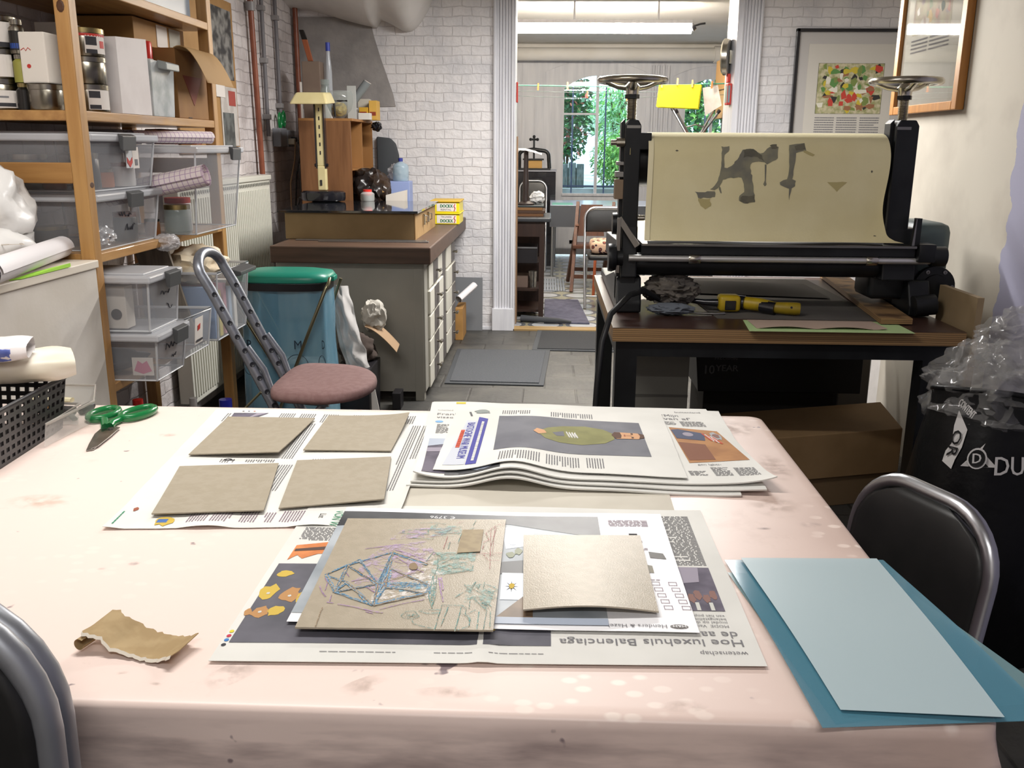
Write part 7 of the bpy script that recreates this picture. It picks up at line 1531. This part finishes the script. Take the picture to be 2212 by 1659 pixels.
# ------------------------------------------------------------------ lamps
m_glow = M('tube_glow', 'fff4e6', r=.5, emit='fff3e2', es=170.)
t = thing('ceiling_lamp', 'long glowing fluorescent ceiling lamp in the back room', 'lamp', (.44, 8.2, 2.27))
b = MB(); b.box(-.30, 1.18, 8.16, 8.24, 2.345, 2.375, .004); b.cyl((.2, 8.2, 2.375), (.2, 8.2, 2.53), .008); b.cyl((.9, 8.2, 2.375), (.9, 8.2, 2.53), .008); b.build('housing', m_trimw, t); MB().cyl((-.32, 8.2, 2.305), (1.175, 8.2, 2.305), .036, n=20).build('diffuser', m_glow, t, smooth=50)
b = MB(); b.cyl((1.176, 8.2, 2.31), (1.20, 8.2, 2.33), .03, n=14); b.tube([(1.20, 8.2, 2.33), (1.25, 8.2, 2.345), (1.29, 8.2, 2.35)], .009, 6); b.build('end_cap', m_bk, t)
for lab, x, y, z in (('ceiling lamp fitting over the big table', -.72, 1.75, 2.36), ('added fitting over the fill light before the doorway', .35, 5.0, 2.40), ('added fitting over the fill light behind the camera', .2, -.7, 2.52)):
    t = thing('ceiling_lamp', lab, 'lamp', (x, y, z)); MB().box(x - .65, x + .65, y - .06, y + .06, z + .012, z + .06, .004).build('housing', m_trimw, t); MB().cyl((x, y, z + .06), (x, y, 2.6), .012).build('rod', m_trimw, t)  # the last two fittings are added, only to carry the fill lights
t = thing('smoke_detector', 'small white box on the back room ceiling above the lamp', 'detector', (.49, 8.45, 2.5)); MB().box(.44, .55, 8.40, 8.50, 2.475, 2.529, .01).build('body', m_trimw, t)

# ------------------------------------------------------------------ back room things
t = thing('draped_table', 'long table under a pale blue and dark grey cloth in the back room', 'table', (.9, 10.15, 0))
MB().box(.03, 1.9, 9.76, 10.69, .73, .755, .003).build('tabletop', M('pale_blue_top', 'c9d6ee', r=.2), t)
MB().box(.026, 1.904, 9.748, 9.759, .53, .752).build('front_cloth', M('dark_cloth_drape', '4b4e54', r=.9, var='42454a', sc=4), t)
for x, y in ((.06, 9.80), (.085, 10.60), (1.8, 9.80), (1.8, 10.60)): MB().cyl((x, y, 0), (x, y, .73), .016).build('leg', m_alu, t, smooth=50)
tag(MB().box(.05, .27, 9.80, 10.10, .756, .762).build('teal_folder', M('teal_card', '6fae9f', r=.6)), 'teal folder lying on the draped table in the back room', 'folder')
tag(MB().blob((-.085, 7.60, .945), (.058, .05, .05), .35, 1.6, 4, 41, ridge=True).build('white_tissue', M('white_tissue', 'd9d9d8', r=.8), smooth=40), 'white crumpled paper lying on the book pile on the side cabinet', 'paper')
# dark side cabinet just inside the door
m_dkw = wood('dark_walnut', '33221b', '281a15', 2, .45)
t = thing('side_cabinet', 'dark brown open cabinet just inside the doorway on the left', 'cabinet', (-.15, 7.55, 0))
b = MB(); b.box(-.33, -.02, 7.28, 7.82, .74, .775); b.box(-.06, -.02, 7.28, 7.33, 0, .74); b.box(-.06, -.02, 7.76, 7.82, 0, .74); b.box(-.33, -.28, 7.28, 7.33, 0, .74); b.box(-.33, -.06, 7.78, 7.82, 0, .74); b.box(-.33, -.06, 7.28, 7.33, .66, .74)
b.build('body', m_dkw, t); MB().box(-.34, .03, 7.25, 7.85, .776, .808, .008).build('top', M('dark_top', '35383c', r=.4), t)
for z in (.05, .22, .43): MB().box(-.33, -.06, 7.34, 7.78, z, z + .02).build('shelf', m_dkw, t)
b = MB(); b.box(-.30, -.075, 7.30, 7.76, .45, .56); b.build('drawer', m_bp, t); b = MB(); b.box(-.30, -.075, 7.298, 7.302, .565, .578); b.build('bright_strip', m_alu, t)
t = thing('brown_board', 'narrow brown panel standing just inside the doorway beside the white door lining', 'panel', (-.24, 7.15, 0)); MB().box(-.247, -.230, 7.07, 7.24, 0, 1.42, .002).build('panel', M('raw_wood_panel', '94765a', r=.7, var='86694e', sc=6, stretch=(1, 1, .2)), t)
t = thing('metal_beaker', 'steel beaker standing on the lower shelf of the dark side cabinet', 'beaker', (-.12, 7.45, .24)); MB().lathe([(.028, 0), (.034, .13), (.032, .13), (.027, .006), (0, .006)], (-.11, 7.42, .241), 20).build('beaker', m_steel, t, smooth=50)
t = thing('brown_box', 'brown wooden box on the lower shelf beside the steel beaker', 'box', (-.22, 7.5, .24)); MB().box(-.29, -.15, 7.40, 7.62, .241, .33).build('box', M('dull_brown_box'), t)
for i, (z, c, dx, lab) in enumerate(((.809, '6d4a2c', 0, 'lowest brown book on the dark side cabinet'), (.833, '4a3324', .01, 'dark book in the middle of the pile on the side cabinet'), (.857, '85603a', -.01, 'tan book near the top of the pile on the side cabinet'), (.881, '2c3436', .0, 'thin dark book topmost on the side cabinet'))):
    t = thing('book', lab, 'book', (-.14, 7.55, z), 'books on the side cabinet'); MB().box(-.28 + dx, -.03 + dx, 7.38, 7.72, z, z + (.022 if i < 3 else .012), .002).build('cover', M('book_' + c, c, r=.6), t)
t = thing('iron_stand', 'dark iron screw column standing on the books just inside the doorway', 'stand', (-.17, 7.5, .894))
MB().lathe([(.07, 0), (.07, .012), (.03, .03), (.022, .10), (.026, .18), (.02, .20), (.018, .42), (0, .42)], (-.175, 7.5, .8935), 18).build('column', M('rusty_iron', '2b1f1c', r=.5), t, smooth=40)
tag(MB().grid(lambda u, v: (-.26 + .21 * u, 7.42 + .16 * v, 1.335 - .06 * max(0, u - .35) ** 1.2 - .03 * abs(v - .5) + .01 * noise.noise(V((u * 5, v * 5, 1)))), 16, 12, .002).build('white_cloth', M('white_rag', 'c9c8c6', r=.8), smooth=60), 'white cloth draped over the top of the iron screw column', 'cloth')
# black cabinet with book press
t = thing('black_cabinet', 'black cabinet under the small iron book press in the back room', 'cabinet', (-.2, 11.0, 0)); MB().box(-.55, .09, 10.72, 11.2, 0, 1.07, .004).build('body', m_bk, t); MB().box(-.56, .10, 10.70, 11.2, 1.071, 1.085).build('top', M('pale_top', '8e8f98', r=.5), t)
t = thing('book_press', 'small black cast iron book press with arched frame on the black cabinet', 'book press', (-.17, 10.9, 1.09))
b = MB(); A = [(-.335, 10.9, 1.10)] + [(-.335, 10.9, 1.24)] + arc((-.275, 10.9, 1.24), .06, 180, 90, 5) + [(-.17, 10.9, 1.315)] + arc((-.055, 10.9, 1.24), .06, 90, 0, 5) + [(.005, 10.9, 1.24), (.015, 10.9, 1.10)]
b.tube(A, .022, 8); b.build('arch', m_iron, t, smooth=60)
b = MB(); b.cyl((-.165, 10.9, 1.20), (-.165, 10.9, 1.42), .011); b.build('screw', m_iron, t); b = MB(); b.tube([(-.205, 10.9, 1.425), (-.125, 10.9, 1.425)], .012, 8); b.blob((-.205, 10.9, 1.425), (.018, .018, .018), 0, 1, 2).blob((-.125, 10.9, 1.425), (.018, .018, .018), 0, 1, 2).blob((-.165, 10.9, 1.455), (.018, .018, .02), 0, 1, 2); b.build('handle', m_iron, t)
b = MB(); b.box(-.29, -.05, 10.80, 11.0, 1.195, 1.212); b.build('platen', m_iron, t); MB().box(-.35, .03, 10.78, 11.02, 1.086, 1.105).build('base', m_iron, t)
t = thing('wooden_block', 'pale wooden block clamped in the small iron book press', 'block', (-.17, 10.9, 1.11)); MB().box(-.27, -.07, 10.82, 10.98, 1.106, 1.193).build('block', M('pale_block', 'b08a4c', r=.6), t)

# folding chairs
m_vin = M('black_vinyl', '161616', r=.42, var='1d1c1c', sc=8); m_ctube = M('satin_chrome', 'b4b5b9', r=.30, m=1)
def folding_chair(label, H, hw=.19, pad_h=.24, folded=False, rc=.11, tube_r=.0125, cat='chair', seat_z=.44, rear=.22, group=None, tube=None):
    """back plane at y=0, front towards -y"""
    t = thing('folding_chair', label, cat, (0, 0, 0), group)
    lean = .02 if folded else .12; zy = lambda z: lean * (z / H - .55)
    P = [(hw, zy(0) - (0 if folded else .28), .0), (hw, zy(seat_z), seat_z)]
    P += [(x, zy(z), z) for x, _, z in arc((hw - rc, 0, H - rc), rc, 0, 90, 8)] + [(x, zy(z), z) for x, _, z in arc((-hw + rc, 0, H - rc), rc, 90, 180, 8)]
    P += [(-hw, zy(seat_z), seat_z), (-hw, zy(0) - (0 if folded else .28), 0)]
    MB().tube(P, tube_r, 14).build('frame', tube or m_ctube, t, smooth=80)
    def pad(u, v):
        z = H - tube_r * .4 - pad_h * (1 - v); e = 1
        w = hw - tube_r * .3
        dz = max(0, z - (H - rc)) / max(rc - tube_r, .01)
        if dz > 0: w = w - rc * .95 * (1 - max(0, 1 - dz * dz) ** .5)
        s = u * 2 - 1
        return (s * w, zy(z) - tube_r - .012 * (1 - s ** 4) * math.sin(PI * min(1, max(0, v))) ** .5, z)
    o = MB().grid(pad, 26, 20).build('backrest', m_vin, t, smooth=80); md = o.modifiers.new('thickness', 'SOLIDIFY'); md.thickness = .022; md.offset = -1
    if folded:
        b = MB(); b.box(-hw + .03, hw - .03, -.05, -.025, .30, .68, .02); b.build('seat', m_vin, t, smooth=50)
        MB().tube([(hw - .03, -.03, 0), (hw - .03, -.03, .62)], .010, 8).build('rear_leg', tube or m_ctube, t, smooth=80); MB().tube([(-hw + .03, -.03, 0), (-hw + .03, -.03, .62)], .010, 8).build('rear_leg', tube or m_ctube, t, smooth=80)
    else:
        b = MB(); b.box(-hw + .015, hw - .015, -.40, .0, seat_z - .02, seat_z + .025, .02); b.build('seat', m_vin, t, smooth=50)
        MB().tube([(hw - .02, rear, 0), (hw - .02, -.02, seat_z - .03), (hw - .02, -.3, seat_z - .03)], .010, 8).build('rear_leg', tube or m_ctube, t, smooth=80); MB().tube([(-hw + .02, rear, 0), (-hw + .02, -.02, seat_z - .03), (-hw + .02, -.3, seat_z - .03)], .010, 8).build('rear_leg', tube or m_ctube, t, smooth=80)
        MB().tube([(hw - .02, rear - .01, .02), (-hw + .02, rear - .01, .02)], .009, 8).build('stretcher', tube or m_ctube, t, smooth=80)
    return t
c = folding_chair('black padded folding chair tucked at the right side of the big table', .772, .152, .30, rc=.105, tube_r=.0135)
c.location = (.625, 1.50, 0); c.rotation_euler = (0, 0, math.radians(-67))
GC = 'folded chairs at the near left corner'
m_dtube = M('satin_grey_chrome', '9a9da3', r=.42, m=.75)
c = folding_chair('farther of the two folded dark chairs standing at the near left corner of the table', .922, .19, .42, True, rc=.13, tube_r=.0140, group=GC, tube=m_dtube); c.location = (-.672, .785, 0)
c = folding_chair('nearer of the two folded dark chairs standing at the near left corner of the table', .955, .19, .42, True, rc=.13, tube_r=.0140, group=GC, tube=m_dtube); c.location = (-.643, .715, 0)
c = folding_chair('chrome framed folding chair with a leopard cushion beyond the doorway', .83, .21, .20, rc=.09); c.location = (.545, 8.15, 0)
c2 = folding_chair('black padded chair behind the draped table in the back room', .97, .15, .30, rc=.09, rear=.10); c2.location = (-.165, 10.575, 0); c2.rotation_euler = (0, 0, 0)
m_leo = M('leopard_print', 'd3ab8e', r=.8)
def _leo():
    N, L, b = nodes(m_leo); tc = N.new('ShaderNodeTexCoord'); v = N.new('ShaderNodeTexVoronoi'); v.inputs['Scale'].default_value = 26; L.new(tc.outputs['Object'], v.inputs[0])
    rp = N.new('ShaderNodeValToRGB'); rp.color_ramp.interpolation = 'CONSTANT'; e = rp.color_ramp.elements; e[0].color = lin('8a4a38'); e[1].position = .26; e[1].color = lin('3a2430'); q = e.new(.42); q.color = lin('dcb79a')
    L.new(v.outputs['Distance'], rp.inputs[0]); L.new(rp.outputs[0], b.inputs['Base Color'])
_leo()
t = thing('leopard_cushion', 'pink and brown leopard print cushion on the folding chair beyond the doorway', 'cushion', (.5, 8.0, .47)); b = MB(); b.box(.37, .72, 7.80, 8.12, .468, .58, .04); b.build('cushion', m_leo, t, smooth=60)
t = thing('wooden_folding_chair', 'brown wooden folding chair with splayed legs behind the leopard cushion', 'chair', (.42, 9.1, 0))
m_bw = wood('brown_chair_wood', '5a3826', '482b1d', 2)
for x in (.27, .62): MB().beam((x - .03, 8.72, 0), (x + .03, 9.15, .82), .03, .05).build('leg', m_bw, t); MB().beam((x - .05, 9.45, 0), (x + .02, 9.02, .62), .03, .05).build('leg', m_bw, t)
MB().hexa([(.30, 9.10, .50), (.56, 9.10, .50), (.56, 9.12, .50), (.30, 9.12, .50)], [(.33, 9.14, .80), (.54, 9.14, .80), (.54, 9.16, .80), (.33, 9.16, .80)]).build('backrest', m_bw, t)
b = MB(); b.box(.25, .66, 8.85, 9.2, .40, .43, .003); b.build('seat', m_bw, t); MB().beam((.25, 8.80, .14), (.62, 8.80, .14), .03, .035).build('rail', m_bw, t); MB().beam((.25, 9.36, .14), (.62, 9.36, .14), .03, .035).build('rail', m_bw, t)
tag(MB().beam((.44, 8.5, 0.0), (.455, 8.56, .47), .022, .03).build('orange_stick', M('orange_wood', 'a0532f', r=.6)), 'reddish wooden stick standing under the leopard cushion', 'stick')
t = thing('rug', 'small purplish grey rug on the floor just beyond the threshold', 'rug', (.05, 7.6, 0)); MB().hexa([(-.012, 7.11, .001), (.345, 7.09, .001), (.29, 8.22, .001), (-.012, 8.22, .001)], [(-.012, 7.11, .014), (.345, 7.09, .014), (.29, 8.22, .014), (-.012, 8.22, .014)], .003).build('pile', M('purple_grey_rug', '595868', r=.95, var='4c4c5c', sc=20, bump=.3, bs=200), t)
t = thing('ribbed_mat', 'ribbed pale grey runner farther inside the back room', 'mat', (.1, 9.0, 0)); b = MB()
for i in range(8): b.box(-.02 + i * .026, .0 + i * .026, 8.75, 9.55, .001, .014, .003)
b.build('ribs', M('ribbed_grey', '8b929c', r=.8), t)
t = thing('rolled_hose', 'dark grey roll lying along the threshold at the side cabinet', 'roll', (-.1, 7.15, 0)); MB().tube([(-.195, 7.16, .030), (-.10, 7.14, .028), (.10, 7.06, .035), (.20, 7.04, .028)], .03, 10, rs=[.028, .025, .018, .010]).build('roll', M('dark_grey_rubber', '3c3e42', r=.7), t, smooth=60)

# line with drying sheets, door jamb things
b = MB(); b.tube([(-1.55, 8.55, 1.885), (.4, 8.52, 1.865), (1.2, 8.5, 1.88), (2.5, 8.5, 1.93)], .006, 6); tag(b.build('clothes_line', M('green_line', '4f8f78', r=.6)), 'thick green drying line across the back room', 'line')
for i, (z, y) in enumerate(((1.83, 8.60), (1.79, 8.68))): tag(MB().tube([(-1.55, y, z + .03), (.45, y, z - .02), (2.5, y, z + .05)], .0022, 5).build('clothes_line', M('dark_line', '4d5a58', r=.6)), ['upper thin drying line below the thick green one', 'lower thin drying line below the thick green one'][i], 'line')
m_yp = M('yellow_paper', 'e6dc1f', r=.6)
for i, (dx, dz, dy, lab) in enumerate(((0, 0, 0, 'front yellow sheet pegged on the drying line'), (.012, -.008, .012, 'rear yellow sheet peeping out behind the front one on the drying line'))):
    tag(MB().hexa([(.945 + dx, 8.49 + dy, 1.695 + dz), (1.31 + dx, 8.485 + dy, 1.682 + dz), (1.31 + dx, 8.487 + dy, 1.682 + dz), (.945 + dx, 8.492 + dy, 1.695 + dz)], [(.962 + dx, 8.49 + dy, 1.878), (1.328 + dx, 8.49 + dy, 1.884), (1.328 + dx, 8.492 + dy, 1.884), (.962 + dx, 8.492 + dy, 1.878)]).build('yellow_sheet', m_yp), lab, 'paper', 'sheets pegged on the line')
tag(MB().grid(lambda u, v: (1.345 + .13 * u + .035 * (1 - v) * (1 - u) + .02 * v * (0) + .045 * (1 - v) * u, 8.50 + .01 * math.sin(u * 3), 1.885 - .03 * (1 - u) - (.235 - .06 * u) * (1 - v)), 10, 10, .001).build('white_sheet', M('smudged_paper', 'cfc9c4', r=.7, var='b5aaa0', sc=9, lo=.5, hi=.75)), 'smudged white sheet hanging crooked beside the yellow sheets', 'paper', 'sheets pegged on the line')
m_peg = M('peg_wood', 'c9a268', r=.6)
for x, z, m_, lab in ((.985, 1.885, m_peg, 'wooden peg at the left corner of the yellow sheets'), (1.12, 1.905, m_peg, 'wooden peg in the middle of the yellow sheets'), (1.25, 1.89, m_peg, 'wooden peg at the right corner of the yellow sheets'), (1.42, 1.88, M('peg_orange', 'c9763c', r=.6), 'orange peg holding the smudged white sheet'), (.16, 1.87, m_peg, 'pale peg on the line before the arched door edge'), (-.10, 1.86, M('peg_orange'), 'orange peg hanging alone near the left end of the line'), (.34, 1.80, M('peg_red', 'd0604a', r=.6), 'reddish peg before the left door pane'), (.70, 1.78, M('peg_orange'), 'orange peg before the right door pane')):
    ty = 8.475 if x > .9 else 8.517 if z > 1.84 else 8.594 if z > 1.79 else 8.674; t = thing('clothes_peg', lab, 'peg', (x, ty, z), 'pegs on the drying lines'); MB().hexa([(x - .007, ty, z - .03), (x + .007, ty, z - .03), (x + .007, ty + .014, z - .03), (x - .007, ty + .014, z - .03)], [(x - .004, ty, z + .03), (x + .008, ty, z + .03), (x + .008, ty + .014, z + .03), (x - .004, ty + .014, z + .03)]).build('peg', m_, t)
t = thing('round_mirror', 'round chrome shaving mirror fixed to the right door lining', 'mirror', (1.27, 7.0, 1.96)); MB().lathe([(.0, 0), (.115, 0), (.125, .01), (.125, .045), (.115, .05), (0, .05)], (1.235, 6.98, 1.975), 36, (1, -.35, 0), sy=1.0).build('rim', m_chrome, t, smooth=40); MB().box(1.27, 1.292, 6.96, 7.0, 1.93, 2.02).build('bracket', m_chrome, t)
t = thing('red_gadget', 'small red and grey object hanging below the round mirror', 'ornament', (1.27, 6.98, 1.83)); MB().box(1.27, 1.291, 6.93, 6.99, 1.80, 1.86, .005).build('body', m_red, t)
t = thing('small_picture', 'small red framed picture on the right door lining below the mirror', 'picture', (1.285, 6.9, 1.65)); MB().box(1.262, 1.2915, 6.86, 6.95, 1.645, 1.79, .004).build('frame', m_red, t); MB().box(1.266, 1.28, 6.8585, 6.8602, 1.66, 1.775).build('picture', M('teal_grey_picture', '73838a', r=.4), t); MB().box(1.2605, 1.2622, 6.868, 6.942, 1.66, 1.775).build('picture', M('teal_grey_picture'), t)
t = thing('red_tag', 'small red tag on the left door lining at shoulder height', 'ornament', (-.235, 6.83, 1.65)); MB().box(-.2345, -.222, 6.82, 6.87, 1.65, 1.79, .005).build('frame', m_red, t)

# clutter at the right of the back room
t = thing('tall_cabinet', 'dark tall cabinet standing at the right of the back room behind the yellow sheets', 'cabinet', (1.5, 9.2, 0)); MB().box(1.08, 1.70, 8.95, 9.45, 0, 1.43, .005).build('body', M('dark_cabinet', '3b4046', r=.6), t)
t = thing('upturned_stool', 'stool lying upside down with four chrome legs on the tall cabinet', 'stool', (1.39, 9.2, 1.43))
MB().lathe([(.15, 0), (.16, .01), (.16, .04), (.15, .05), (0, .05)], (1.40, 9.2, 1.432), 24).build('seat', M('brown_seat', '7a5248', r=.6), t, smooth=40)
for x, y in ((-1, -.45), (1, -.45), (-1, .5), (1, .5)):
    l = MB().cyl((1.40 + x * .07, 9.2 + y * .12, 1.482), (1.40 + x * .20, 9.2 + y * .3, 1.68 + .03 * (y > 0)), .013).build('leg', m_alu, t, smooth=50); MB().cyl((1.40 + x * .19, 9.2 + y * .285, 1.665 + .03 * (y > 0)), (1.40 + x * .206, 9.2 + y * .31, 1.69 + .03 * (y > 0)), .016).build('rubber_cap', m_bp, l)
b = MB(); b.tube([(1.29, 9.13, 1.53), (1.40, 9.13, 1.56), (1.51, 9.13, 1.53)], .006, 6); b.build('brace', m_alu, t)
t = thing('tall_rack', 'dark rack holding cartons in the right corner of the back room', 'rack', (1.9, 9.4, 0)); MB().box(1.72, 2.3, 9.05, 9.6, 0, 1.62, .004).build('body', M('dark_green_rack', '4a524a', r=.7), t)
for z0, z1, x0, c, lab in ((1.621, 1.88, 1.74, 'b89a6e', 'plain lower carton on the dark rack in the back room'), (1.881, 2.16, 1.725, 'b08a58', 'printed upper carton on the dark rack in the back room')):
    t = thing('rack_carton', lab, 'carton', (2.0, 9.3, z0), 'cartons on the dark rack'); MB().box(x0 - .10, x0 + .5, 9.06, 9.5, z0, z1, .003).build('carton', M('rack_carton_' + c, c, r=.8), t)
    if z0 > 1.8: MB().box(1.65, 1.74, 9.0575, 9.059, 1.95, 1.965).build('print_line', m_ink2, t); MB().box(1.66, 1.685, 9.0575, 9.059, 2.02, 2.06).build('print_mark', m_ink2, t)
